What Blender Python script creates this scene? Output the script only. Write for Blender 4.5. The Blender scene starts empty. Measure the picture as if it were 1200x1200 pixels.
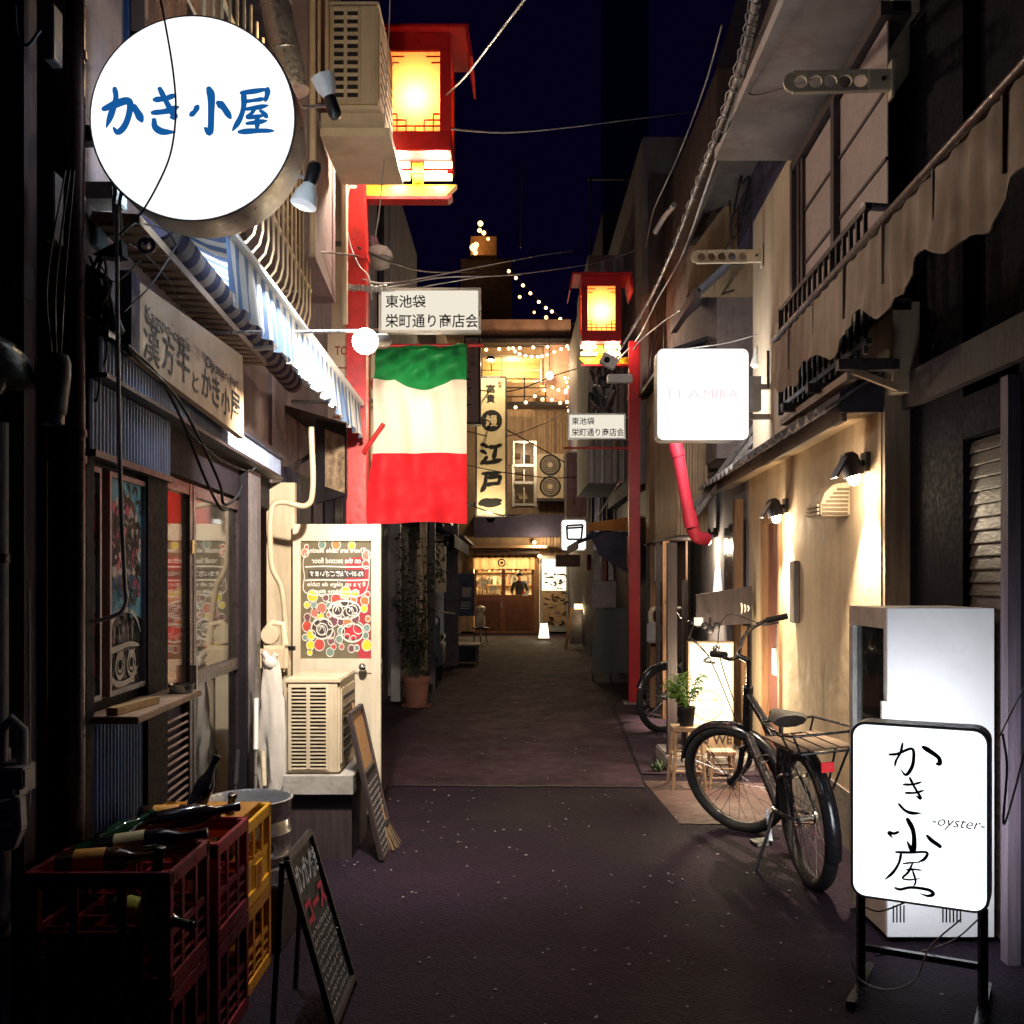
import bpy, bmesh, math, random
from mathutils import Vector, Matrix
random.seed(11)
SC = bpy.context.scene
COL = SC.collection
V = Vector

# ---------------------------------------------------------------- camera, night sky, exposure
cd = bpy.data.cameras.new('camera'); cam = bpy.data.objects.new('camera', cd); COL.objects.link(cam)
cam.location = (0, 0, 1.5); cam.rotation_euler = (math.radians(90), 0, 0)
cd.sensor_width = 36; cd.lens = 36; cd.shift_y = 80 / 1200; cd.clip_start = .05; cd.clip_end = 600
SC.camera = cam
SC.render.resolution_x = SC.render.resolution_y = 1024
wd = bpy.data.worlds.new('World'); SC.world = wd; wd.use_nodes = True
bg = wd.node_tree.nodes['Background']
bg.inputs[0].default_value = (.16, .07, 1.0, 1); bg.inputs[1].default_value = .0068
SC.view_settings.view_transform = 'Standard'; SC.view_settings.look = 'None'
SC.view_settings.exposure = 0; SC.view_settings.gamma = 1; SC.view_settings.use_curve_mapping = False
SC.cycles.use_denoising = True
SC.cycles.max_bounces = 7; SC.cycles.diffuse_bounces = 3; SC.cycles.glossy_bounces = 3
SC.cycles.transmission_bounces = 4; SC.cycles.transparent_max_bounces = 10
SC.cycles.sample_clamp_indirect = 4; SC.cycles.caustics_reflective = False; SC.cycles.caustics_refractive = False

# ---------------------------------------------------------------- picture -> place (the alley's own measured depths)
def P(px, py, y): return V(((px - 600) * y / 1200, y, 1.5 - (py - 680) * y / 1200))
def FL(y): return -1.35 - .0536 * (y - 3.2)              # line of the left shop front
def WR(y): return 1.86 + .045 * (y - 5.2)                # line of the right house front
def PL(px, py, out=0): return P(px, py, (-1.1785 + out) / ((px - 600) / 1200 + .0536))
def PR(px, py, out=0): return P(px, py, (1.626 - out) / ((px - 600) / 1200 - .045))
def PX(px, py, x): return P(px, py, x * 1200 / (px - 600))

# ---------------------------------------------------------------- mesh builder
class MB:
    def __init__(s): s.v = []; s.f = []
    def add(s, vs, fs):
        n = len(s.v); s.v += [V(v) for v in vs]; s.f += [tuple(i + n for i in f) for f in fs]; return s
    def obox(s, c, ux, uy, uz):
        c, ux, uy, uz = V(c), V(ux), V(uy), V(uz)
        vs = [c + a * ux + b * uy + d * uz for d in (-1, 1) for b in (-1, 1) for a in (-1, 1)]
        return s.add(vs, [(0, 2, 3, 1), (4, 5, 7, 6), (0, 1, 5, 4), (2, 6, 7, 3), (0, 4, 6, 2), (1, 3, 7, 5)])
    def box(s, x0, x1, y0, y1, z0, z1):
        return s.obox(((x0 + x1) / 2, (y0 + y1) / 2, (z0 + z1) / 2), ((x1 - x0) / 2, 0, 0), (0, (y1 - y0) / 2, 0), (0, 0, (z1 - z0) / 2))
    def prism(s, poly, vec):
        n = len(poly); vec = V(vec); p = [V(q) for q in poly]
        fs = [tuple(range(n))[::-1], tuple(range(n, 2 * n))] + [(i, (i + 1) % n, n + (i + 1) % n, n + i) for i in range(n)]
        return s.add(p + [q + vec for q in p], fs)
    def bar(s, a, b, w, h=None, up=(0, 0, 1)):
        a, b = V(a), V(b); d = b - a
        if d.length < 1e-6: return s
        h = h or w; u = V(up); sd = d.cross(u)
        if sd.length < 1e-5: sd = d.cross(V((1, 0, 0)))
        sd.normalize(); uu = sd.cross(d).normalized()
        return s.obox((a + b) / 2, d / 2, sd * w / 2, uu * h / 2)
    def tube(s, pts, r, n=8, cap=True, radii=None, closed=False):
        pts = [V(p) for p in pts]; m = len(pts); vs = []; prev = None
        for i, p in enumerate(pts):
            a = pts[i - 1] if (i or closed) else p; b = pts[(i + 1) % m] if (i < m - 1 or closed) else p
            t = (b - a); t = t.normalized() if t.length > 1e-9 else V((0, 0, 1))
            if prev is None:
                e = t.cross(V((0, 0, 1)));
                if e.length < .05: e = t.cross(V((1, 0, 0)))
            else: e = prev - t * prev.dot(t)
            e.normalize(); prev = e; g = t.cross(e); rr = radii[i] if radii else r
            vs += [p + (e * math.cos(k * 2 * math.pi / n) + g * math.sin(k * 2 * math.pi / n)) * rr for k in range(n)]
        fs = []
        for i in range(m if closed else m - 1):
            j = (i + 1) % m
            fs += [(i * n + k, i * n + (k + 1) % n, j * n + (k + 1) % n, j * n + k) for k in range(n)]
        if cap and not closed: fs += [tuple(range(n))[::-1], tuple((m - 1) * n + k for k in range(n))]
        return s.add(vs, fs)
    def lathe(s, prof, n=24, c=(0, 0, 0), ax=(0, 0, 1)):
        c = V(c); ax = V(ax).normalized(); e = ax.cross(V((1, 0, 0)))
        if e.length < .1: e = ax.cross(V((0, 1, 0)))
        e.normalize(); g = ax.cross(e); vs = []
        for r, z in prof:
            vs += [c + ax * z + (e * math.cos(k * 2 * math.pi / n) + g * math.sin(k * 2 * math.pi / n)) * max(r, 1e-5) for k in range(n)]
        fs = [(i * n + k, i * n + (k + 1) % n, (i + 1) * n + (k + 1) % n, (i + 1) * n + k) for i in range(len(prof) - 1) for k in range(n)]
        fs += [tuple(range(n))[::-1], tuple((len(prof) - 1) * n + k for k in range(n))]
        return s.add(vs, fs)
    def ball(s, c, r, n=12, m=7, sc=(1, 1, 1)):
        c = V(c); vs = []
        for i in range(m + 1):
            t = math.pi * i / m
            for k in range(n):
                a = 2 * math.pi * k / n; q = max(math.sin(t), 1e-4)
                vs.append(c + V((q * math.cos(a) * r * sc[0], q * math.sin(a) * r * sc[1], math.cos(t) * r * sc[2])))
        return s.add(vs, [(i * n + k, (i + 1) * n + k, (i + 1) * n + (k + 1) % n, i * n + (k + 1) % n) for i in range(m) for k in range(n)])
    def ring(s, c, ax, R, r, n=40, m=8, a0=0, a1=None, e0=None):
        c = V(c); ax = V(ax).normalized(); e = V(e0) if e0 else ax.cross(V((0, 0, 1)))
        if e.length < .1: e = ax.cross(V((1, 0, 0)))
        e = (e - ax * e.dot(ax)).normalized(); g = ax.cross(e)
        full = a1 is None; a1 = 2 * math.pi if full else a1; k = n if full else n + 1
        return s.tube([c + (e * math.cos(a0 + (a1 - a0) * i / n) + g * math.sin(a0 + (a1 - a0) * i / n)) * R for i in range(k)], r, m, True, None, full)
    def corr(s, o, u, L, v, H, nrm, amp=.008, pitch=.03, t=.004):
        """corrugated sheet metal: o corner, u along, v up"""
        o, u, v, nrm = V(o), V(u).normalized(), V(v).normalized(), V(nrm).normalized()
        k = max(4, int(L / pitch * 4)); fr = []
        for i in range(k + 1):
            w = (0, 1, 1, 0)[i % 4] * amp; fr.append(o + u * (L * i / k) + nrm * w)
        bk = [p - nrm * t for p in fr][::-1]
        return s.prism(fr + bk, v * H)
    def tilted(s, c, wx, wy, wz, rot):
        m = Matrix.Rotation(rot[2], 3, 'Z') @ Matrix.Rotation(rot[1], 3, 'Y') @ Matrix.Rotation(rot[0], 3, 'X')
        return s.obox(c, m @ V((wx / 2, 0, 0)), m @ V((0, wy / 2, 0)), m @ V((0, 0, wz / 2)))

def rrect(o, ux, uy, w, h, r, n=5):
    o, ux, uy = V(o), V(ux), V(uy); out = []
    for cx, cy, a in ((w / 2 - r, h / 2 - r, 0), (-w / 2 + r, h / 2 - r, 90), (-w / 2 + r, -h / 2 + r, 180), (w / 2 - r, -h / 2 + r, 270)):
        for i in range(n + 1):
            t = math.radians(a + 90 * i / n); out.append(o + ux * (cx + r * math.cos(t)) + uy * (cy + r * math.sin(t)))
    return out

# ---------------------------------------------------------------- objects, labels
ORG = {}
def props(o, label=None, cat=None, group=None, kind=None):
    if label: o['label'] = label
    if cat: o['category'] = cat
    if group: o['group'] = group
    if kind: o['kind'] = kind
    return o
def thing(name, label, cat, base, group=None):
    o = bpy.data.objects.new(name, None); COL.objects.link(o); o.location = V(base); o.empty_display_size = .1
    ORG[o] = V(base); return props(o, label, cat, group)
def obj(name, mb, mat, parent=None, smooth=None, bevel=0, label=None, cat=None, group=None, kind=None):
    if parent is not None: org = ORG[parent]
    else:
        xs = [v.x for v in mb.v]; ys = [v.y for v in mb.v]; zs = [v.z for v in mb.v]
        org = V(((min(xs) + max(xs)) / 2, (min(ys) + max(ys)) / 2, min(zs)))
    me = bpy.data.meshes.new(name); me.from_pydata([v - org for v in mb.v], [], mb.f)
    bm = bmesh.new(); bm.from_mesh(me); bmesh.ops.recalc_face_normals(bm, faces=bm.faces)
    if bevel: bmesh.ops.bevel(bm, geom=list(bm.edges), offset=bevel, segments=2, affect='EDGES', clamp_overlap=True)
    bm.to_mesh(me); bm.free()
    if smooth:
        me.polygons.foreach_set('use_smooth', [True] * len(me.polygons)); me.set_sharp_from_angle(angle=math.radians(smooth if smooth > 1 else 40))
    if mat: me.materials.append(mat)
    o = bpy.data.objects.new(name, me); COL.objects.link(o)
    if parent is not None: o.parent = parent
    else: o.location = org
    ORG[o] = org
    return props(o, label, cat, group, kind)
def one(name, mb, mat, label, cat, **k): return obj(name, mb, mat, None, label=label, cat=cat, **k)
def struct(name, mb, mat, **k): return obj(name, mb, mat, None, kind='structure', **k)
def copy_thing(o, loc=None, rz=None, parent=None, label=None, scale=None):
    c = o.copy(); COL.objects.link(c); c.parent = parent; ORG[c] = V(loc) if loc is not None else ORG[o]
    if loc is not None: c.location = loc
    if rz is not None: c.rotation_euler = (0, 0, rz)
    if scale: c.scale = scale
    if label: c['label'] = label
    for ch in list(o.children): copy_thing(ch, parent=c)
    return c
def piece(src, parent, loc, name=None, rot=None, scale=None):
    """another small piece sharing src's mesh, child of parent"""
    c = bpy.data.objects.new(name or src.name.split('.')[0], src.data); COL.objects.link(c); c.parent = parent; c.location = V(loc) - ORG[parent] if parent else loc
    if rot: c.rotation_euler = rot
    if scale: c.scale = scale
    ORG[c] = V(loc); return c
def lamp(name, loc, power, col, r=.03, kind='POINT', parent=None, direction=None, spot=90, blend=.5):
    l = bpy.data.lights.new(name, kind); l.energy = power; l.color = col; l.shadow_soft_size = r
    o = bpy.data.objects.new(name, l); COL.objects.link(o)
    if kind == 'SPOT': l.spot_size = math.radians(spot); l.spot_blend = blend
    o.location = V(loc) - (ORG[parent] if parent else V((0, 0, 0))); o.parent = parent
    if direction is not None: o.rotation_euler = V(direction).to_track_quat('-Z', 'Y').to_euler()
    return o

# ---------------------------------------------------------------- materials (all procedural)
MC = {}
def _new(name):
    m = bpy.data.materials.new(name); m.use_nodes = True; nt = m.node_tree; nt.nodes.clear()
    out = nt.nodes.new('ShaderNodeOutputMaterial'); return m, nt, out
def _n(nt, t, **k):
    n = nt.nodes.new(t)
    for a, b in k.items(): setattr(n, a, b)
    return n
def M(name, col, rough=.65, metal=0., var=.3, scale=7., bump=.15, streak=0., spec=.4, dirt=None, dscale=2.5, damt=.5, trans=0., coat=0., grain=None, rnd=.12):
    if name in MC: return MC[name]
    m, nt, out = _new(name); L = nt.links.new
    b = _n(nt, 'ShaderNodeBsdfPrincipled'); L(b.outputs[0], out.inputs[0])
    tc = _n(nt, 'ShaderNodeTexCoord'); oi = _n(nt, 'ShaderNodeObjectInfo')
    mp = _n(nt, 'ShaderNodeMapping'); L(tc.outputs['Object'], mp.inputs[0])
    off = _n(nt, 'ShaderNodeVectorMath', operation='SCALE'); cb = _n(nt, 'ShaderNodeCombineXYZ')
    for i in range(3): L(oi.outputs['Random'], cb.inputs[i])
    L(cb.outputs[0], off.inputs[0]); off.inputs['Scale'].default_value = 37; L(off.outputs[0], mp.inputs[1])
    if grain: mp.inputs['Scale'].default_value = grain
    n1 = _n(nt, 'ShaderNodeTexNoise'); n1.inputs['Scale'].default_value = scale; n1.inputs['Detail'].default_value = 6; n1.inputs['Roughness'].default_value = .62
    L(mp.outputs[0], n1.inputs[0])
    cr = _n(nt, 'ShaderNodeMapRange'); cr.inputs[1].default_value = .3; cr.inputs[2].default_value = .7; cr.inputs[3].default_value = 1 - var; cr.inputs[4].default_value = 1 + var * .6
    L(n1.outputs[0], cr.inputs[0])
    rr = _n(nt, 'ShaderNodeMapRange'); rr.inputs[3].default_value = 1 - rnd; rr.inputs[4].default_value = 1 + rnd; L(oi.outputs['Random'], rr.inputs[0])
    mm = _n(nt, 'ShaderNodeMath', operation='MULTIPLY'); L(cr.outputs[0], mm.inputs[0]); L(rr.outputs[0], mm.inputs[1])
    sc = _n(nt, 'ShaderNodeVectorMath', operation='SCALE'); sc.inputs[0].default_value = col; L(mm.outputs[0], sc.inputs['Scale'])
    colo = sc.outputs[0]
    if dirt or streak:
        mp2 = _n(nt, 'ShaderNodeMapping'); L(tc.outputs['Object'], mp2.inputs[0]); L(off.outputs[0], mp2.inputs[1])
        if streak: mp2.inputs['Scale'].default_value = (1, 1, .13)
        n2 = _n(nt, 'ShaderNodeTexNoise'); n2.inputs['Scale'].default_value = dscale * (3 if streak else 1); n2.inputs['Detail'].default_value = 8; n2.inputs['Roughness'].default_value = .7
        L(mp2.outputs[0], n2.inputs[0])
        r2 = _n(nt, 'ShaderNodeMapRange'); r2.inputs[1].default_value = .48; r2.inputs[2].default_value = .68; r2.inputs[4].default_value = max(damt, streak)
        L(n2.outputs[0], r2.inputs[0])
        mx = _n(nt, 'ShaderNodeMix', data_type='RGBA'); L(r2.outputs[0], mx.inputs[0]); L(colo, mx.inputs[6])
        mx.inputs[7].default_value = (*(dirt or tuple(c * .35 for c in col)), 1); colo = mx.outputs[2]
    L(colo, b.inputs['Base Color'])
    n3 = _n(nt, 'ShaderNodeTexNoise'); n3.inputs['Scale'].default_value = scale * 5; n3.inputs['Detail'].default_value = 5; L(mp.outputs[0], n3.inputs[0])
    r3 = _n(nt, 'ShaderNodeMapRange'); r3.inputs[1].default_value = .3; r3.inputs[2].default_value = .7; r3.inputs[3].default_value = max(.03, rough - .12); r3.inputs[4].default_value = min(1, rough + .12)
    L(n3.outputs[0], r3.inputs[0]); L(r3.outputs[0], b.inputs['Roughness'])
    b.inputs['Metallic'].default_value = metal; b.inputs['Specular IOR Level'].default_value = spec
    if coat: b.inputs['Coat Weight'].default_value = coat
    if bump:
        bp = _n(nt, 'ShaderNodeBump'); bp.inputs['Strength'].default_value = bump; bp.inputs['Distance'].default_value = .02
        L(n3.outputs[0], bp.inputs['Height']); L(bp.outputs[0], b.inputs['Normal'])
    if trans:
        tr = _n(nt, 'ShaderNodeBsdfTranslucent'); L(colo, tr.inputs[0]); ms = _n(nt, 'ShaderNodeMixShader'); ms.inputs[0].default_value = trans
        L(b.outputs[0], ms.inputs[1]); L(tr.outputs[0], ms.inputs[2]); L(ms.outputs[0], out.inputs[0])
    MC[name] = m; return m
def EM(name, col, strength):
    if name in MC: return MC[name]
    m, nt, out = _new(name); e = _n(nt, 'ShaderNodeEmission'); e.inputs[0].default_value = (*col, 1); e.inputs[1].default_value = strength
    nt.links.new(e.outputs[0], out.inputs[0]); MC[name] = m; return m
def GL(name, tint=(.85, .9, .9), refl=1.0, rough=.02, dust=.03):
    if name in MC: return MC[name]
    m, nt, out = _new(name); L = nt.links.new
    t = _n(nt, 'ShaderNodeBsdfTransparent'); t.inputs[0].default_value = (*tint, 1)
    g = _n(nt, 'ShaderNodeBsdfGlossy'); g.inputs['Roughness'].default_value = rough
    f = _n(nt, 'ShaderNodeFresnel'); f.inputs[0].default_value = 1.5
    k = _n(nt, 'ShaderNodeMath', operation='MULTIPLY'); k.inputs[1].default_value = refl; k.use_clamp = True; L(f.outputs[0], k.inputs[0])
    mx = _n(nt, 'ShaderNodeMixShader'); L(k.outputs[0], mx.inputs[0]); L(t.outputs[0], mx.inputs[1]); L(g.outputs[0], mx.inputs[2])
    d = _n(nt, 'ShaderNodeBsdfDiffuse'); d.inputs[0].default_value = (.5, .47, .42, 1)
    n = _n(nt, 'ShaderNodeTexNoise'); n.inputs['Scale'].default_value = 3; n.inputs['Detail'].default_value = 6
    r = _n(nt, 'ShaderNodeMapRange'); r.inputs[1].default_value = .35; r.inputs[2].default_value = .75; r.inputs[3].default_value = dust * .3; r.inputs[4].default_value = dust * 2
    L(n.outputs[0], r.inputs[0]); m2 = _n(nt, 'ShaderNodeMixShader'); L(r.outputs[0], m2.inputs[0]); L(mx.outputs[0], m2.inputs[1]); L(d.outputs[0], m2.inputs[2])
    L(m2.outputs[0], out.inputs[0]); MC[name] = m; return m

PLASTER = M('cream_plaster', (.54, .41, .27), .85, var=.16, scale=2.2, bump=.25, streak=.4, dirt=(.28, .19, .13), dscale=1.4)
PLASTER_GREY = M('grey_plaster', (.30, .28, .30), .88, var=.25, scale=2, bump=.3, streak=.5, dscale=1.2)
PLASTER_PINK = M('mauve_plaster', (.25, .19, .19), .85, var=.25, scale=1.7, bump=.3, streak=.5, dscale=1.1)
CONCRETE = M('stained_concrete', (.24, .21, .20), .9, var=.35, scale=3, bump=.4, streak=.5, dscale=1.5)
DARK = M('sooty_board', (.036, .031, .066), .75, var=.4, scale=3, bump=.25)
DARKWOOD = M('dark_stained_wood', (.045, .032, .034), .55, var=.45, scale=4, bump=.25, grain=(6, 6, .5))
WOOD = M('worn_wood', (.28, .15, .075), .65, var=.45, scale=4, bump=.25, grain=(6, 6, .6))
PALEWOOD = M('pale_weathered_wood', (.30, .19, .115), .7, var=.4, scale=4, bump=.25, grain=(1, 7, 7))
BLUECORR = M('blue_grey_sheet', (.32, .40, .62), .6, metal=.1, var=.3, scale=3, bump=.1, streak=.4, dscale=1.5)
BROWNCORR = M('tan_sheet', (.30, .20, .12), .45, metal=.25, var=.3, scale=3, bump=.1, streak=.5, dscale=1.2)
RUST = M('rusted_sheet', (.25, .19, .14), .75, metal=.1, var=.3, scale=1.6, bump=.2, streak=.8, dirt=(.075, .035, .022), dscale=1.0)
RED = M('red_enamel', (.55, .018, .02), .38, var=.16, scale=5, bump=.05, spec=.5, dirt=(.14, .012, .012), damt=.6, dscale=5)
YEL = M('yellow_enamel', (.75, .36, .02), .42, var=.12, scale=5, bump=.05)
CREAM = M('cream_metal', (.55, .47, .34), .5, var=.14, scale=6, bump=.05, streak=.35, dirt=(.28, .2, .12), dscale=1.7)
WHITE = M('white_paint', (.74, .74, .72), .5, var=.08, scale=5, bump=.04)
WHITEC = M('white_cabinet_paint', (.78, .78, .80), .35, var=.04, scale=2, bump=.01, dirt=(.55, .54, .55), damt=.3, dscale=1.6)
ALU = M('brushed_aluminium', (.55, .54, .52), .38, metal=.85, var=.12, scale=8, bump=.05)
STEEL = M('dull_steel', (.42, .42, .43), .32, metal=.95, var=.18, scale=9, bump=.08)
CHROME = M('worn_chrome', (.7, .7, .7), .16, metal=1, var=.1, scale=9, bump=.03)
BLACK = M('black_plastic', (.007, .007, .009), .4, var=.3, bump=.06)
BLACKP = M('black_gloss_paint', (.012, .012, .016), .22, var=.2, bump=.02, spec=.6)
RUBBER = M('tyre_rubber', (.012, .012, .013), .72, var=.3, scale=12, bump=.25)
DKMETAL = M('dark_metal', (.05, .047, .055), .45, metal=.5, var=.3, bump=.1)
PURPIPE = M('purple_brown_pipe', (.13, .075, .085), .32, metal=.2, var=.25, scale=4, bump=.06)
GREYPIPE = M('grey_pvc', (.30, .29, .31), .5, var=.2, scale=4, bump=.06)
BEIGEPIPE = M('beige_pvc', (.52, .42, .29), .5, var=.18, scale=5, bump=.06, streak=.3)
TERRA = M('terracotta', (.20, .085, .06), .85, var=.25, scale=6, bump=.2)
TILE = M('roof_tile', (.11, .095, .095), .55, var=.4, scale=6, bump=.25, rnd=.3)
CABLE = M('cable_sheath', (.03, .028, .03), .5, bump=0)
CABLE_PALE = M('pale_cable_sheath', (.42, .40, .40), .5, bump=0)
INK = M('black_ink', (.012, .012, .014), .7, bump=0, var=.1)
WHITE_INK = M('white_marker', (.80, .76, .70), .8, bump=0, var=.2)
BLUE_INK = M('blue_print', (.005, .07, .30), .6, bump=0, var=.15)
RED_INK = M('red_chalk', (.55, .03, .06), .9, bump=0, var=.3)
CHALK = M('white_chalk', (.55, .55, .58), .95, bump=0, var=.5, scale=60)
LEAF = M('leaf_green', (.11, .22, .03), .5, var=.4, scale=9, bump=.05, trans=.3)
LEAFD = M('dark_leaf', (.035, .06, .02), .55, var=.4, scale=9, bump=.05, trans=.2)
PAPER = M('pale_paper', (.62, .58, .52), .8, var=.08, bump=.02)
GLASS = GL('window_glass'); GLASS_DK = GL('smoked_glass', (.35, .33, .36), 1.2, .03, .02)
BULBW = EM('warm_bulb', (1, .72, .38), 10); LEDW = EM('string_bulb', (1, .55, .2), 14)

# ---------------------------------------------------------------- lettering and brush strokes
def text(body, w, h, o, ux, uy, mat, parent, bold=0., name='lettering', up=.003, keep=True, align='C', shear=0):
    """flat printed lettering; o = centre, ux/uy unit directions, fits into w x h"""
    c = bpy.data.curves.new('t', 'FONT'); c.body = body; c.size = 1; c.resolution_u = 2; c.offset = bold; c.shear = shear
    c.align_x = 'LEFT'; c.space_line = 1.0
    t = bpy.data.objects.new('t', c); me = bpy.data.meshes.new_from_object(t)
    xs = [v.co.x for v in me.vertices]; ys = [v.co.y for v in me.vertices]
    x0, x1, y0, y1 = min(xs), max(xs), min(ys), max(ys)
    sx, sy = w / (x1 - x0), h / (y1 - y0)
    if keep: sx = sy = min(sx, sy)
    o, ux, uy = V(o), V(ux), V(uy); n = ux.cross(uy).normalized()
    if align == 'L': o = o + ux * ((x1 - x0) * sx / 2)
    mb = MB(); mb.add([o + ux * ((v.co.x - (x0 + x1) / 2) * sx) + uy * ((v.co.y - (y0 + y1) / 2) * sy) + n * up for v in me.vertices], [tuple(p.vertices) for p in me.polygons])
    bpy.data.objects.remove(t); bpy.data.curves.remove(c); bpy.data.meshes.remove(me)
    return obj(name, mb, mat, parent)
def spline(pts, k=6):
    p = [V((*q, 0)) if len(q) == 2 else V(q) for q in pts]
    if len(p) < 3: return [p[0].lerp(p[1], i / k) for i in range(k + 1)]
    out = []; e = [p[0] * 2 - p[1]] + p + [p[-1] * 2 - p[-2]]
    for i in range(1, len(e) - 2):
        for j in range(k):
            t = j / k; a, b, c, d = e[i - 1:i + 3]
            out.append(.5 * ((2 * b) + (c - a) * t + (2 * a - 5 * b + 4 * c - d) * t * t + (3 * b - a - 3 * c + d) * t ** 3))
    return out + [p[-1]]
def ribbon(mb, pts2, wid, fr, lift=.003, k=6, taper=True, closed=False):
    """a brush stroke: pts2 in picture units of the sign, wid the full width, fr maps (x, y, lift) into the place"""
    s = spline(list(pts2) + ([pts2[0]] if closed else []), k); m = len(s); vs = []
    for i, p in enumerate(s):
        d = s[min(i + 1, m - 1)] - s[max(i - 1, 0)]; d = d.normalized() if d.length else V((1, 0, 0)); nn = V((-d.y, d.x, 0))
        t = i / (m - 1); w = wid * ((1 + .12 * math.sin(t * 7 + wid)) * (1 - .8 * max(0, (t - .7) / .3) ** 2) * (.72 + .28 * min(1, t / .12)) if taper else 1) / 2
        a, b = p + nn * w, p - nn * w; vs += [fr(a.x, a.y, lift), fr(b.x, b.y, lift)]
    mb.add(vs, [(2 * i, 2 * i + 1, 2 * i + 3, 2 * i + 2) for i in range(m - 1)])
    if taper and wid > 6: blob(mb, s[0].x, s[0].y, wid * .4, wid * .36, fr, lift + 4e-5, 10)
def blob(mb, cx, cy, rx, ry, fr, lift=.002, n=18, wob=0.):
    mb.add([fr(cx + rx * math.cos(2 * math.pi * i / n) * (1 + wob * math.sin(3 * i + cx)), cy + ry * math.sin(2 * math.pi * i / n) * (1 + wob * math.cos(2 * i + cy)), lift) for i in range(n)], [tuple(range(n))])
def frame2(o, ux, uy, ox=0, oy=0, s=1.):
    """picture units (x right, y down) relative to (ox, oy) -> place, scaled by s"""
    o, ux, uy = V(o), V(ux).normalized(), V(uy).normalized(); n = ux.cross(uy).normalized()
    return lambda x, y, l: o + ux * ((x - ox) * s) - uy * ((y - oy) * s) + n * l
def hit(px, py, o, n):
    """where the line of sight through (px, py) meets the plane through o with normal n"""
    c = V((0, 0, 1.5)); d = V(((px - 600) / 1200, 1, (680 - py) / 1200)); return c + d * ((V(o) - c).dot(n) / d.dot(n))
def wire(name, pts, r, mat, label, group='overhead cables', sag=0., cat='cable', n=6, k=10):
    """a hanging cable through the given points"""
    p = [V(q) for q in pts]
    if len(p) == 2:
        s = [p[0].lerp(p[1], i / k) - V((0, 0, sag * 4 * (i / k) * (1 - i / k))) for i in range(k + 1)]
    else: s = spline(p, k)
    mb = MB().tube(s, r, n); return one(name, mb, mat, label, cat, group=group, smooth=60)
# ================================================================ GROUND
def ground_mat():
    m, nt, out = _new('damp_asphalt'); L = nt.links.new
    b = _n(nt, 'ShaderNodeBsdfPrincipled'); b.inputs['Specular IOR Level'].default_value = .06; L(b.outputs[0], out.inputs[0]); tc = _n(nt, 'ShaderNodeTexCoord')
    big = _n(nt, 'ShaderNodeTexNoise'); big.inputs['Scale'].default_value = .7; big.inputs['Detail'].default_value = 7; big.inputs['Roughness'].default_value = .65; L(tc.outputs['Object'], big.inputs[0])
    vo = _n(nt, 'ShaderNodeTexVoronoi'); vo.inputs['Scale'].default_value = 75; L(tc.outputs['Object'], vo.inputs[0])
    fi = _n(nt, 'ShaderNodeTexNoise'); fi.inputs['Scale'].default_value = 28; fi.inputs['Detail'].default_value = 6; fi.inputs['Roughness'].default_value = .7; L(tc.outputs['Object'], fi.inputs[0])
    r = _n(nt, 'ShaderNodeValToRGB'); r.color_ramp.elements[0].position = .32; r.color_ramp.elements[0].color = (.0070, .0045, .0090, 1); r.color_ramp.elements[1].position = .7; r.color_ramp.elements[1].color = (.022, .0135, .0235, 1); L(big.outputs[0], r.inputs[0])
    vr = _n(nt, 'ShaderNodeMapRange'); vr.inputs[1].default_value = 0; vr.inputs[2].default_value = 1; vr.inputs[3].default_value = .62; vr.inputs[4].default_value = 1.4; L(vo.outputs['Color'], vr.inputs[0])
    s = _n(nt, 'ShaderNodeVectorMath', operation='SCALE'); L(r.outputs[0], s.inputs[0]); L(vr.outputs[0], s.inputs['Scale'])
    # pale worn stones in the aggregate
    v2 = _n(nt, 'ShaderNodeTexVoronoi'); v2.inputs['Scale'].default_value = 34; L(tc.outputs['Object'], v2.inputs[0])
    c2 = _n(nt, 'ShaderNodeSeparateColor'); L(v2.outputs['Color'], c2.inputs[0])
    t2 = _n(nt, 'ShaderNodeMath', operation='GREATER_THAN'); t2.inputs[1].default_value = .984; L(c2.outputs[0], t2.inputs[0])
    t3 = _n(nt, 'ShaderNodeMath', operation='LESS_THAN'); t3.inputs[1].default_value = .28; L(v2.outputs['Distance'], t3.inputs[0])
    t4 = _n(nt, 'ShaderNodeMath', operation='MULTIPLY'); L(t2.outputs[0], t4.inputs[0]); L(t3.outputs[0], t4.inputs[1])
    mx = _n(nt, 'ShaderNodeMix', data_type='RGBA'); L(t4.outputs[0], mx.inputs[0]); L(s.outputs[0], mx.inputs[6]); mx.inputs[7].default_value = (.15, .13, .13, 1); L(mx.outputs[2], b.inputs['Base Color'])
    rr = _n(nt, 'ShaderNodeMapRange'); rr.inputs[1].default_value = .35; rr.inputs[2].default_value = .7; rr.inputs[3].default_value = .6; rr.inputs[4].default_value = .9; L(big.outputs[0], rr.inputs[0]); L(rr.outputs[0], b.inputs['Roughness'])
    ad = _n(nt, 'ShaderNodeMath', operation='ADD'); m2 = _n(nt, 'ShaderNodeMath', operation='MULTIPLY'); m2.inputs[1].default_value = .8; L(vo.outputs['Distance'], m2.inputs[0]); L(m2.outputs[0], ad.inputs[0]); L(fi.outputs[0], ad.inputs[1])
    bp = _n(nt, 'ShaderNodeBump'); bp.inputs['Strength'].default_value = .38; bp.inputs['Distance'].default_value = .012; L(ad.outputs[0], bp.inputs['Height']); L(bp.outputs[0], b.inputs['Normal'])
    return m
ASPH = ground_mat()
struct('ground', MB().box(-80, 80, -20, 160, -.3, 0), ASPH)
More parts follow.
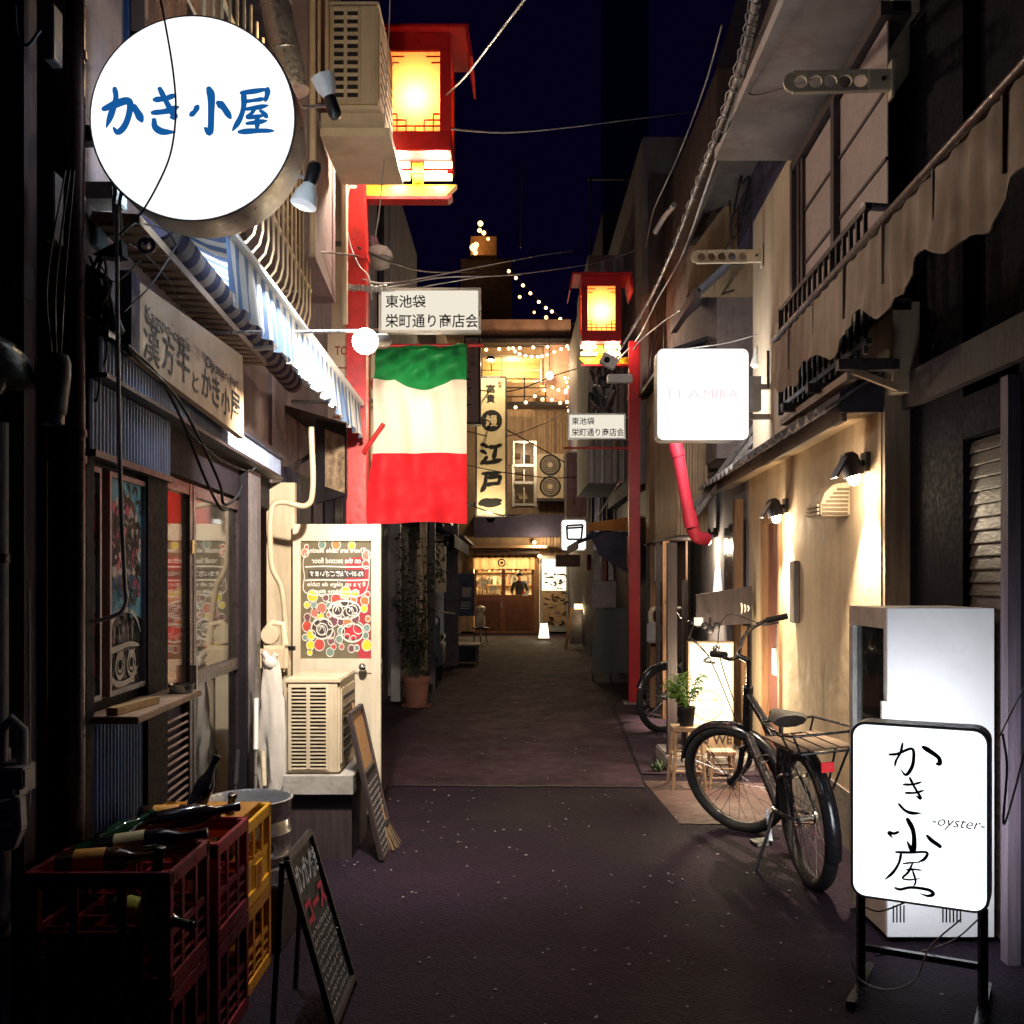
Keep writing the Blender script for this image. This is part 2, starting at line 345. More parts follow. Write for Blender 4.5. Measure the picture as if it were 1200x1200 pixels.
APRON = M('oil_stained_apron', (.034, .020, .032), .85, spec=.1, var=.45, scale=3, bump=.35, dirt=(.03, .026, .028), dscale=1.6, damt=.7)
SMOOTH = M('smooth_asphalt', (.052, .029, .042), .8, var=.5, scale=2.2, bump=.12, spec=.08, dirt=(.012, .009, .014), dscale=1.3, damt=.8)
struct('road', MB().add([(-.98, 7.5, .004), (.96, 7.42, .004), (1.22, 13.5, .004), (1.5, 28.4, .004), (-1.5, 28.4, .004), (-1.05, 13.5, .004)], [(0, 1, 2, 3, 4, 5)]), SMOOTH)
mb = MB(); rr_ = random.Random(90); pts = [V((-.98 + 1.94 * k / 24, 7.47 - .05 * k / 24 + rr_.uniform(-.012, .012), .006)) for k in range(25)]
mb.add([q + V((0, s * .016, 0)) for q in pts for s in (-1, 1)], [(2 * i, 2 * i + 1, 2 * i + 3, 2 * i + 2) for i in range(24)]); struct('road_seam', mb, M('tar_seam', (.008, .007, .010), .6, bump=.1))
struct('pavement', MB().add([(-1.6, 6.9, .009), (-.90, 6.9, .009), (-1.0, 13, .009), (-1.7, 13, .009)], [(0, 1, 2, 3)]), APRON)
struct('threshold', MB().add([(1.03, 6.3, .004), (1.86, 6.25, .004), (1.95, 7.55, .004), (.98, 7.65, .004)], [(0, 1, 2, 3)]),
       M('rust_red_paving', (.065, .030, .028), .75, var=.4, scale=4, bump=.3, dirt=(.05, .03, .03), dscale=2))
struct('pavement', MB().add([(1.0, 7.9, .009), (2.1, 7.8, .009), (2.1, 12.6, .009), (1.25, 12.6, .009)], [(0, 1, 2, 3)]), APRON)
mb = MB()
for i in range(190):                                             # scraps of paper, butts and grit
    y = 2.4 + 7.5 * random.random() ** 1.5; x = random.uniform(-1.0, 1.35); a = random.random() * 6.3; l = random.uniform(.002, .007) * (1 if random.random() < .96 else 1.6)
    mb.obox((x, y, .004), V((math.cos(a), math.sin(a), .1)) * l, V((-math.sin(a), math.cos(a), 0)) * l * random.uniform(.4, .9), (0, 0, .002))
obj('litter', mb, M('pale_litter', (.34, .31, .30), .8, var=.3, bump=0), None, label='scattered scraps and grit on the dark alley asphalt', cat='litter', kind='stuff')

# ================================================================ LEFT: dark neighbour at the very edge
def fb(mb, y0, y1, z0, z1, o0, o1):
    a = [(FL(y0) + o0, y0, z0), (FL(y1) + o0, y1, z0), (FL(y1) + o1, y1, z0), (FL(y0) + o1, y0, z0)]
    return mb.prism(a, (0, 0, z1 - z0))
def fp(y, o, z): return V((FL(y) + o, y, z))
UF = V((-.0536, 1, 0)).normalized(); NF = V((1, .0536, 0)).normalized(); UZ = V((0, 0, 1))

nb = thing('neighbour_house', 'dark sooty house wall at the left edge, before the oyster shop', 'building', (-1.62, 2, 0))
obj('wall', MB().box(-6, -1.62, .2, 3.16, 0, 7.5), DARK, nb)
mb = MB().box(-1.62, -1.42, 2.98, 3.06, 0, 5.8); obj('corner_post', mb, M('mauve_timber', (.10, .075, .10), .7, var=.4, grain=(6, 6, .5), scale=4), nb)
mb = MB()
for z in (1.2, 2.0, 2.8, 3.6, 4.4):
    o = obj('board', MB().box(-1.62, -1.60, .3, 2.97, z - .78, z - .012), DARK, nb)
p = P(-2, 0, 2.93)
t = thing('drain_pipe', 'grey plastic drain pipe at the far left edge beside the meter', 'pipe', (p.x, p.y, 0), 'drain pipes on the left walls')
obj('tube', MB().tube([(p.x, p.y, 1.0), (p.x, p.y, 1.95)], .028, 14), GREYPIPE, t, smooth=40); obj('tube', MB().tube([(p.x - .0, p.y, 0), (p.x, p.y, 1.02)], .034, 14), GREYPIPE, t, smooth=40)
obj('clamp', MB().tube([(p.x, p.y, 1.55), (p.x, p.y, 1.575)], .033, 14), DKMETAL, t, smooth=40)
p = P(88, 0, 3.14)
t = thing('drain_pipe', 'tall purple-brown drain pipe running up the corner of the oyster shop', 'pipe', (p.x, p.y, 0), 'drain pipes on the left walls')
obj('tube', MB().tube([(p.x, p.y, 0), (p.x, p.y, 6)], .0295, 18), PURPIPE, t, smooth=40)
for z in (.55, 1.86, 1.94, 3.1, 4.3): obj('clamp', MB().tube([(p.x, p.y, z), (p.x, p.y, z + .022)], .0345, 18), PURPIPE, t, smooth=40)
# gas meter at the edge
p = P(14, 905, 2.9); t = thing('gas_meter', 'grey gas meter with a small display window at the left edge', 'meter', p)
METER = M('meter_grey', (.36, .34, .36), .5, var=.2, bump=.05)
obj('body', MB().box(p.x - .09, p.x + .035, p.y - .04, p.y + .08, p.z - .07, p.z + .03), METER, t, bevel=.012)
obj('display', MB().box(p.x + .0, p.x + .07, p.y - .075, p.y - .01, p.z - .035, p.z + .025), METER, t, bevel=.006)
obj('display_window', MB().box(p.x + .02, p.x + .058, p.y - .078, p.y - .072, p.z - .022, p.z + .012), M('display_blue', (.03, .08, .2), .2, bump=0), t)
mb = MB(); mb.prism([(p.x - .02, p.y - .05, p.z - .08), (p.x + .045, p.y - .05, p.z - .06), (p.x + .05, p.y - .05, p.z - .15), (p.x + .025, p.y - .05, p.z - .21), (p.x - .005, p.y - .05, p.z - .21), (p.x - .022, p.y - .05, p.z - .16)], (0, .04, 0)); obj('tag_plate', mb, METER, t, bevel=.004)
for q in (-.155, -.12, -.105): obj('print', MB().box(p.x - .008, p.x + .022, p.y - .053, p.y - .051, p.z + q, p.z + q + .006), INK, t)
mb = MB().tube([p + V((-.03, 0, .03)), p + V((-.03, 0, .12)), p + V((.0, 0, .15)), p + V((.03, 0, .12)), p + V((.03, 0, .02))], .016, 10); obj('pipe', mb, METER, t, smooth=40)
obj('pipe', MB().tube([p + V((-.05, .02, -.05)), p + V((-.05, .02, -.5))], .02, 10), METER, t, smooth=40)
wire('hanging_wire', [P(34, 690, 2.95), P(34.5, 800, 2.95), P(35, 945, 2.95)], .003, CABLE_PALE, 'thin grey wire hanging straight down beside the gas meter', group='wires on the left walls')
# hooded lamp and bucket lamp
p = P(-8, 425, 2.75); t = thing('hooded_lamp', 'unlit enamel lamp hood high at the left edge', 'lamp', p)
obj('hood', MB().lathe([(.11, -.055), (.108, -.045), (.085, .02), (.05, .055), (.02, .07), (.001, .072)], 22, p), M('grey_enamel', (.16, .17, .16), .3, metal=.4), t, smooth=50)
obj('socket', MB().lathe([(.03, 0), (.032, -.06), (.02, -.085)], 14, p), DKMETAL, t, smooth=50)
p = P(62, 455, 2.8); t = thing('flood_lamp', 'unlit bucket-shaped floodlight hanging next to the lamp hood', 'lamp', p)
obj('housing', MB().lathe([(.028, -.075), (.035, -.07), (.046, .03), (.047, .07), (.04, .09), (.002, .092)], 18, p), DKMETAL, t, smooth=50)
obj('lens', MB().lathe([(.03, -.1), (.031, -.072)], 14, p), M('ribbed_lens', (.2, .2, .22), .2, bump=.3), t, smooth=50)
for i, dx in enumerate((-.012, .0, .012)):
    wire('lamp_lead', [p + V((dx, .02, .09)), p + V((dx * 2 - .005, .03, .3)), p + V((dx + .02, .06, .62))], .003, CABLE, ('leftmost', 'middle', 'rightmost')[i] + ' of three thin leads rising from the bucket floodlight', group='wires on the left walls')
mb = MB().tube(spline([P(17, 5, 2.9), P(20, 40, 2.9), P(32, 53, 2.9), P(47, 35, 2.9)]), .005, 6); one('hook', mb, M('blue_hook', (.05, .09, .16), .4), 'curved bluish hook hanging at the top left corner', 'hook', smooth=50)
for i, (px, y0, y1) in enumerate(((62, 10, 75), (63, 205, 285), (27, 310, 352))):
    q0, q1 = P(px, y0, 3.0), P(px + 2, y1, 3.0)
    one('junction_box', MB().box(q0.x - .015, q0.x + .016, 2.97, 3.03, q1.z, q0.z), M('junction_grey', (.12, .12, .15), .5), ('upper', 'middle', 'lower small')[i] + ' grey conduit box on the dark left wall', 'box', bevel=.003, group='conduit boxes on the dark left wall')

# ================================================================ LEFT: the oyster shop
shop = thing('oyster_shop', 'oyster shop front with corrugated fascia, painted window and glass doors', 'building', (-1.6, 4.7, 0))
mb = MB(); fb(mb, 3.2, 6.5, 2.26, 3.35, -3, -.02); fb(mb, 3.2, 6.9, 3.35, 6.6, -3, -.06); fb(mb, 5.85, 6.88, 3.36, 6.6, -.07, .36); obj('wall', mb, PLASTER_PINK, shop)
mb = MB(); fb(mb, 3.2, 3.27, 0, 2.0, -.1, .02); fb(mb, 3.84, 4.1, .0, 1.9, -.1, .02); fb(mb, 5.62, 5.68, 0, 2.1, -.1, .02); fb(mb, 3.27, 3.84, .0, 1.1, -.1, -.01); fb(mb, 3.27, 4.1, 1.87, 2.26, -.1, -.012); fb(mb, 4.1, 6.5, 1.95, 2.26, -.1, -.012)
obj('shopfront_frame', mb, M('black_lacquer_frame', (.012, .010, .016), .75, var=.4, bump=.05, spec=.15), shop)
for y0, y1, z0, z1, o, nm in ((3.2, 6.45, 2.15, 2.262, .06, 'fascia_sheet'), (3.2, 4.09, 1.91, 2.13, .03, 'fascia_sheet'), (3.24, 3.80, 0, 1.06, .005, 'counter_front')):
    obj(nm, MB().corr(fp(y0, o, z0), UF, (y1 - y0) * 1.0014, UZ, z1 - z0, NF, .007, .034), BLUECORR if nm != 'counter_front' else M('blue_sheet', (.04, .13, .40), .6, metal=.0, var=.3, bump=.1, streak=.4), shop)
mb = MB(); fb(mb, 3.2, 6.45, 2.135, 2.15, -.01, .085); fb(mb, 3.2, 6.45, 2.262, 2.285, -.01, .09); fb(mb, 3.2, 4.09, 1.888, 1.91, -.01, .05); obj('fascia_trim', mb, DKMETAL, shop)
# corrugated pier between the doors and the recess
obj('pier', MB().corr(fp(5.68, .02, 0), UF, .34, UZ, 2.12, NF, .006, .05), M('grey_pier_sheet', (.17, .16, .18), .4, metal=.4, streak=.3), shop)
mb = MB(); fb(mb, 6.02, 6.52, 0, 2.14, -.35, -.32); fb(mb, 5.68, 6.03, 0, 2.14, -.32, -.29); obj('recess_wall', mb, M('recess_wall', (.25, .17, .12), .8, var=.3, streak=.4), shop)
# interior
mb = MB(); a = (3.3, 5.7); fb(mb, 3.2, 6.0, 0, 2.3, -2.4, -2.3); fb(mb, 3.2, 3.28, 0, 2.3, -2.3, -.12); fb(mb, 5.9, 6.0, 0, 2.3, -2.3, -.32); fb(mb, 3.2, 6.0, 2.12, 2.2, -2.3, -.12); obj('interior_wall', mb, M('interior_red', (.30, .10, .055), .8, var=.3), shop)
mb = MB()
for y, h in ((3.9, .5), (4.3, .42), (4.8, .55), (5.2, .45), (5.5, .4)): fb(mb, y, y + .3, 1.2, 1.2 + h, -2.2, -1.9)
fb(mb, 3.6, 5.8, 1.14, 1.19, -2.3, -1.8); fb(mb, 3.9, 5.6, .0, .95, -1.2, -.75); obj('interior_fitting', mb, M('interior_wood', (.22, .11, .06), .6, var=.5, rnd=.4), shop)
b = obj('bulb', MB().ball(fp(4.62, -.9, 1.72), .03), EM('interior_bulb', (1, .55, .22), 25), shop, smooth=180); lamp('interior_light', fp(4.62, -.9, 1.60), 22, (1, .5, .22), .06, parent=shop)
lamp('interior_light', fp(5.3, -1.5, 1.95), 12, (1, .36, .2), .06, parent=shop)
# painted window
wz0, wz1 = 1.125, 1.85
for (y0, y1, nm) in ((3.275, 3.345, 0), (3.46, 3.83, 1)):
    w = MB(); t_ = .018
    fb(w, y0 - t_, y1 + t_, wz0 - t_, wz0, -.03, .012); fb(w, y0 - t_, y1 + t_, wz1, wz1 + t_, -.03, .012); fb(w, y0 - t_, y0, wz0, wz1, -.03, .012); fb(w, y1, y1 + t_, wz0, wz1, -.03, .012)
    wn = obj('window', w, M('pewter_frame', (.20, .19, .22), .4, metal=.4), shop)
    g = MB(); fb(g, y0, y1, wz0, wz1, -.012, -.004)
    obj('pane', g, M('painted_glass_back', (.05, .045, .06), .15, bump=0, spec=.6), wn)
    fr = lambda x, y, l, y0=y0, y1=y1: fp(y0 + (y1 - y0) * x, l - .004, wz1 - (wz1 - wz0) * y)
    def art(name, mat, fn):
        m_ = MB(); fn(m_); obj(name, m_, mat, wn)
    if nm:
        ar = .37 / .725
        art('sky_paint', M('paint_sky_blue', (.16, .48, .70), .7, var=.35, scale=14), lambda m_: (m_.add([fr(0, 0, .002), fr(1, 0, .002), fr(1, .68, .002), fr(.5, .62, .002), fr(0, .70, .002)], [(0, 1, 2, 3, 4)])))
        def f(m_):
            m_.add([fr(.06 + .0 * i, 0, .003) for i in range(0)], [])
            blob(m_, .5, .30, .46, .235, fr, .003, 26, .05)
        art('dark_ground', M('paint_umber', (.10, .04, .06), .7, var=.5, scale=20), f)
        rr_ = random.Random(5)
        def f(m_):
            for i in range(46):
                x, y = rr_.uniform(.08, .92), rr_.uniform(.07, .56); r_ = rr_.uniform(.03, .075)
                if (x - .5) ** 2 / .19 + (y - .3) ** 2 / .06 < 1: blob(m_, x, y, r_, r_ * ar * rr_.uniform(.7, 1.5), fr, .0036 + i * 2e-5, 12, .25)
        art('pale_dabs', M('paint_pale', (.80, .70, .68), .75, var=.3), f)
        def f(m_):
            for i in range(14):
                x, y = rr_.uniform(.1, .9), rr_.uniform(.07, .55); r_ = rr_.uniform(.03, .07); blob(m_, x, y, r_, r_ * ar * 1.3, fr, .0046 + i * 2e-5, 12, .3)
        art('pink_dabs', M('paint_pink', (.80, .16, .24), .75, var=.3), f)
        def f(m_):
            for i in range(42):
                x, y = rr_.uniform(.05, .95), rr_.uniform(.05, .56); a = rr_.random() * 6.3; l = rr_.uniform(.06, .16)
                pts = [(x + l * math.cos(a + k * 1.1) * (1 - .15 * k), y + l * ar * math.sin(a + k * 1.1) * (1 - .15 * k)) for k in range(4)]; ribbon(m_, pts, .022, fr, .0055, 4, False)
            for cx in (.28, .68):
                for q in (.12, .07): ribbon(m_, [(cx + q * math.cos(k * .785), .25 + q * 1.15 * ar * math.sin(k * .785)) for k in range(8)], .02, fr, .0056, 3, False, True)
        art('ink_outline', INK, f)
        def f(m_):
            for i in range(26):
                x, y = rr_.uniform(.04, .96), rr_.uniform(.42, .68); a = rr_.random() * 6.3; l = rr_.uniform(.04, .09)
                ribbon(m_, [(x + l * math.cos(a + k) * (1 - .2 * k), y + l * ar * math.sin(a + k) * (1 - .2 * k)) for k in range(4)], .025, fr, .0057, 3)
        art('wave_strokes', M('paint_deep_blue', (.03, .12, .28), .7), f)
        def f(m_):   # white line drawing: a cap brim and a smiling doodle
            L_ = [[(.02, .75), (.12, .68), (.3, .645), (.55, .64), (.8, .68), (.95, .76)], [(.02, .83), (.3, .82), (.6, .81), (.9, .825)],
                  [(.06, .95), (.2, .99), (.45, 1.0), (.7, .98), (.85, .93)], [(.10, 1.0), (.04, .94)], [(.72, .985), (.76, .93), (.82, .97)]]
            for l in L_: ribbon(m_, [(x, y * .985) for x, y in l], .028, fr, .005, 5)
            for cx, w_ in ((.32, .12), (.66, .12)):
                ribbon(m_, [(cx + w_ * math.cos(k * .785), .895 + w_ * .95 * ar * math.sin(k * .785)) for k in range(8)], .022, fr, .005, 3, False, True)
                ribbon(m_, [(cx + w_ * .55 * math.cos(k * .785), .89 + w_ * .55 * ar * math.sin(k * .785)) for k in range(8)], .016, fr, .005, 3, False, True)
                for k in (-1, 0, 1): ribbon(m_, [(cx + k * .05, .845), (cx + k * .1, .822)], .016, fr, .005, 2)
            for k in range(5): ribbon(m_, [(.17 + k * .13, .71), (.17 + k * .13, .79)], .012, fr, .005, 2)
        art('white_doodle', WHITE_INK, f)
    else:
        for (a0, a1, c) in ((0, .1, (.35, .34, .36)), (.1, .27, (.45, .04, .09)), (.29, .34, (.45, .13, .05)), (.35, .63, (.34, .38, .42)), (.63, .74, (.5, .08, .12)), (.74, .78, (.5, .18, .06)), (.78, .92, (.42, .09, .17)), (.92, 1, (.16, .27, .26))):
            art('paint_patch', M('patch_%d' % int(a0 * 100), tuple(q * 1.6 for q in c), .7, var=.4, scale=20), lambda m_: m_.add([fr(.05, a0, .002), fr(.95, a0 + .02, .002), fr(.95, a1, .002), fr(.05, a1 - .015, .002)], [(0, 1, 2, 3)]))
        art('ink_outline', INK, lambda m_: [ribbon(m_, [(.1 + .7 * (k % 2), .08 + .9 * k / 9), (.5, .1 + .9 * k / 9), (.8 - .6 * (k % 2), .14 + .9 * k / 9)], .06, fr, .004, 4) for k in range(9)])
# glass doors: two leaves with their own frames
def leaf(y0, y1, rail, lou):
    d = MB(); s_ = .045
    fb(d, y0, y0 + s_, .02, 1.93, -.05, -.01); fb(d, y1 - s_, y1, .02, 1.93, -.05, -.01)
    for z0, z1 in ((.02, .12), (rail, rail + .06), (1.88, 1.93)): fb(d, y0 + s_, y1 - s_, z0, z1, -.048, -.012)
    dr = obj('door', d, M('bronze_door_frame', (.045, .035, .042), .35, metal=.5, var=.2), shop)
    g = MB(); fb(g, y0 + s_, y1 - s_, rail + .06, 1.88, -.034, -.028); obj('pane', g, GL('door_glass', (.85, .85, .82), .55 if lou else .8) if not lou else GL('door_glass_dim', (.9, .85, .8), .4), dr)
    if lou:
        g = MB(); fb(g, y0 + s_, y1 - s_, .12, rail, -.052, -.046); obj('back_panel', g, DARK, dr)
        src = None
        for k in range(22):
            z = .16 + k * (rail - .2) / 22; sl = MB(); sl.obox(fp((y0 + y1) / 2, -.03, z), UF * (y1 - y0 - 2 * s_) / 2, NF * .012 + UZ * .006, UZ * .004 - NF * .003)
            if src is None: src = obj('slat', sl, M('louvre_brown', (.16, .11, .10), .45, metal=.3), dr)
            else: piece(src, dr, ORG[dr] + V((0, 0, z - .16)))
    else:
        g = MB(); fb(g, y0 + s_, y1 - s_, .12, rail, -.034, -.028); obj('pane', g, GLASS_DK, dr)
    return dr
leaf(4.10, 4.60, .98, True); dr = leaf(4.62, 5.62, 1.02, False)
hb = MB(); fb(hb, 4.585, 4.60, 1.0, 1.12, -.012, .012); obj('handle', hb, STEEL, dr)
hb = MB(); fb(hb, 4.575, 4.61, 1.62, 1.68, -.01, -.004); obj('notice', hb, M('amber_notice', (.55, .36, .12), .7, bump=0), dr)

# window shelf, tray, stick
mb = MB(); fb(mb, 3.24, 4.05, 1.045, 1.068, -.01, .17); one('window_shelf', mb, PALEWOOD, 'weathered wooden shelf board under the painted shop window', 'shelf', bevel=.003)
p = fp(3.93, .12, 1.069); one('tin_tray', MB().lathe([(.0, 0), (.042, 0), (.05, .034), (.047, .034), (.04, .004), (0, .004)], 22, p), STEEL, 'round tin ashtray on the far end of the window shelf', 'ashtray', smooth=50)
mb = MB().obox(fp(3.42, .1, 1.082), UF * .16 + NF * .02, NF * .018, UZ * .012); one('wood_block', mb, M('yellowed_stick', (.42, .26, .11), .7, grain=(1, 7, 7)), 'yellowish wooden stick lying on the near end of the window shelf', 'stick')
# curved white conduit in front of the window
c0 = [P(137, 240, 3.2), P(138, 400, 3.2), P(141, 560, 3.2), P(146, 680, 3.2), P(148, 700, 3.2), P(143, 716, 3.22), P(130, 723, 3.25), P(112, 728, 3.27)]
one('conduit', MB().tube(spline(c0), .0068, 10), M('dull_white_conduit', (.80, .82, .78), .5), 'thin whitish conduit running down before the painted window, bent at its foot', 'pipe', smooth=60)

# the long timber signboard over the fascia
a = P(157, 326, 3.42); b_ = P(284.5, 417, 4.92); c_ = P(286, 514, 4.92); d_ = P(158, 418, 3.42)
sg = thing('fascia_sign', 'long tan signboard with black oyster hut lettering above the blue fascia', 'sign', d_)
ux = (c_ - d_).normalized(); uy = ((a - d_) - ux * (a - d_).dot(ux)).normalized(); nn = ux.cross(uy).normalized()
hh = (a - d_).length; ll = (c_ - d_).length
obj('board', MB().prism([d_, c_, b_, a], nn * -.03), M('tan_board', (.42, .30, .19), .6, var=.12, scale=3, bump=.05, streak=.35, dirt=(.26, .17, .11)), sg)
def spt(x, y): # sign coords: from pixel
    return d_ + ux * x + uy * y
rows = (('漢', .10, .10, .165, .5), ('方', .335, .115, .155, .5), ('牛', .565, .115, .155, .5), ('と', .80, .085, .10, .3), ('か', .99, .125, .14, .3), ('き', 1.155, .12, .14, .3), ('小', 1.30, .12, .14, .3), ('屋', 1.43, .14, .17, .5))
for ch, x0, x1, yc, h in (('漢', 168, 187, 401, .155), ('方', 190, 204, 415, .145), ('牛', 207, 222, 426, .15), ('と', 225, 232, 448, .075), ('か', 236, 247, 450, .12), ('き', 248, 257, 459, .13), ('小', 259, 269, 471, .125), ('屋', 270, 281, 478, .145)):
    q0, q1 = hit(x0, yc, d_, nn), hit(x1, yc, d_, nn); w_ = (q1 - q0).dot(ux); text(ch, w_, h, hit((x0 + x1) / 2, yc, d_, nn), ux, uy, INK, sg, bold=0 if ch == '漢' else .012, keep=False)
for s, x0, y0, x1, y1, h in (('Kampo-cattle', 169, 366, 222, 408, .062), ('Oyster-hut', 240, 424, 279, 452, .062)):
    q0, q1 = hit(x0, y0, d_, nn), hit(x1, y1, d_, nn); text(s, (q1 - q0).length, h, (q0 + q1) / 2, (q1 - q0).normalized(), uy, INK, sg, shear=.1, keep=False)
BROWNINK = M('faded_brown_ink', (.10, .06, .05), .8, bump=0)
mb = MB(); rr_ = random.Random(2)                                      # dark drips run from the roof edge over the board
for k in range(30):
    x = .35 + rr_.random() * (ll - .5); l_ = rr_.uniform(.01, .06); y = hh * 1.0 + (-.03)
    mb.add([spt(x, y) + nn * .002, spt(x + .006, y) + nn * .002, spt(x + .005, y - l_) + nn * .002, spt(x + .001, y - l_) + nn * .002], [(0, 1, 2, 3)])
obj('drip_stain', mb, BROWNINK, sg)
obj('end_cap', MB().obox((a + d_) / 2 + ux * -.045, ux * .04, uy * hh * .5, nn * .02), DARK, sg)

# soffit and roller over the sign
mb = MB(); mb.prism([fp(3.3, .0, 2.66), fp(5.5, .0, 2.66), fp(5.5, .155, 2.65), fp(3.3, .155, 2.65)], (0, 0, .03)); obj('canopy_soffit', mb, M('ribbed_soffit', (.30, .21, .14), .7, var=.3, grain=(1, 9, 1)), shop)
for k in range(22): obj('rib', MB().obox(fp(3.32 + k * .1, .08, 2.652), NF * .07, UF * .008, UZ * .006), M('soffit_rib', (.22, .15, .10), .7), shop) if k == 0 else piece(bpy.data.objects['rib'], shop, ORG[shop] + UF * .1 * k)

def stripe_mat(name, axis, pitch, c1, c2):
    m, nt, out = _new(name); L = nt.links.new; b = _n(nt, 'ShaderNodeBsdfPrincipled'); b.inputs['Roughness'].default_value = .8
    tc = _n(nt, 'ShaderNodeTexCoord'); sp = _n(nt, 'ShaderNodeSeparateXYZ'); L(tc.outputs['Object'], sp.inputs[0])
    mu = _n(nt, 'ShaderNodeMath', operation='MULTIPLY'); mu.inputs[1].default_value = 1 / pitch; L(sp.outputs[axis], mu.inputs[0])
    fr = _n(nt, 'ShaderNodeMath', operation='FRACT'); L(mu.outputs[0], fr.inputs[0]); g = _n(nt, 'ShaderNodeMath', operation='GREATER_THAN'); g.inputs[1].default_value = .5; L(fr.outputs[0], g.inputs[0])
    n = _n(nt, 'ShaderNodeTexNoise'); n.inputs['Scale'].default_value = 9; n.inputs['Detail'].default_value = 6; L(tc.outputs['Object'], n.inputs[0])
    mx = _n(nt, 'ShaderNodeMix', data_type='RGBA'); mx.inputs[6].default_value = (*c1, 1); mx.inputs[7].default_value = (*c2, 1); L(g.outputs[0], mx.inputs[0])
    r = _n(nt, 'ShaderNodeMapRange'); r.inputs[3].default_value = .7; r.inputs[4].default_value = 1.15; L(n.outputs[0], r.inputs[0])
    s = _n(nt, 'ShaderNodeVectorMath', operation='SCALE'); L(mx.outputs[2], s.inputs[0]); L(r.outputs[0], s.inputs['Scale']); L(s.outputs[0], b.inputs['Base Color'])
    tr = _n(nt, 'ShaderNodeBsdfTranslucent'); L(s.outputs[0], tr.inputs[0]); ms = _n(nt, 'ShaderNodeMixShader'); ms.inputs[0].default_value = .25
    L(b.outputs[0], ms.inputs[1]); L(tr.outputs[0], ms.inputs[2]); L(ms.outputs[0], out.inputs[0]); return m
aw = thing('striped_awning', 'blue and white striped roll-out awning with scalloped hem over the shop', 'awning', fp(5, .3, 2.6))
A0, A1 = V((-.985, 3.52, 2.70)), V((-1.0, 6.75, 2.655))
mb = MB().tube([fp(3.62, .12, 2.77), fp(6.6, .12, 2.77)], .062, 18); obj('roller', mb, stripe_mat('roller_stripe', 1, .17, (.30, .26, .23), (.035, .04, .09)), aw, smooth=40)
obj('end_cap', MB().tube([fp(3.60, .12, 2.77), fp(3.619, .12, 2.77)], .066, 18), DARK, aw, smooth=40)
NV = 200; mb = MB(); vs = []
for i in range(NV + 1):
    t = i / NV; q = A0.lerp(A1, t); w = .014 * math.sin(i * .9) + .006 * math.sin(i * .37); sc_ = abs(math.sin(t * math.pi * 15))
    low = .20 + .035 * sc_
    for k in range(5): vs.append(q + V((w * k / 4 + .012 * k / 4, 0, -low * k / 4)))
mb.add(vs, [(i * 5 + k, i * 5 + k + 1, i * 5 + k + 6, i * 5 + k + 5) for i in range(NV) for k in range(4)])
obj('valance', mb, stripe_mat('valance_stripe', 1, .13, (.76, .75, .72), (.16, .25, .45)), aw, smooth=180)
mb = MB(); vs = []
for i in range(41):
    t = i / 40; q = A0.lerp(A1, t); y = q.y; w_ = fp(y, .12, 2.80)
    for k in range(5): vs.append(q.lerp(w_, k / 4) + V((0, 0, .018 - .03 * math.sin(k / 4 * math.pi))))
mb.add(vs, [(i * 5 + k, i * 5 + k + 1, i * 5 + k + 6, i * 5 + k + 5) for i in range(40) for k in range(4)]); obj('canvas', mb, bpy.data.materials['valance_stripe'], aw, smooth=180)
obj('front_bar', MB().bar(A0 + V((.004, -.02, .012)), A1 + V((.004, .02, .012)), .035, .03), WHITE, aw, bevel=.006)
for t in (.5, .97):
    q = A0.lerp(A1, t); obj('arm', MB().tube([q, fp(q.y, .1, 2.66)], .012, 8), ALU, aw, smooth=40)

# window with a bent-bar guard above the awning
mb = MB(); fb(mb, 3.9, 6.1, 3.02, 4.1, -.05, -.03); wn = obj('window', mb, M('dusty_upper_glass', (.10, .07, .07), .25, bump=.02), shop)
for z in (3.0, 3.55, 4.1): m_ = MB(); fb(m_, 3.86, 6.14, z - .02, z + .02, -.05, .0); obj('frame_bar', m_, M('bronze_sash', (.12, .08, .07), .5), wn)
for y in (3.88, 4.6, 5.35, 6.12): m_ = MB(); fb(m_, y - .02, y + .02, 2.98, 4.12, -.05, .001); obj('frame_bar', m_, M('bronze_sash', (.12, .08, .07), .5), wn)
gd = thing('window_guard', 'cream metal window guard of bent bars above the striped awning', 'window guard', fp(5, .2, 2.9))
GRD = M('guard_cream', (.55, .42, .26), .5, var=.2)
for k in range(20):
    y = 3.55 + k * .135; pts = [fp(y, -.02, 2.97), fp(y, .2, 2.97), fp(y, .255, 2.985), fp(y, .285, 3.02), fp(y, .3, 3.08), fp(y, .3, 3.95)]
    m_ = MB().tube(pts, .0065, 6)
    if k == 0: src = obj('bar', m_, GRD, gd, smooth=60)
    else: piece(src, gd, ORG[gd] + V((FL(y) - FL(3.55), k * .135, 0)))
for z in (3.25, 3.7): obj('rail', MB().bar(fp(3.5, .292, z), fp(6.2, .292, z), .012, .02), GRD, gd)
for y in (3.5, 6.2): obj('side_bar', MB().bar(fp(y, 0, 3.25), fp(y, .3, 3.25), .014), GRD, gd)
for i, z in enumerate((3.4, 3.55)): obj('flower_rail', MB().bar(fp(3.55, .27 - .04 * i, z), fp(6.1, .27 - .04 * i, z), .008), GRD, gd)
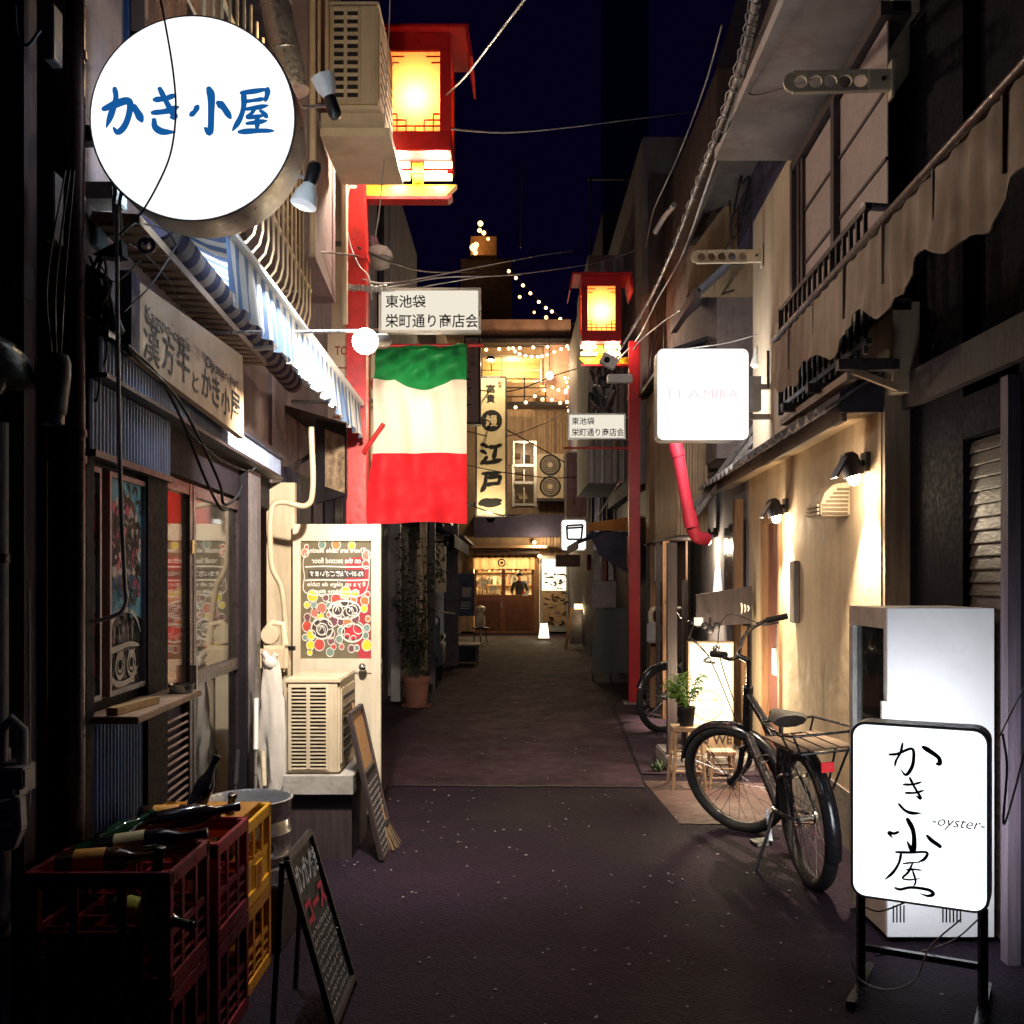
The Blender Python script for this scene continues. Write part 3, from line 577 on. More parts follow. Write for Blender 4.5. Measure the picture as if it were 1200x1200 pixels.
# blue shutter panel and grey box behind the round sign, steel duct, conduits on the upper wall
mb = MB(); q0, q1 = P(86, -40, 3.80), P(150, 78, 3.80); mb.box(q0.x, q1.x, 3.80, 3.82, q1.z, q0.z + .4); obj('blue_panel', mb, M('dark_blue_panel', (.015, .045, .13), .5), shop)
mb = MB(); q0, q1 = P(86, 80, 3.83), P(150, 205, 3.83); mb.box(q0.x, q1.x, 3.83, 3.85, q1.z, q0.z); obj('grey_panel', mb, M('dark_grey_panel', (.07, .06, .075), .5), shop)
dt = thing('vent_duct', 'shiny galvanised duct on the upper wall behind the round sign', 'duct', P(330, 90, 5.0))
obj('tube', MB().tube([P(316, -30, 5.0), P(330, 40, 5.0), P(345, 108, 5.0)], .075, 20), STEEL, dt, smooth=40)
for yy in (5, 62): obj('seam', MB().ring(P(323 + (yy - 5) * .19, yy, 5.0), P(345, 108, 5.0) - P(316, -30, 5.0), .076, .006, 24, 6), STEEL, dt, smooth=60)
for i, (px, t0, b0, r) in enumerate(((366, -20, 300, .02), (374, -20, 120, .01), (383, -20, 95, .012), (404, 170, 380, .022))):
    q = P(px, 100, 5.8 if i < 3 else 6.75); za, zb = P(px, b0, q.y).z, P(px, t0, q.y).z
    one('wall_pipe', MB().tube([(q.x, q.y, za), (q.x, q.y, zb)], r, 10), BEIGEPIPE, ('thick beige pipe going up the mauve wall left of the upper air conditioner', 'slim beige pipe between the thick pipe and the upper air conditioner', 'slim beige pipe ending right behind the upper air conditioner', 'beige pipe coming down the wall beside the red lantern pole')[i], 'pipe', smooth=60, group='beige pipes on the upper left wall')
wire('loose_hose', [PL(372, 150, .05), PL(350, 168, .12), PL(352, 176, .12), PL(382, 150, .08), PL(392, 120, .1)], .014, M('tan_hose', (.45, .33, .22), .6), 'tan hose looping out below the upward clip lamp', group='hoses and wires on the upper left wall', cat='hose')
wire('loose_hose', [PL(402, 150, .1), PL(403, 220, .1), PL(385, 232, .1), PL(372, 250, .1), PL(366, 270, .06)], .012, M('tan_hose', (.45, .33, .22), .6), 'tan hose drooping beside the downward clip lamp', group='hoses and wires on the upper left wall', cat='hose')
mb = MB(); q = PL(392, 150, .04); mb.box(q.x - .05, q.x + .05, q.y - .06, q.y + .06, q.z - .12, q.z + .1); one('switch_box', mb, M('tan_box', (.34, .24, .17), .6), 'tan electrical box under the upper air conditioner', 'box', bevel=.006)

# clip lamps on rods
def clip_lamp(px, py, y, up, label, lit):
    p = P(px, py, y); t = thing('clip_lamp', label, 'lamp', p, 'reflector lamps on rods')
    d = V(up).normalized()
    obj('reflector', MB().lathe([(.052, .07), (.055, .07), (.046, .02), (.026, -.02), (.024, -.02), (.043, .018)], 22, p, d), M('white_reflector', (.75, .75, .72), .4, bump=0), t, smooth=50)
    obj('lens', MB().lathe([(.001, .058), (.046, .06), (.049, .05), (.001, .045)], 20, p, d), EM('clip_lamp_lit', (1, .72, .42), 22) if lit else EM('frosted_lens_lit', (.95, .98, 1), 1.1), t, smooth=50)
    obj('socket', MB().lathe([(.025, -.02), (.028, -.03), (.03, -.1), (.02, -.12), (.001, -.125)], 18, p, d), BLACK, t, smooth=50)
    obj('rod', MB().bar(p - d * .06, fp(p.y + .08, 0, p.z - d.z * .06), .012), STEEL, t)
    obj('knuckle', MB().ball(p - d * .06, .02), DKMETAL, t, smooth=180)
    if lit: lamp('clip_light', p + d * .085, lit, (1, .70, .40), .04, parent=t)
    if not lit: lamp('clip_light', p + d * .09, 150, (.95, .97, 1.0), .04, 'SPOT', t, (-.45, .45, -.8), 140, .6)
    return t
clip_lamp(384, 108, 4.6, (-.32, -.1, .95), 'small clip lamp pointing up and glowing beside the round sign', 30)
clip_lamp(361, 222, 4.2, (-.25, -.12, -.95), 'small clip lamp pointing down at the awning, lower right of the round sign', 0)

# ---------------------------------------------------------------- round lit sign
RC = P(226, 139, 3.15); RR = 120 / 1200 * 3.15
rs = thing('round_sign', 'round glowing white sign with blue brush lettering', 'sign', RC - V((0, 0, RR)))
SIGNW = EM('sign_glow_cool', (.95, .98, 1.0), 1.3)
obj('rim', MB().lathe([(RR * .992, -.003), (RR * 1.008, -.003), (RR * 1.012, .0), (RR * 1.012, .15), (RR * .98, .162), (.001, .163)], 72, RC, (0, 1, 0)), ALU, rs, smooth=35)
obj('face', MB().lathe([(.001, -.008), (RR * .6, -.0075), (RR * .99, -.0045), (RR * .99, .01), (.001, .012)], 72, RC, (0, 1, 0)), SIGNW, rs, smooth=60)
obj('face', MB().lathe([(RR * .965, .164), (RR * .965, .170), (.001, .171)], 72, RC, (0, 1, 0)), EM('sign_glow_back', (.70, .84, 1.0), 10.0), rs, smooth=60)
fr = frame2(RC + V((0, -.0085, 0)), (1, 0, 0), UZ, 678, 417, 3.15 / 1200 / 3)
KA = [([(371, 388), (410, 372), (448, 360), (462, 372), (456, 415), (440, 452), (418, 470), (402, 452)], 19), ([(408, 318), (412, 350), (398, 400), (378, 455)], 16), ([(470, 378), (486, 398), (506, 436)], 20)]
KI = [([(548, 356), (585, 352), (624, 338)], 15), ([(542, 402), (590, 396), (634, 380)], 16), ([(566, 318), (582, 350), (604, 392), (618, 416), (600, 418)], 16), ([(546, 428), (550, 452), (574, 468), (622, 470)], 17)]
KO = [([(738, 318), (746, 345), (746, 400), (742, 470), (722, 452)], 19), ([(698, 380), (688, 398), (670, 414)], 15), ([(772, 368), (790, 384), (816, 424)], 19)]
YA = [([(852, 332), (900, 326), (946, 318)], 13), ([(944, 318), (942, 340), (934, 364)], 14), ([(856, 364), (900, 358), (938, 352)], 11), ([(860, 330), (860, 380), (846, 425), (820, 466)], 15), ([(866, 390), (905, 384), (948, 376)], 12), ([(900, 386), (888, 404), (872, 418), (905, 416), (938, 410)], 11), ([(920, 396), (934, 408), (944, 422)], 12), ([(872, 440), (905, 436), (944, 430)], 12), ([(908, 414), (908, 440), (906, 466)], 13), ([(846, 470), (905, 466), (968, 466)], 14)]
mb = MB()
for g in (KA, KI, KO, YA):
    for i, (pts, w) in enumerate(g): ribbon(mb, pts, w * 1.35, fr, .002 + i * 2e-4, 6)
obj('lettering', mb, EM('lit_blue_print', (.008, .10, .33), 1.0), rs)
obj('bracket', MB().bar(RC + V((-RR * .9, .08, -.02)), fp(3.23, -.05, RC.z - .02), .05), DKMETAL, rs)
lamp_face = None
wire('sign_cord', [P(182, -30, 3.1), P(194, 30, 3.12), P(203, 85, 3.14), P(206, 130, 3.12), P(201, 175, 3.12), P(188, 210, 3.12), P(165, 250, 3.13), P(140, 275, 3.2)], .0032, CABLE, 'black cord hanging in front of the round glowing sign', group='wires on the left walls')
# small brackets, hanger and clutter under the round sign
one('cable_box', MB().box(*sorted((P(97, 0, 3.3).x, P(133, 0, 3.3).x)), 3.3, 3.42, P(0, 232, 3.3).z, P(0, 212, 3.3).z), M('pale_box', (.5, .55, .55), .5), 'pale cable tray box tucked under the left of the round sign', 'box', bevel=.004)
one('service_box', MB().box(*sorted((P(96, 0, 3.34).x, P(114, 0, 3.34).x)), 3.34, 3.42, P(0, 282, 3.3).z, P(0, 245, 3.3).z), M('teal_box', (.12, .19, .22), .5), 'small teal service box hanging beneath the pale cable tray', 'box', bevel=.004)
for i, px in enumerate((132, 139)):
    one('strap', MB().tube(spline([P(px, 208, 3.22), P(px + 3, 225, 3.22), P(px + 1, 240, 3.22), P(px + 4, 275, 3.22)]), .006, 8), M('bracket_white', (.55, .57, .56), .5), ('left', 'right')[i] + ' white bracket strap below the round sign', 'bracket', smooth=60, group='bracket straps below the round sign')
q = P(172, 288, 3.2); t = thing('insulator', 'white ceramic cable insulator knob under the round sign', 'insulator', q)
obj('knob', MB().ring(q, (.2, -1, .2), .022, .008, 20, 8), M('ceramic', (.6, .6, .57), .25, bump=0), t, smooth=180); obj('core', MB().lathe([(.008, -.02), (.008, .02)], 10, q, (.2, -1, .2)), STEEL, t, smooth=40)
q = P(138, 290, 3.2); one('bundle_clamp', MB().prism([q + V((-.08, 0, -.02)), q + V((.01, 0, .025)), q + V((.015, 0, -.025)), q + V((-.02, 0, -.03))], (0, .05, 0)), BLACK, 'black wedge-shaped cable clamp below the round sign', 'clamp')
for i, (pp, r) in enumerate((([(100, 330), (118, 300), (108, 350), (100, 372), (120, 390), (160, 420), (210, 470), (255, 560), (262, 590), (275, 585), (284, 570)], .006), ([(105, 300), (122, 345), (135, 380), (128, 345)], .005), ([(98, 440), (112, 470), (118, 440), (125, 415), (122, 395), (100, 380)], .004), ([(150, 405), (185, 440), (212, 490), (240, 560), (258, 595), (268, 596)], .006), ([(212, 492), (230, 515), (260, 540), (290, 552), (300, 548)], .004), ([(145, 270), (160, 262), (195, 270), (212, 300)], .004), ([(150, 285), (172, 300), (198, 330), (212, 360)], .0025), ([(165, 305), (135, 330), (118, 312)], .0025), ([(146, 365), (180, 330), (215, 275)], .003))):
    L_ = ('thick black cable sagging along the fascia to the shop doors', 'black cable looping behind the pale conduit', 'thin black cable curling on the first fascia sheet', 'second black cable drooping from the fascia before the glass doors', 'pale-ended cable running right to the corrugated pier', 'short cable under the round sign\'s lower rim', 'thin cable hanging across the sign soffit', 'thin cable curling left of the signboard', 'straight thin stay wire from the signboard up to the round sign')
    wire('shop_cable', [P(x, y, 3.22 + max(0, (x - 150)) * .0075) for x, y in pp], r, CABLE, L_[i], group='cables along the shop fascia')
mb = MB(); rr_ = random.Random(8)
q = P(108, 345, 3.22)
for k in range(9):
    pts = [q + V((rr_.uniform(-.06, .06), rr_.uniform(-.03, .04), rr_.uniform(-.13, .11))) for _ in range(4)]; mb.tube(spline(pts, 5), rr_.uniform(.004, .009), 6)
one('cable_tangle', mb, CABLE, 'tangle of black cables bunched beside the purple-brown pipe under the round sign', 'cables', smooth=60)
one('cable_cover', MB().tube(spline([P(97, 318, 3.26), P(110, 330, 3.26), P(128, 372, 3.26), P(136, 392, 3.26)]), .03, 12), M('dark_cover', (.03, .035, .045), .35), 'dark bulging cable cover beside the signboard end', 'cable cover', smooth=60)
# ================================================================ open side door with painted glass
DY = 6.42
q0, q1 = P(343, 0, DY).x, P(446, 0, DY).x
zt = P(0, 614, DY).z
od = thing('open_door', 'cream side door standing open with mirrored painted lettering on its glass', 'door', (q0, DY, 0))
DOORC = M('door_cream', (.62, .56, .44), .45, var=.12, scale=4, bump=.05, streak=.35, dirt=(.36, .28, .18), dscale=1.5)
gx0, gx1 = P(352, 0, DY).x, P(435, 0, DY).x; gz1, gz0 = P(0, 634, DY).z, P(0, 772, DY).z
mb = MB(); mb.box(q0, gx0, DY, DY + .045, .02, zt); mb.box(gx1, q1, DY, DY + .045, .02, zt); mb.box(gx0, gx1, DY + .001, DY + .044, gz1, zt - .001); mb.box(gx0, gx1, DY + .001, DY + .044, gz0 - .09, gz0)
obj('frame', mb, DOORC, od, bevel=.003)
mb = MB(); mb.box(gx0, gx1, DY + .012, DY + .033, .03, gz0 - .09); obj('panel', mb, DOORC, od)
mb = MB(); mb.box(gx0, gx1, DY + .02, DY + .026, gz0, gz1); obj('pane', mb, M('painted_door_glass', (.15, .13, .085), .18, var=.35, scale=5, bump=0, spec=.6, dirt=(.16, .12, .09), damt=.8), od)
obj('handle', MB().ball((P(426, 0, DY).x, DY - .05, P(0, 781, DY).z), .026, 14, 8).tube([(P(426, 0, DY).x, DY - .05, P(0, 781, DY).z), (P(426, 0, DY).x, DY, P(0, 781, DY).z)], .012, 10), CHROME, od, smooth=180)
obj('lock_plate', MB().box(q1 - .006, q1 + .006, DY + .005, DY + .035, P(0, 790, DY).z, P(0, 772, DY).z), STEEL, od)
gw, gh = gx1 - gx0, gz1 - gz0
fr = lambda x, y, l: V((gx0 + gw * x, DY + .02 - l, gz1 - gh * y))
fx = lambda x, y: V((gx0 + gw * x, DY + .0165, gz1 - gh * y))
rr_ = random.Random(14); ar = gw / gh
cols = {'red': (.52, .07, .05), 'yellow': (.55, .48, .03), 'orange': (.45, .17, .05), 'plum': (.16, .06, .08), 'green': (.16, .24, .20), 'pink': (.5, .17, .12), 'teal': (.20, .30, .28)}
spots = []
for i in range(58):
    for _ in range(30):
        x, y, r = rr_.uniform(.05, .95), rr_.uniform(.44, .95), rr_.uniform(.035, .075)
        if all((x - a) ** 2 + ((y - b) / ar) ** 2 * 1.0 > (r + c) ** 2 * .8 for a, b, c, _ in spots): spots.append((x, y, r, rr_.choice(list(cols)))); break
spots += [(.08, .05, .03, 'red'), (.3, .03, .05, 'green'), (.5, .03, .06, 'orange'), (.72, .04, .05, 'yellow'), (.93, .12, .06, 'pink'), (.92, .2, .05, 'red'), (.06, .1, .05, 'pink')]
for c, rgb in cols.items():
    mb = MB()
    for k, (x, y, r, cc) in enumerate(spots):
        if cc == c: blob(mb, x, y, r, r * ar * 1.15, fr, .002 + k * 1e-5, 16, .06)
    if mb.v: obj('painted_spot', mb, M('door_' + c, rgb, .6, var=.3, bump=0), od)
mb = MB(); mb.prism([fr(.62, .15, .0015), fr(.97, .12, .0015), fr(.99, 1.0, .0015), fr(.82, 1.0, .0015), fr(.66, .5, .0015)], (0, -.0002, 0)); obj('painted_ground', mb, M('door_crimson', (.36, .03, .04), .6, var=.4), od)
mb = MB(); DKP = M('door_black', (.05, .04, .04), .6, var=.3)
for (x, y, rx, ry) in ((.62, .585, .22, .075), (.30, .745, .15, .085), (.73, .78, .15, .075)): blob(mb, x, y, rx, ry, fr, .0031, 22, .12)
mb.prism([fr(.1, .245, .003), fr(.9, .245, .003), fr(.9, .31, .003), (fr(.1, .31, .003))], (0, -.0002, 0)); obj('painted_shell', mb, DKP, od)
mb = MB(); blob(mb, .735, .78, .12, .058, fr, .0036, 20, .1); obj('painted_shell', mb, M('door_scarlet', (.55, .03, .05), .6), od)
mb = MB()
for (x, y, rx, ry) in ((.62, .585, .22, .075), (.30, .745, .15, .085), (.73, .78, .15, .075)):
    ribbon(mb, [(x + rx * math.cos(k * .6283) * 1.03, y + ry * math.sin(k * .6283) * 1.03) for k in range(10)], .016, fr, .004, 4, False, True)
for (x, y, rx, ry) in ((.52, .585, .07, .05), (.72, .59, .08, .045), (.30, .75, .08, .05)):
    ribbon(mb, [(x + rx * math.cos(k * .785), y + ry * math.sin(k * .785)) for k in range(8)], .011, fr, .004, 4, False, True); ribbon(mb, [(x - rx * .5, y + ry * .3), (x, y - ry * .5), (x + rx * .4, y + ry * .4)], .011, fr, .004, 4)
for (x, y, r, c) in spots[:58]: ribbon(mb, [(x + r * 1.04 * math.cos(k * .785), y + r * 1.04 * ar * 1.15 * math.sin(k * .785)) for k in range(8)], .009, fr, .0042, 3, False, True)
ribbon(mb, [(.06, .22), (.3, .215), (.7, .22), (.95, .215)], .012, fr, .004, 4, False); ribbon(mb, [(.06, .335), (.3, .33), (.7, .335), (.95, .33)], .012, fr, .004, 4, False)
ribbon(mb, [(.06, .10), (.03, .2), (.05, .3), (.04, .42), (.2, .46), (.5, .45), (.8, .47), (.94, .4), (.97, .2), (.95, .09)], .01, fr, .004, 5, False)
obj('painted_outline', mb, WHITE_INK, od)
# seen from inside, so the writing runs backwards
for s, y, w, h in (('There are table seating', .085, .84, .055), ('on the second floor', .165, .70, .05), ('F2-3ﾃｰﾌﾞﾙ席ございます', .277, .76, .052), ('Il y a un siège de table', .372, .82, .05), ('au deuxième étage', .43, .66, .042)):
    text(s, gw * w, gh * h, fx(.5, y), (-1, 0, 0), UZ, WHITE_INK, od, bold=.02, up=-.0005, keep=False)
mb = MB(); mb.box(P(318, 0, 6.5).x - .03, q0 - .004, 6.5, 6.56, 0, 2.12); obj('door_jamb', mb, CREAM, shop)

# ================================================================ outdoor unit builder (end grille towards -y, long side towards +x)
def outdoor_unit(x0, x1, y0, y1, z0, z1, label, nsl, fan=None, gx=(.08, .78), cat='air conditioner'):
    t = thing('air_conditioner', label, cat, ((x0 + x1) / 2, (y0 + y1) / 2, z0), None)
    obj('casing', MB().box(x0, x1, y0, y1, z0, z1), CREAM, t, bevel=.012)
    a, b = x0 + (x1 - x0) * gx[0], x0 + (x1 - x0) * gx[1]; c, d = z0 + (z1 - z0) * .06, z1 - (z1 - z0) * .07
    obj('grille_recess', MB().box(a, b, y0 - .0015, y0 + .02, c, d), M('grille_dark', (.01, .01, .012), .6, bump=0), t)
    src = None; pitch = (d - c) / nsl
    for k in range(nsl + 1):
        z = c + k * pitch; m_ = MB().box(a, b, y0 - .01, y0 - .002, c - pitch * .2, c + pitch * .2)
        if src is None: src = obj('slat', m_, CREAM, t)
        else: piece(src, t, ORG[t] + V((0, 0, k * pitch)))
    m_ = MB().box((a + b) / 2 - .012, (a + b) / 2 + .008, y0 - .013, y0 - .0105, c, d); obj('mullion', m_, CREAM, t)
    for xx in (a, b): obj('frame_bar', MB().box(xx - .008, xx + .008, y0 - .012, y0 - .001, c - .01, d + .01), CREAM, t)
    obj('lid', MB().box(x0 - .006, x1 + .006, y0 - .006, y1 + .006, z1 - .018, z1 + .008), CREAM, t, bevel=.006)
    obj('side_panel', MB().box(x1, x1 + .006, y0 + .03, y1 - .03, z0 + .05, z1 - .05), CREAM, t, bevel=.002)
    sd = None
    for k in range(6):
        m_ = MB().box(x1 + .006, x1 + .01, y0 + .08, y1 - .08, z0 + .09 + k * .06, z0 + .11 + k * .06)
        if sd is None: sd = obj('side_slot', m_, M('grille_dark', (.01, .01, .012)), t)
        else: piece(sd, t, ORG[t] + V((0, 0, k * .06)))
    return t
Y5 = 5.5
outdoor_unit(P(335, 0, Y5).x, P(398, 0, Y5).x, Y5, 6.04, P(0, 907, Y5).z, P(0, 797, Y5).z, 'cream outdoor air conditioner on its plinth before the open side door', 22)
st = thing('plinth', 'dark plinth with a pale slab carrying the lower air conditioner', 'plinth', (P(360, 0, Y5).x, 5.7, 0))
obj('slab', MB().box(P(333, 0, Y5).x, P(415, 0, Y5).x, 5.46, 6.1, P(0, 930, Y5).z, P(0, 907.5, Y5).z), M('slab_grey', (.32, .30, .28), .6), st, bevel=.004)
obj('block', MB().box(P(336, 0, Y5).x, P(434, 0, Y5).x - .1, 5.5, 6.08, 0, P(0, 930.5, Y5).z), DARKWOOD, st)
outdoor_unit(P(386, 0, 5.9).x, P(443, 0, 5.9).x, 5.9, 6.6, P(0, 124, 5.9).z, P(0, 3, 5.9).z, 'cream outdoor air conditioner on wall brackets high beside the red lantern', 11, gx=(.07, .62))
t = thing('wall_bracket', 'cream bracket frame under the upper air conditioner', 'bracket', P(400, 140, 5.95))
z = P(0, 126, 5.9).z
obj('tray', MB().box(P(395, 0, 5.9).x, P(447, 0, 5.9).x, 5.86, 6.64, z - .03, z - .008), CREAM, t)
for y in (5.92, 6.55):
    obj('beam', MB().box(-1.1, -.74, y - .02, y + .02, z - .129, z - .031), CREAM, t)
obj('lower_tray', MB().box(-1.1, -.70, 5.87, 6.6, z - .175, z - .13), CREAM, t)

# gas meter, bag, mop handles in the recess
p = P(322, 762, 5.9); t = thing('gas_meter', 'cream gas meter with valves in the recess by the glass doors', 'meter', p)
obj('body', MB().box(p.x - .075, p.x + .085, p.y - .06, p.y + .06, p.z - .12, p.z + .03), CREAM, t, bevel=.02)
obj('regulator', MB().lathe([(.05, -.025), (.055, 0), (.05, .025)], 18, p + V((-.02, -.02, .09)), (0, 1, 0)), CREAM, t, smooth=40)
obj('valve', MB().tube([p + V((-.05, 0, .03)), p + V((-.05, 0, .12)), p + V((-.01, 0, .16)), p + V((.05, 0, .15)), p + V((.06, 0, .03))], .02, 10), CREAM, t, smooth=60)
obj('knob', MB().box(p.x + .08, p.x + .12, p.y - .03, p.y, p.z + .0, p.z + .025), BLACK, t)
obj('pipe', MB().tube(spline([p + V((.06, .03, .1)), p + V((.03, .05, .35)), p + V((-.03, .05, .5)), p + V((-.035, .06, .8)), p + V((.02, .08, .86)), p + V((.16, .1, .84)), p + V((.2, .1, .95)), p + V((.19, .1, 1.3))]), .017, 10), BEIGEPIPE, t, smooth=60)
obj('pipe', MB().tube([p + V((.05, .02, -.1)), p + V((.05, .02, -.76))], .02, 10), BEIGEPIPE, t, smooth=60)
p = P(317, 775, 5.55); mb = MB(); vs = []; rr_ = random.Random(4)
for i in range(15):
    t_ = i / 14; r = .045 + .045 * min(1, t_ * 2.2) - .01 * (t_ > .85); zz = -t_ * .76
    for k in range(26):
        a = k / 26 * 2 * math.pi; w = 1 + .22 * math.sin(5 * a + i * .35) * (.4 + t_) + .1 * math.sin(9 * a - i * .8) + .05 * rr_.random()
        vs.append(p + V((.035 * t_ + r * w * math.cos(a) * .85, r * w * math.sin(a) * .5, zz)))
mb.add(vs, [(i * 26 + k, i * 26 + (k + 1) % 26, (i + 1) * 26 + (k + 1) % 26, (i + 1) * 26 + k) for i in range(14) for k in range(26)] + [tuple(range(26))])
t = thing('plastic_bag', 'crumpled long white plastic sack hanging in the recess beside the gas meter', 'bag', p - V((0, 0, .76)))
obj('sack', mb, M('white_plastic_film', (.66, .62, .58), .25, var=.06, scale=5, bump=.12, trans=.3), t, smooth=70)
obj('knot', MB().tube(spline([p + V((-.04, 0, .05)), p + V((0, 0, .0)), p + V((.03, 0, .04))]), .018, 8).ball(p + V((0, 0, -.01)), .04), bpy.data.materials['white_plastic_film'], t, smooth=70)
for i, (x0, y0, x1, y1) in enumerate(((300, 818, 299, 932), (308, 880, 313, 938), (278, 878, 272, 938))):
    a, b = P(x0, y0, 5.35), P(x1, y1 + 60, 5.25); b.z = max(b.z, 0)
    t = thing('mop_handle', ('pole with a white grip standing before the pier', 'broom handle with cream grip between the sack and the keg', 'dark handle leaning left of the white-gripped pole')[i], 'mop', b, 'handles standing by the pier')
    obj('grip', MB().tube([a, a.lerp(b, .35)], .013, 10), (WHITE, M('grip_cream', (.6, .5, .36), .5), DKMETAL)[i], t, smooth=50); obj('shaft', MB().tube([a.lerp(b, .35), b], .008, 8), (ALU, DKMETAL, DKMETAL)[i], t, smooth=50)
# small leaning menu board and broom
a, b = P(409, 838, 5.5), P(447, 1009, 5.45)
t = thing('leaning_board', 'narrow wooden-framed board leaning by the lower air conditioner', 'board', (b.x, b.y, 0))
b.z = .01; c, d = a + V((-.0, .42, 0)), b + V((-.0, .42, 0)); nrm = (b - a).cross(c - a).normalized()
if nrm.x < 0: nrm = -nrm
mb = MB(); mb.prism([a, b, d, c], -nrm * .014); obj('panel', mb, M('tan_panel_board', (.34, .18, .07), .6, var=.3, grain=(1, 7, 7)), t)
e = a.lerp(b, .42); f = c.lerp(d, .42)
mb = MB(); mb.prism([e.lerp(b, .03) + nrm * .002, b.lerp(e, .04) + nrm * .002, d.lerp(f, .04) + nrm * .002, f.lerp(d, .03) + nrm * .002], nrm * .003); obj('slate', mb, M('slate', (.02, .018, .02), .8), t)
for s, e_ in ((a, b), (c, d), (a, c), (b, d), (e, f)): obj('frame_bar', MB().bar(s + nrm * .003, e_ + nrm * .003, .022), DARKWOOD, t)
fr = frame2(b + nrm * .008, (d - b), (a - b)); mb = MB(); rr_ = random.Random(3)
for k in range(11):
    x = .05
    while x < .36: w = rr_.uniform(.02, .05); ribbon(mb, [(x, -.03 - k * .035), (x + w * .5, -.04 - k * .035), (x + w, -.03 - k * .035)], .007, fr, .001, 3); x += w + .015
obj('chalk_writing', mb, CHALK, t)
p = P(462, 985, 5.7); mb = MB()
for k in range(40):
    a_ = rr_.uniform(-.5, .5); q = V((p.x - .06 + .02 * a_, 5.8 + .08 * a_, .13)); mb.tube([q, V((p.x - .01 + .04 * rr_.uniform(-1, 1), 5.75 + .2 * a_, .008))], .0022, 4)
t = thing('broom', 'straw broom head lying against the leaning board', 'broom', (p.x, 5.75, 0)); obj('bristles', mb, M('straw', (.16, .11, .06), .9), t); obj('binding', MB().bar((p.x - .06, 5.76, .135), (p.x - .06, 5.84, .135), .03), DARKWOOD, t); obj('shaft', MB().tube([(p.x - .06, 5.8, .135), (p.x - .26, 5.86, .8)], .008, 8), WOOD, t, smooth=50)

# ================================================================ beer keg
KEG = M('keg_steel', (.55, .55, .57), .28, metal=.55, var=.08, scale=5, bump=.015); kc = V((-1.10, 4.28, .27)); one('keg_stand', MB().box(-1.27, -.93, 4.12, 4.44, 0, .268), DARKWOOD, 'low dark wooden box under the steel keg behind the crates', 'box', bevel=.006); kt = thing('beer_keg', 'dented steel beer keg standing behind the crates', 'keg', kc)
obj('shell', MB().lathe([(.001, .02), (.15, .02), (.166, .05), (.170, .08), (.176, .095), (.170, .11), (.169, .17), (.176, .185), (.170, .20), (.166, .235), (.15, .26), (.001, .265)], 40, kc), KEG, kt, smooth=40)
obj('chime', MB().lathe([(.164, .235), (.170, .25), (.176, .305), (.182, .315), (.182, .322), (.172, .324), (.166, .315), (.160, .25)], 40, kc), KEG, kt, smooth=35)
obj('chime', MB().lathe([(.162, .0), (.174, .0), (.174, .045), (.166, .055), (.16, .045)], 40, kc), KEG, kt, smooth=35)
obj('valve', MB().lathe([(.001, .265), (.035, .265), (.035, .295), (.025, .30), (.001, .301)], 18, kc), CHROME, kt, smooth=35)
for k, (dz, s) in enumerate(((.14, '200'),)):
    ux_ = V((.6, -.8, 0)).normalized(); 
    tn = V((.8, -.6, 0)); o = kc + V((.174 * .55, -.174 * .835, dz)); tx = V((.835, .55, 0)); text('200', .08, .045, o + V((.003, -.004, 0)), tx, UZ, DKMETAL, kt, bold=.02)

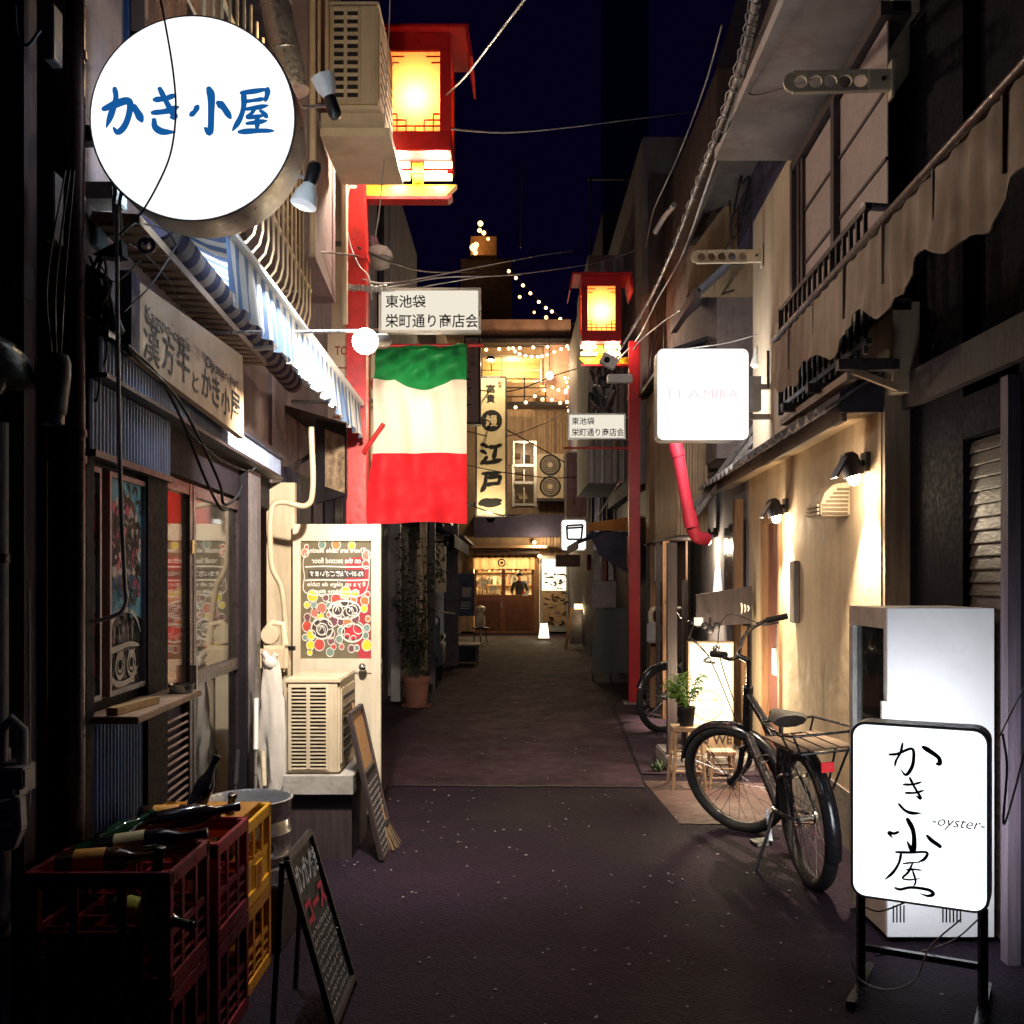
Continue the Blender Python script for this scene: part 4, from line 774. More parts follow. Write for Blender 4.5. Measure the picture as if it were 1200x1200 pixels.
# ================================================================ beer crates
def crate(name, label, x0, x1, y0, y1, z0, h, mat, emblem=None, group='stacked beer crates'):
    t = thing(name, label, 'crate', ((x0 + x1) / 2, (y0 + y1) / 2, z0), group); e = .022
    for (sx, sy) in ((x0, y0), (x1 - e * 1.6, y0), (x0, y1 - e * 1.6), (x1 - e * 1.6, y1 - e * 1.6)):
        obj('corner_post', MB().box(sx, sx + e * 1.6, sy, sy + e * 1.6, z0 + .002, z0 + h - .002), mat, t, bevel=.004)
    def rails(nm, za, zb, ins=.0):
        for a in (MB().box(x0 + ins, x1 - ins, y0 + ins, y0 + e * .6, za, zb), MB().box(x0 + ins, x1 - ins, y1 - e * .6, y1 - ins, za, zb), MB().box(x0 + ins, x0 + e * .6, y0 + e * .61, y1 - e * .61, za, zb), MB().box(x1 - e * .6, x1 - ins, y0 + e * .61, y1 - e * .61, za, zb)):
            obj(nm, a, mat, t, bevel=.003)
    rails('rim', z0 + h - .045, z0 + h); rails('band', z0 + h * .44, z0 + h * .52, .004); rails('foot_rail', z0 + .0, z0 + .05)
    if emblem: rails('lower_wall', z0 + .05, z0 + h * .44, .006)
    else:
        for z_ in (.2, .32): rails('lower_bar', z0 + h * z_, z0 + h * z_ + .012, .004)
    for k in (1, 2):
        xx = x0 + (x1 - x0) * k / 3; yy = y0 + (y1 - y0) * k / 3
        for a in (MB().box(xx - .012, xx + .012, y0 + .003, y0 + .011, z0 + .05, z0 + h - .045), MB().box(x1 - .011, x1 - .003, yy - .012, yy + .012, z0 + .05, z0 + h - .045)): obj('stile', a, mat, t)
    obj('base_grid', MB().box(x0 + .01, x1 - .01, y0 + .01, y1 - .01, z0 + .008, z0 + .016), mat, t)
    for k in range(1, 5): obj('divider', MB().box(x0 + (x1 - x0) * k / 5 - .002, x0 + (x1 - x0) * k / 5 + .002, y0 + .015, y1 - .015, z0 + .016, z0 + h * .5), mat, t)
    for k in range(1, 4): obj('divider', MB().box(x0 + .015, x1 - .015, y0 + (y1 - y0) * k / 4 - .002, y0 + (y1 - y0) * k / 4 + .002, z0 + .017, z0 + h * .48), mat, t)
    if emblem:
        c = V((x1 + .0015, y0 + (y1 - y0) * .5, z0 + h * .27)); f_ = frame2(c, (0, 1, 0), UZ, 0, 0, 1)
        obj('plaque', MB().box(x1 - .006, x1 + .0005, y0 + (y1 - y0) / 3 + .012, y0 + (y1 - y0) * 2 / 3 - .012, z0 + .052, z0 + h * .43), mat, t)
        m_ = MB()
        ribbon(m_, [(.03 * math.cos(k * .785), -.012 + .03 * math.sin(k * .785)) for k in range(8)], .008, f_, .001, 4, False, True)
        ribbon(m_, [(-.015, -.012), (0, -.03), (.015, -.012), (0, .004)], .007, f_, .001, 4, False); ribbon(m_, [(-.01, -.01), (.012, -.016)], .007, f_, .001, 3)
        ribbon(m_, [(-.03, .032), (-.01, .028), (.03, .032)], .007, f_, .001, 3); ribbon(m_, [(-.028, .046), (0, .043), (.028, .046)], .007, f_, .001, 3)
        obj('emblem', m_, M('crate_red_print', (.5, .03, .02), .5), t)
    return t
CR = M('crate_maroon', (.20, .010, .022), .35, var=.25, scale=8, bump=.05, dirt=(.05, .01, .012), damt=.5)
CR2 = M('crate_maroon_worn', (.33, .016, .035), .4, var=.25, scale=8, bump=.05, dirt=(.06, .01, .012), damt=.5)
CY = M('crate_yellow', (.95, .50, .02), .38, var=.12, scale=8, bump=.04, dirt=(.35, .15, .02), damt=.35)
CO = M('crate_amber', (.75, .34, .03), .42, var=.2, scale=8, bump=.04, dirt=(.2, .08, .02), damt=.4)
crate('beer_crate', 'upper maroon beer crate of the nearest stack, holding lying bottles', -1.335, -.935, 2.80, 3.17, .36, .34, CR)
crate('beer_crate', 'lower maroon beer crate at the bottom of the nearest stack', -1.335, -.935, 2.80, 3.17, 0, .355, CR)
crate('beer_crate', 'upper maroon beer crate of the middle stack, against the yellow crate', -1.33, -.925, 3.22, 3.60, .345, .325, CR2)
crate('beer_crate', 'lower maroon beer crate under the middle stack', -1.33, -.925, 3.22, 3.60, 0, .34, CR2)
crate('beer_crate', 'bright yellow beer crate with a red emblem, top of the third stack', -1.36, -.945, 3.64, 4.02, .315, .315, CY, True)
crate('beer_crate', 'amber beer crate below the bright yellow one', -1.36, -.945, 3.64, 4.02, 0, .31, CO)
# bottles
GB = M('bottle_brown', (.045, .016, .006), .08, var=.1, bump=0, spec=.7, coat=.5); GG = M('bottle_green', (.012, .04, .014), .08, var=.1, bump=0, spec=.7, coat=.5); GK = M('bottle_dark', (.01, .008, .01), .08, var=.1, bump=0, spec=.7, coat=.5)
def bottle(label, a, d, gm, lab=None, cap=BLACKP, L=.28):
    a = V(a); d = V(d).normalized(); t = thing('bottle', label, 'bottle', a, 'empty bottles in the crates'); s = L / .28
    obj('glass', MB().lathe([(.001, .004), (.03, 0), (.035, .008), (.035, .15), (.032, .175), (.018, .205), (.0135, .225), (.013, .262), (.015, .264), (.015, .272), (.001, .272)], 20, a, d) if s == 1 else MB().lathe([(.001, .004), (.033, 0), (.038, .01), (.038, .17), (.03, .20), (.016, .235), (.014, .30), (.016, .302), (.016, .312), (.001, .312)], 20, a, d), gm, t, smooth=40)
    if lab: obj('paper_label', MB().lathe([(.0353 * (1 if s == 1 else 1.09), .05), (.0356 * (1 if s == 1 else 1.09), .052), (.0356 * (1 if s == 1 else 1.09), .135), (.0353 * (1 if s == 1 else 1.09), .137)], 20, a, d), lab, t, smooth=40)
    e = .272 if s == 1 else .312
    obj('cap', MB().lathe([(.0155, e - .012), (.0165, e - .012), (.0165, e + .002), (.012, e + .004), (.001, e + .004)], 18, a, d), cap, t, smooth=40)
LB = M('label_amber', (.55, .24, .03), .5, var=.2); LP = M('label_pale', (.5, .42, .22), .5, var=.2); LY = M('label_yellow', (.45, .42, .05), .5)
z1 = .70
bottle('dark bottle with a pale neck lying across the nearest maroon crate, cap to the alley', (-1.22, 3.02, z1 + .005), (1, .16, .12), GK, LP, L=.32)
bottle('green bottle tilted up over the far left of the nearest maroon crate', (-1.30, 3.05, z1 - .03), (.45, .55, .25), GG, None, GG)
bottle('brown bottle with an amber label lying at the left of the nearest maroon crate', (-1.30, 2.93, z1 - .01), (.98, .1, .05), GB, LB)
bottle('dark bottle standing in the near corner of the nearest maroon crate', (-1.02, 2.86, z1 - .22), (.12, .05, 1), GK, None)
bottle('green bottle with a yellow neck poking from the side of the nearest maroon crate', (-1.13, 2.9, .585), (1, -.35, -.14), GG, LY, GK)
bottle('dark bottle lying on the middle maroon crate and pointing to the yellow crate', (-1.20, 3.34, .70), (1, .62, .10), GK, None, L=.32)
bottle('brown bottle with an orange label lying at the back of the middle maroon crate', (-1.28, 3.52, .69), (1, .05, .02), GB, LB)
bottle('dark bottle neck sticking up at the back left of the yellow crate', (-1.18, 3.72, .60), (.35, .3, 1), GK, None)
bottle('dark bottle leaning in the middle of the yellow crate', (-1.08, 3.82, .45), (.2, -.2, 1), GK, None)
bottle('brown bottle standing in the maroon crate of the middle stack', (-1.05, 3.30, .40), (0, .1, 1), GB, LP)
obj('tray', MB().box(-1.33, -.98, 3.70, 3.98, .632, .64), M('amber_lid', (.50, .20, .02), .35), None, label='amber plastic lid lying on top of the yellow crate', cat='lid')
mb = MB(); mb.prism([(-1.34, 2.70, .70), (-1.335, 2.70, .70), (-1.335, 3.17, .70), (-1.34, 3.17, .70)], (0, 0, .025))

# ================================================================ A-board in front
at_, an, bf, bn = V((-.75, 3.78, .57)), V((-.752, 3.40, .57)), V((-.585, 3.80, .0)), V((-.585, 3.38, .0))
t = thing('chalkboard', 'black folding chalkboard sign standing at the front left with white and red writing', 'chalkboard', (-.68, 3.6, 0))
nrm = (bf - bn).cross(at_ - bn).normalized()
if nrm.x < 0: nrm = -nrm
obj('slate', MB().prism([bn.lerp(bf, .04), bf.lerp(bn, .04), at_.lerp(an, .04), an.lerp(at_, .04)], -nrm * .01), M('slate_black', (.013, .013, .018), .7, var=.4), t)
for s, e_ in ((bn, an), (bf, at_), (an, at_), (bn.lerp(an, .05), bf.lerp(at_, .05))): obj('frame_bar', MB().bar(s + nrm * .004, e_ + nrm * .004, .024, .02, nrm), DARKWOOD, t, bevel=.003)
back = [V((-.765, 3.41, .56)), V((-.765, 3.77, .56)), V((-.80, 3.78, 0)), V((-.80, 3.42, 0))]
obj('back_leg', MB().bar(back[0], back[3], .014), BLACK, t); obj('back_leg', MB().bar(back[1], back[2], .014), BLACK, t)
obj('stay_chain', MB().tube([V((-.64, 3.77, .22)), V((-.785, 3.77, .22))], .003, 5), STEEL, t)
ux_ = (bf - bn).normalized(); uy_ = (an - bn).normalized(); oo = bn + nrm * .004
pt = lambda x, y: oo + ux_ * x + uy_ * y
text('ガンガン焼き', .33, .10, pt(.20, .505), ux_, uy_, CHALK, t, bold=.03, keep=False)
text('コース', .31, .085, pt(.20, .385), ux_, uy_, RED_INK, t, bold=.05, keep=False)
fr = frame2(oo, ux_, uy_); mb = MB(); rr_ = random.Random(21)
for k in range(9):
    x = .045
    while x < .34:
        w = rr_.uniform(.014, .03); y = -.315 + k * .031
        for j in range(3): ribbon(mb, [(x + rr_.uniform(0, w), y - rr_.uniform(-.004, .012)), (x + rr_.uniform(0, w), y - rr_.uniform(-.006, .012)), (x + rr_.uniform(0, w), y - rr_.uniform(-.004, .012))], .0035, fr, .002, 3)
        x += w + .008
obj('chalk_writing', mb, CHALK, t)

# ================================================================ red lantern poles
LANT = M('lantern_paper', (.98, .52, .18), .6, var=.04, bump=0, trans=.97)
LANT2 = M('lantern_red', (.62, .03, .02), .4, var=.12, scale=5, bump=.04)
def lantern_pole(x, y, sgn, lab, red):
    w = .067; t = thing('lantern_pole', lab, 'lantern pole', (x, y, 0), 'red lantern poles along the alley')
    obj('pole', MB().box(x - w, x + w, y - w, y + w, .0, 4.39), red, t, bevel=.008)
    obj('collar', MB().box(x - w - .008, x + w + .008, y - w - .008, y + w + .008, 3.68, 3.72), red, t)
    obj('base_plate', MB().box(x - .13, x + .13, y - .12, y + .12, 0, .03), CONCRETE, t)
    lx = x + sgn * .415
    mb = MB(); a, b = x + sgn * w, x + sgn * .68
    mb.prism([(a, y - .04, 4.11), (b - sgn * .08, y - .04, 4.11), (b, y - .04, 4.19), (a, y - .04, 4.19)], (0, .08, 0)); obj('arm', mb, YEL, t)
    mb = MB(); mb.prism([(a, y - .06, 4.085), (b - sgn * .06, y - .06, 4.085), (b - sgn * .03, y - .06, 4.108), (a, y - .06, 4.108)], (0, .12, 0)); obj('arm_rail', mb, RED, t)
    obj('neck', MB().box(lx - .035, lx + .035, y - .04, y + .04, 4.19, 4.34), YEL, t); obj('neck_plate', MB().box(lx - .2, lx + .2, y - .05, y + .05, 4.265, 4.28), YEL, t)
    h = .235; gz0, gz1 = 4.47, 5.0
    obj('lower_frame', MB().box(lx - h, lx + h, y - h, y + h, 4.34, gz0), red, t, bevel=.006)
    obj('upper_frame', MB().box(lx - h, lx + h, y - h, y + h, gz1, 5.118), red, t, bevel=.006)
    for dx in (-1, 1):
        for dy in (-1, 1): obj('post', MB().box(*sorted((lx + dx * h, lx + dx * (h - .07))), *sorted((y + dy * h, y + dy * (h - .07))), gz0, gz1), red, t)
    e = h - .02
    for k, (c, u) in enumerate((((lx, y - e, 0), (1, 0, 0)), ((lx, y + e, 0), (1, 0, 0)), ((lx - e, y, 0), (0, 1, 0)), ((lx + e, y, 0), (0, 1, 0)))):
        c, u = V(c), V(u); n_ = V((u.y, u.x, 0)); p_ = obj('paper_pane', MB().add([c + u * a_ * (h - .07) + UZ * z_ for a_, z_ in ((-1, gz0), (1, gz0), (1, gz1), (-1, gz1))], [(0, 1, 2, 3)]), LANT, t)
        o_ = (c - V((lx, y, 0))).normalized() * .01
        for s in (-1, 1):    # stepped lattice in the lower and upper corners
            for i, (wv, hv) in enumerate(((.18, .035), (.12, .075), (.06, .115))):
                obj('lattice', MB().bar(c + o_ + u * s * .18 + V((0, 0, gz0 + hv)), c + o_ + u * s * (.18 - wv) + V((0, 0, gz0 + hv)), .008), red, t)
                obj('lattice', MB().bar(c + o_ + u * s * (.18 - wv) + V((0, 0, gz0)), c + o_ + u * s * (.18 - wv) + V((0, 0, gz0 + hv)), .008), red, t)
                if i < 2: obj('lattice', MB().bar(c + o_ + u * s * .18 + V((0, 0, gz1 - hv)), c + o_ + u * s * (.18 - wv * .6) + V((0, 0, gz1 - hv)), .008), red, t)
    R_ = .375; vs = [(lx + a * R_, y + b * R_, 5.17) for a, b in ((-1, -1), (1, -1), (1, 1), (-1, 1))] + [(lx + a * .25, y + b * .25, 5.36) for a, b in ((-1, -1), (1, -1), (1, 1), (-1, 1))]
    vs2 = [(a * .0 + q[0], q[1], q[2] - .02) for a, q in zip(range(8), vs)]
    rf = obj('roof', MB().box(lx - .355, lx + .355, y - .30, y + .30, 5.12, 5.145), red, t, bevel=.004)
    for s in (-1, 1):
        mb = MB(); mb.prism([(lx + s * .335, y - .30, 5.119), (lx + s * .355, y - .30, 5.119), (lx + s * .385, y - .30, 4.93), (lx + s * .37, y - .30, 4.93)], (0, .60, 0)); obj('roof_flap', mb, red, rf)
    obj('bulb', MB().ball((lx, y - .02, 4.70), .04), BULBW, t, smooth=180); lamp('lantern_light', (lx, y - .09, 4.70), 13, (1, .72, .36), .03, parent=t)
    for s in (-1, 1):
        for zz in (4.225, 4.31): obj('tube_lamp', MB().tube([(lx + s * .05, y - .075, zz), (lx + s * .235, y - .075, zz)], .022, 10), EM('tube_lamp', (1, .74, .36), 9), t, smooth=60)
        lamp('tube_light', (lx + s * .14, y - .12, 4.262), 56 if sgn > 0 else 26, (1, .79, .60), .05, parent=t)
    return t, lx
LP1, LX1 = lantern_pole(-1.056, 7.0, 1, 'nearer red pole at left with a glowing red-roofed lantern, flag hung below', RED)
LP2, LX2 = lantern_pole(1.478, 12.4, -1, 'farther red pole at right carrying a smaller-looking glowing lantern', M('red_enamel_shade', (.45, .016, .022), .42, var=.18, bump=.05))
def street_sign(x0, x1, y, z0, z1, lab):
    t = thing('street_sign', lab, 'sign', ((x0 + x1) / 2, y, z0), 'white street name signs'); e = .018
    obj('plate', MB().box(x0 + e, x1 - e, y - .022, y + .02, z0 + e, z1 - e), EM('cream_plate_own_glow', (1, .92, .76), .88), t)  # weak even glow put into the plate's own colour to keep it bright
    for a in (MB().box(x0, x1, y - .03, y + .028, z1 - e, z1), MB().box(x0, x1, y - .03, y + .028, z0, z0 + e), MB().box(x0, x0 + e, y - .03, y + .028, z0 + e, z1 - e), MB().box(x1 - e, x1, y - .03, y + .028, z0 + e, z1 - e)): obj('frame_bar', a, ALU, t)
    w = x1 - x0; h = z1 - z0
    text('東池袋', w * .395, h * .31, V((x0 + w * .065, y - .022, z0 + h * .70)), (1, 0, 0), UZ, INK, t, bold=.012, align='L')
    text('栄町通り商店会', w * .91, h * .31, V((x0 + w * .065, y - .022, z0 + h * .27)), (1, 0, 0), UZ, INK, t, bold=.012, align='L', keep=False)
    return t
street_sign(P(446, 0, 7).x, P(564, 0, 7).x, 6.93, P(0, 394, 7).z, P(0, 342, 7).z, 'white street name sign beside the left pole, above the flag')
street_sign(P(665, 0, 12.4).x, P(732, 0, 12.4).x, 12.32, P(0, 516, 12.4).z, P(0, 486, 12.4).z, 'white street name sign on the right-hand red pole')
for (x, s, y, zs, lab) in ((-1.056, 1, 7.0, (3.2, 3.47), 'left'), (1.478, -1, 12.4, (3.2, 3.46), 'right')):
    for z in zs: obj('sign_arm', MB().tube([(x + s * .06, y - .02, z), (x + s * .2, y - .06, z)], .012, 8), ALU, LP1 if s > 0 else LP2, smooth=50)
    z = 3.095; obj('flag_rod', MB().tube([(x + s * .06, y - .03, z), (x + s * .86, y - .05, z + .0)], .013, 8), RED, LP1 if s > 0 else LP2, smooth=50)
obj('hook_rod', MB().tube([V((-1.0, 6.9, 2.36)), V((-.86, 6.86, 2.55))], .016, 8), RED, LP1, smooth=50)
obj('paper_sticker', MB().prism(rrect((-1.056 - .02, 6.931, 4.18), (1, 0, 0), UZ, .05, .06, .015), (0, -.002, 0)), PAPER, LP1)
q = P(735, 443, 12.25); t = thing('security_camera', 'white boxy security camera on the right-hand red pole', 'camera', q)
obj('housing', MB().box(q.x - .24, q.x + .06, q.y - .05, q.y + .05, q.z - .06, q.z + .06 - .02), WHITE, t, bevel=.01); obj('visor', MB().tilted(q + V((-.22, 0, .2)), .2, .12, .14, (0, .5, 0)), WHITE, t, bevel=.01); obj('lens', MB().lathe([(.035, -.01), (.035, .02), (.001, .02)], 14, q + V((-.25, -.07, .2)), (0, -1, 0)), BLACK, t, smooth=40)
# ---- flag
t = thing('flag', 'green, white and red flag with horizontal bands hanging from a rod on the left pole', 'flag', (-.6, 6.9, 1.9))
fx0, fx1, fy = P(441, 0, 6.93).x, P(547, 0, 6.93).x, 6.93; ztop, zbot = P(0, 408, 6.93).z, P(0, 613, 6.93).z
nu, nv = 60, 90
def flagp(u, v):
    x = fx0 + (fx1 - fx0) * u - .075 * max(0, v - .1) * (1 - u) * (1 - .15 * v) - .012 * math.sin(v * 9) * (1 - u)
    y = fy + .02 * math.sin(u * 12 + v * 4) * (.3 + v) + .024 * math.sin(u * 5.5 - v * 3) + .010 * math.sin(u * 27 - v * 7) * (1 - .5 * v) + .006 * math.sin(v * 40 + u * 9) * (v > .75)
    if v < .3:   # gathered green part: draped swags bunched under the rod
        k = (1 - v / .3); sw = math.sin((u - .25) / .6 * math.pi) if .25 < u < .85 else 0
        y += -.05 * sw * math.sin(v / .3 * math.pi) + .016 * math.sin(u * 31 + v * 20) * k + .034 * k * math.sin(u * 11 - v * 34) + .02 * k * math.sin(u * 19 + v * 60)
    z = ztop - (ztop - zbot) * v - .008 * math.sin(u * 6 + 1) * v
    return V((x, y, z))
def gz(u): # lower edge of the green band sags in the middle
    return .175 + .06 * math.sin(max(0, min(1, (u - .22) / .62)) * math.pi) + .012 * u
def band(lo, hi, mat):
    mb = MB(); n = 34; vs = [flagp(i / nu, lo(i / nu) + (hi(i / nu) - lo(i / nu)) * j / n) for i in range(nu + 1) for j in range(n + 1)]
    mb.add(vs, [(i * (n + 1) + j, i * (n + 1) + j + 1, (i + 1) * (n + 1) + j + 1, (i + 1) * (n + 1) + j) for i in range(nu) for j in range(n)]); obj('flag_band', mb, mat, t, smooth=180)
band(lambda u: 0, gz, M('flag_green', (.010, .20, .05), .75, var=.1, scale=3, bump=.03, trans=.4))
band(gz, lambda u: .60, M('flag_white', (.62, .56, .46), .75, var=.05, scale=3, bump=.03, trans=.4))
band(lambda u: .60, lambda u: 1, M('flag_red', (.74, .012, .022), .75, var=.1, scale=3, bump=.03, trans=.4))
mb = MB()   # the green cloth twisted round the rod
W0 = fx1 - fx0; pp = spline([V((fx0 + W0 * .52, fy - .03, ztop - .24)), V((fx0 + W0 * .62, fy - .06, ztop - .21)), V((fx0 + W0 * .72, fy - .075, ztop - .13)), V((fx0 + W0 * .76, fy - .06, ztop - .03)), V((fx0 + W0 * .83, fy - .03, ztop + .022)), V((fx0 + W0 * .90, fy, ztop + .005)), V((fx0 + W0 * .93, fy + .01, ztop - .05))], 6)
mb.tube(pp, .04, 12, True, [.008 + .022 * math.sin(math.pi * min(1, i / len(pp) * 1.05)) * (1 + .18 * math.sin(i * 1.3)) for i in range(len(pp))])
obj('hem', MB().tube([flagp(i / 30, .002) + V((0, -.004, .006)) for i in range(31)], .012, 8), bpy.data.materials['flag_green'], t, smooth=180)
# ---- bare bulb on an arm: the lamp that lights the shop front
bp = P(428, 400, 4.6); t = thing('bare_bulb_lamp', 'dazzling bare bulb lamp on an arm in front of the left red pole', 'lamp', bp)
obj('arm', MB().tube([fp(4.65, 0, bp.z + .05), bp + V((0, .05, .06))], .009, 8), STEEL, t, smooth=50); obj('socket', MB().lathe([(.03, .03), (.034, .06), (.034, .14), (.02, .16)], 16, bp, (.55, .8, .2)), ALU, t, smooth=40)
obj('bulb', MB().ball(bp, .058, 16, 10), EM('bulb_white_hot', (1, .88, .70), 55), t, smooth=180); lamp('bulb_light', bp + V((-.045, -.06, -.06)), 440, (1, .85, .68), .03, 'SPOT', t, (-.14, .8, -.6), 128, .8)
t = thing('backlight_lamp', 'small lamp fixed to the left red pole behind the flag, glowing through its white band', 'lamp', (-.62, 7.4, 2.7)); obj('housing', MB().lathe([(.05, -.02), (.055, .0), (.04, .06), (.001, .07)], 16, (-.62, 7.42, 2.7), (0, 1, .1)), DKMETAL, t, smooth=40); obj('arm', MB().bar((-.62, 7.46, 2.7), (-1.02, 7.05, 2.75), .02), DKMETAL, t); obj('lens', MB().lathe([(.045, -.022), (.001, -.024), (.001, -.018)], 16, (-.62, 7.42, 2.7), (0, 1, .1)), EM('tube_lamp', (1, .74, .36), 9), t); lamp('flag_light', (-.62, 7.36, 2.7), 34, (1, .84, .6), .05, 'SPOT', t, (.05, -1, -.25), 150, .8)
# ================================================================ RIGHT: dark near house with a slatted shutter
def wb(mb, y0, y1, z0, z1, o0, o1):
    """box along the right front; o = distance out from the wall towards the alley"""
    return mb.prism([(WR(y0) - o0, y0, z0), (WR(y1) - o0, y1, z0), (WR(y1) - o1, y1, z0), (WR(y0) - o1, y0, z0)], (0, 0, z1 - z0))
def wp(y, o, z): return V((WR(y) - o, y, z))
UW = V((.045, 1, 0)).normalized(); NW = V((-1, .045, 0)).normalized()
dh = thing('dark_house', 'unlit dark house front with a slatted shutter at the right edge', 'building', (2, 3.5, 0))
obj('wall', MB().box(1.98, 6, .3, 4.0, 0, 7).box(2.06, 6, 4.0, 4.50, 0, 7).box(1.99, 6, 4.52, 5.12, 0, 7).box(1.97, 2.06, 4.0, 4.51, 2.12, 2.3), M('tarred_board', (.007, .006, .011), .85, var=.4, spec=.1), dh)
obj('post', MB().box(1.93, 1.985, 3.985, 4.045, 0, 2.3), M('mauve_timber', (.1, .075, .1)), dh)
src = None
for k in range(37):
    m_ = MB(); z = .02 + k * .0565; m_.prism([(2.012, 4.05, z), (2.012, 4.05, z + .006), (2.022, 4.05, z + .054), (2.04, 4.05, z + .054), (2.034, 4.05, z)], (0, .455, 0))
    if k == 0: src = obj('slat', m_, M('shutter_brown', (.034, .021, .019), .42, var=.4, grain=(5, .6, 5), rnd=.3), dh)
    else: piece(src, dh, ORG[dh] + V((0, 0, k * .0565)))
obj('upper_board', MB().box(1.94, 1.985, .4, 5.1, 2.35, 2.52), DARKWOOD, dh)
mb = MB(); rr_ = random.Random(9); top = [(1.90 + .16 * k / 12, 5.13, 1.60 + rr_.uniform(-.05, .09) - .18 * abs(k - 8) / 12) for k in range(13)]
mb.prism([(1.90, 5.13, 0)] + top + [(2.06, 5.13, 0)], (0, .03, 0)); obj('peeling_plaster', mb, M('peeled_plaster', (.34, .22, .13), .85, var=.4, scale=5, bump=.4, dirt=(.06, .04, .035), dscale=5, damt=.9), dh)

# ================================================================ cream house with spot-lit wall
rh = thing('cream_house', 'cream plastered house with tiled eave, lit wall and upper window', 'building', (2.2, 6.9, 0))
mb = MB(); wb(mb, 5.16, 7.44, .0, 2.42, 0, -.25); wb(mb, 7.44, 8.12, 2.0, 2.42, 0, -.25); wb(mb, 8.12, 8.72, 0, 2.42, 0, -.25); obj('wall', mb, PLASTER, rh)
mb = MB(); wb(mb, 5.16, 7.43, 0, .32, .012, -.01); obj('wall_base', mb, M('wall_base_grey', (.20, .17, .15), .85, var=.3, dirt=(.07, .05, .05), bump=.3), rh)
obj('wall_corner', MB().box(1.865, 2.0, 5.12, 5.165, 0, 2.42), M('corner_timber', (.30, .22, .16), .7, var=.3, grain=(6, 6, .6)), rh)
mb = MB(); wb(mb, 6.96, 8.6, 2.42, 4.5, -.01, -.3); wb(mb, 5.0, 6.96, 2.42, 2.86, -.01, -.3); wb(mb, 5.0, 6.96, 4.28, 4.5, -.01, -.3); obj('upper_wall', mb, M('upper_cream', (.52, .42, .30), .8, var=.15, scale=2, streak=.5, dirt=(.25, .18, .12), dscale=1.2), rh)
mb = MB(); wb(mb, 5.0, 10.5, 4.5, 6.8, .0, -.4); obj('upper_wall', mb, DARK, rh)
# upper window: frosted panes in dark sashes
mb = MB(); wb(mb, 6.90, 6.97, 2.84, 4.30, .05, -.1); wb(mb, 5.0, 6.97, 4.26, 4.33, .05, -.1); wb(mb, 5.0, 6.97, 2.82, 2.88, .05, -.1); wb(mb, 5.86, 5.93, 2.88, 4.26, .05, -.1)
wn = obj('window', mb, DARKWOOD, rh)
for (a, b) in ((5.02, 5.86), (5.93, 6.90)):
    for k in range(4):
        z0 = 2.89 + k * .343; m_ = MB(); wb(m_, a, b, z0, z0 + .327, .012, .005); obj('pane', m_, M('frosted_pane', (.33, .27, .26), .45, var=.12, bump=.05), wn)
        if k: m_ = MB(); wb(m_, a, b, z0 - .017, z0 + .001, .022, .004); obj('glazing_bar', m_, DARKWOOD, wn)
for y in (6.7, 6.8): m_ = MB(); wb(m_, y - .025, y + .025, 2.88, 4.26, .035, .013); obj('jamb', m_, DARKWOOD, wn)
# big flat hood over the window
mb = MB(); mb.prism([(WR(4.6) - .5, 4.6, 4.36), (WR(4.6) + .05, 4.6, 4.36), (WR(6.98) + .05, 6.98, 4.36), (WR(6.98) - .56, 6.98, 4.36)], (0, 0, .07)); obj('window_hood', mb, M('hood_grey', (.34, .32, .33), .75, var=.3, scale=2.5, bump=.2, dirt=(.18, .11, .07), damt=.7, dscale=1.6), rh)
mb = MB(); wb(mb, 5.0, 10.4, 4.9, 4.98, .35, -.05); wb(mb, 5.0, 10.4, 4.80, 4.9, .36, .33); obj('roof_edge', mb, M('roof_edge_dark', (.10, .085, .08), .7, var=.4), rh)
# tiled lean-to
mb = MB(); y0, y1 = 5.14, 9.6
mb.prism([wp(y0, .175, 2.335), wp(y1, .175, 2.335), wp(y1, -.005, 2.36), wp(y0, -.005, 2.36)], (0, 0, .02)); obj('soffit', mb, M('soffit_tan', (.48, .33, .19), .7, var=.2, scale=3, grain=(1, .5, 1)), rh)
mb = MB(); wb(mb, y0, y1, 2.30, 2.385, .20, .176); obj('fascia_board', mb, M('fascia_brown', (.16, .11, .08), .65, var=.4, grain=(5, .5, 5)), rh)
src = None; n = 0
for r in range(3):
    for k in range(22):
        y = y0 + .06 + k * .2065; o = .235 - r * .11; z = 2.40 + r * .075
        if src is None:
            m_ = MB(); c = wp(y, o, z); dn = NW * .085 - UZ * .058; w = UW * .205
            prof = [(-.5, 0), (-.3, -.012), (-.1, -.014), (.08, -.004), (.2, .016), (.34, .028), (.47, .018), (.5, .004)]
            m_.prism([c + w * a + UZ * b + dn * .75 for a, b in prof] + [c + w * a + UZ * (b - .014) + dn * .75 for a, b in prof[::-1]], -dn * 1.6); src = obj('tile', m_, TILE, rh, smooth=30); c0 = c
        else: piece(src, rh, ORG[rh] + wp(y, o, z) - c0 + V((0, 0, random.uniform(-.004, .004))))
mb = MB(); mb.prism([wp(y0, .2, 2.386), wp(y1, .2, 2.386), wp(y1, -.06, 2.56), wp(y0, -.06, 2.56)], (0, 0, .006)); obj('tile_bed', mb, DARK, rh)
m_ = MB(); m_.prism([wp(5.135, .22, 2.34), wp(5.135, .0, 2.34), wp(5.135, -.0, 2.58), wp(5.135, .22, 2.44)], (0, -.02, 0)); obj('gable_end', m_, M('gable_dark', (.03, .028, .04), .7), rh)
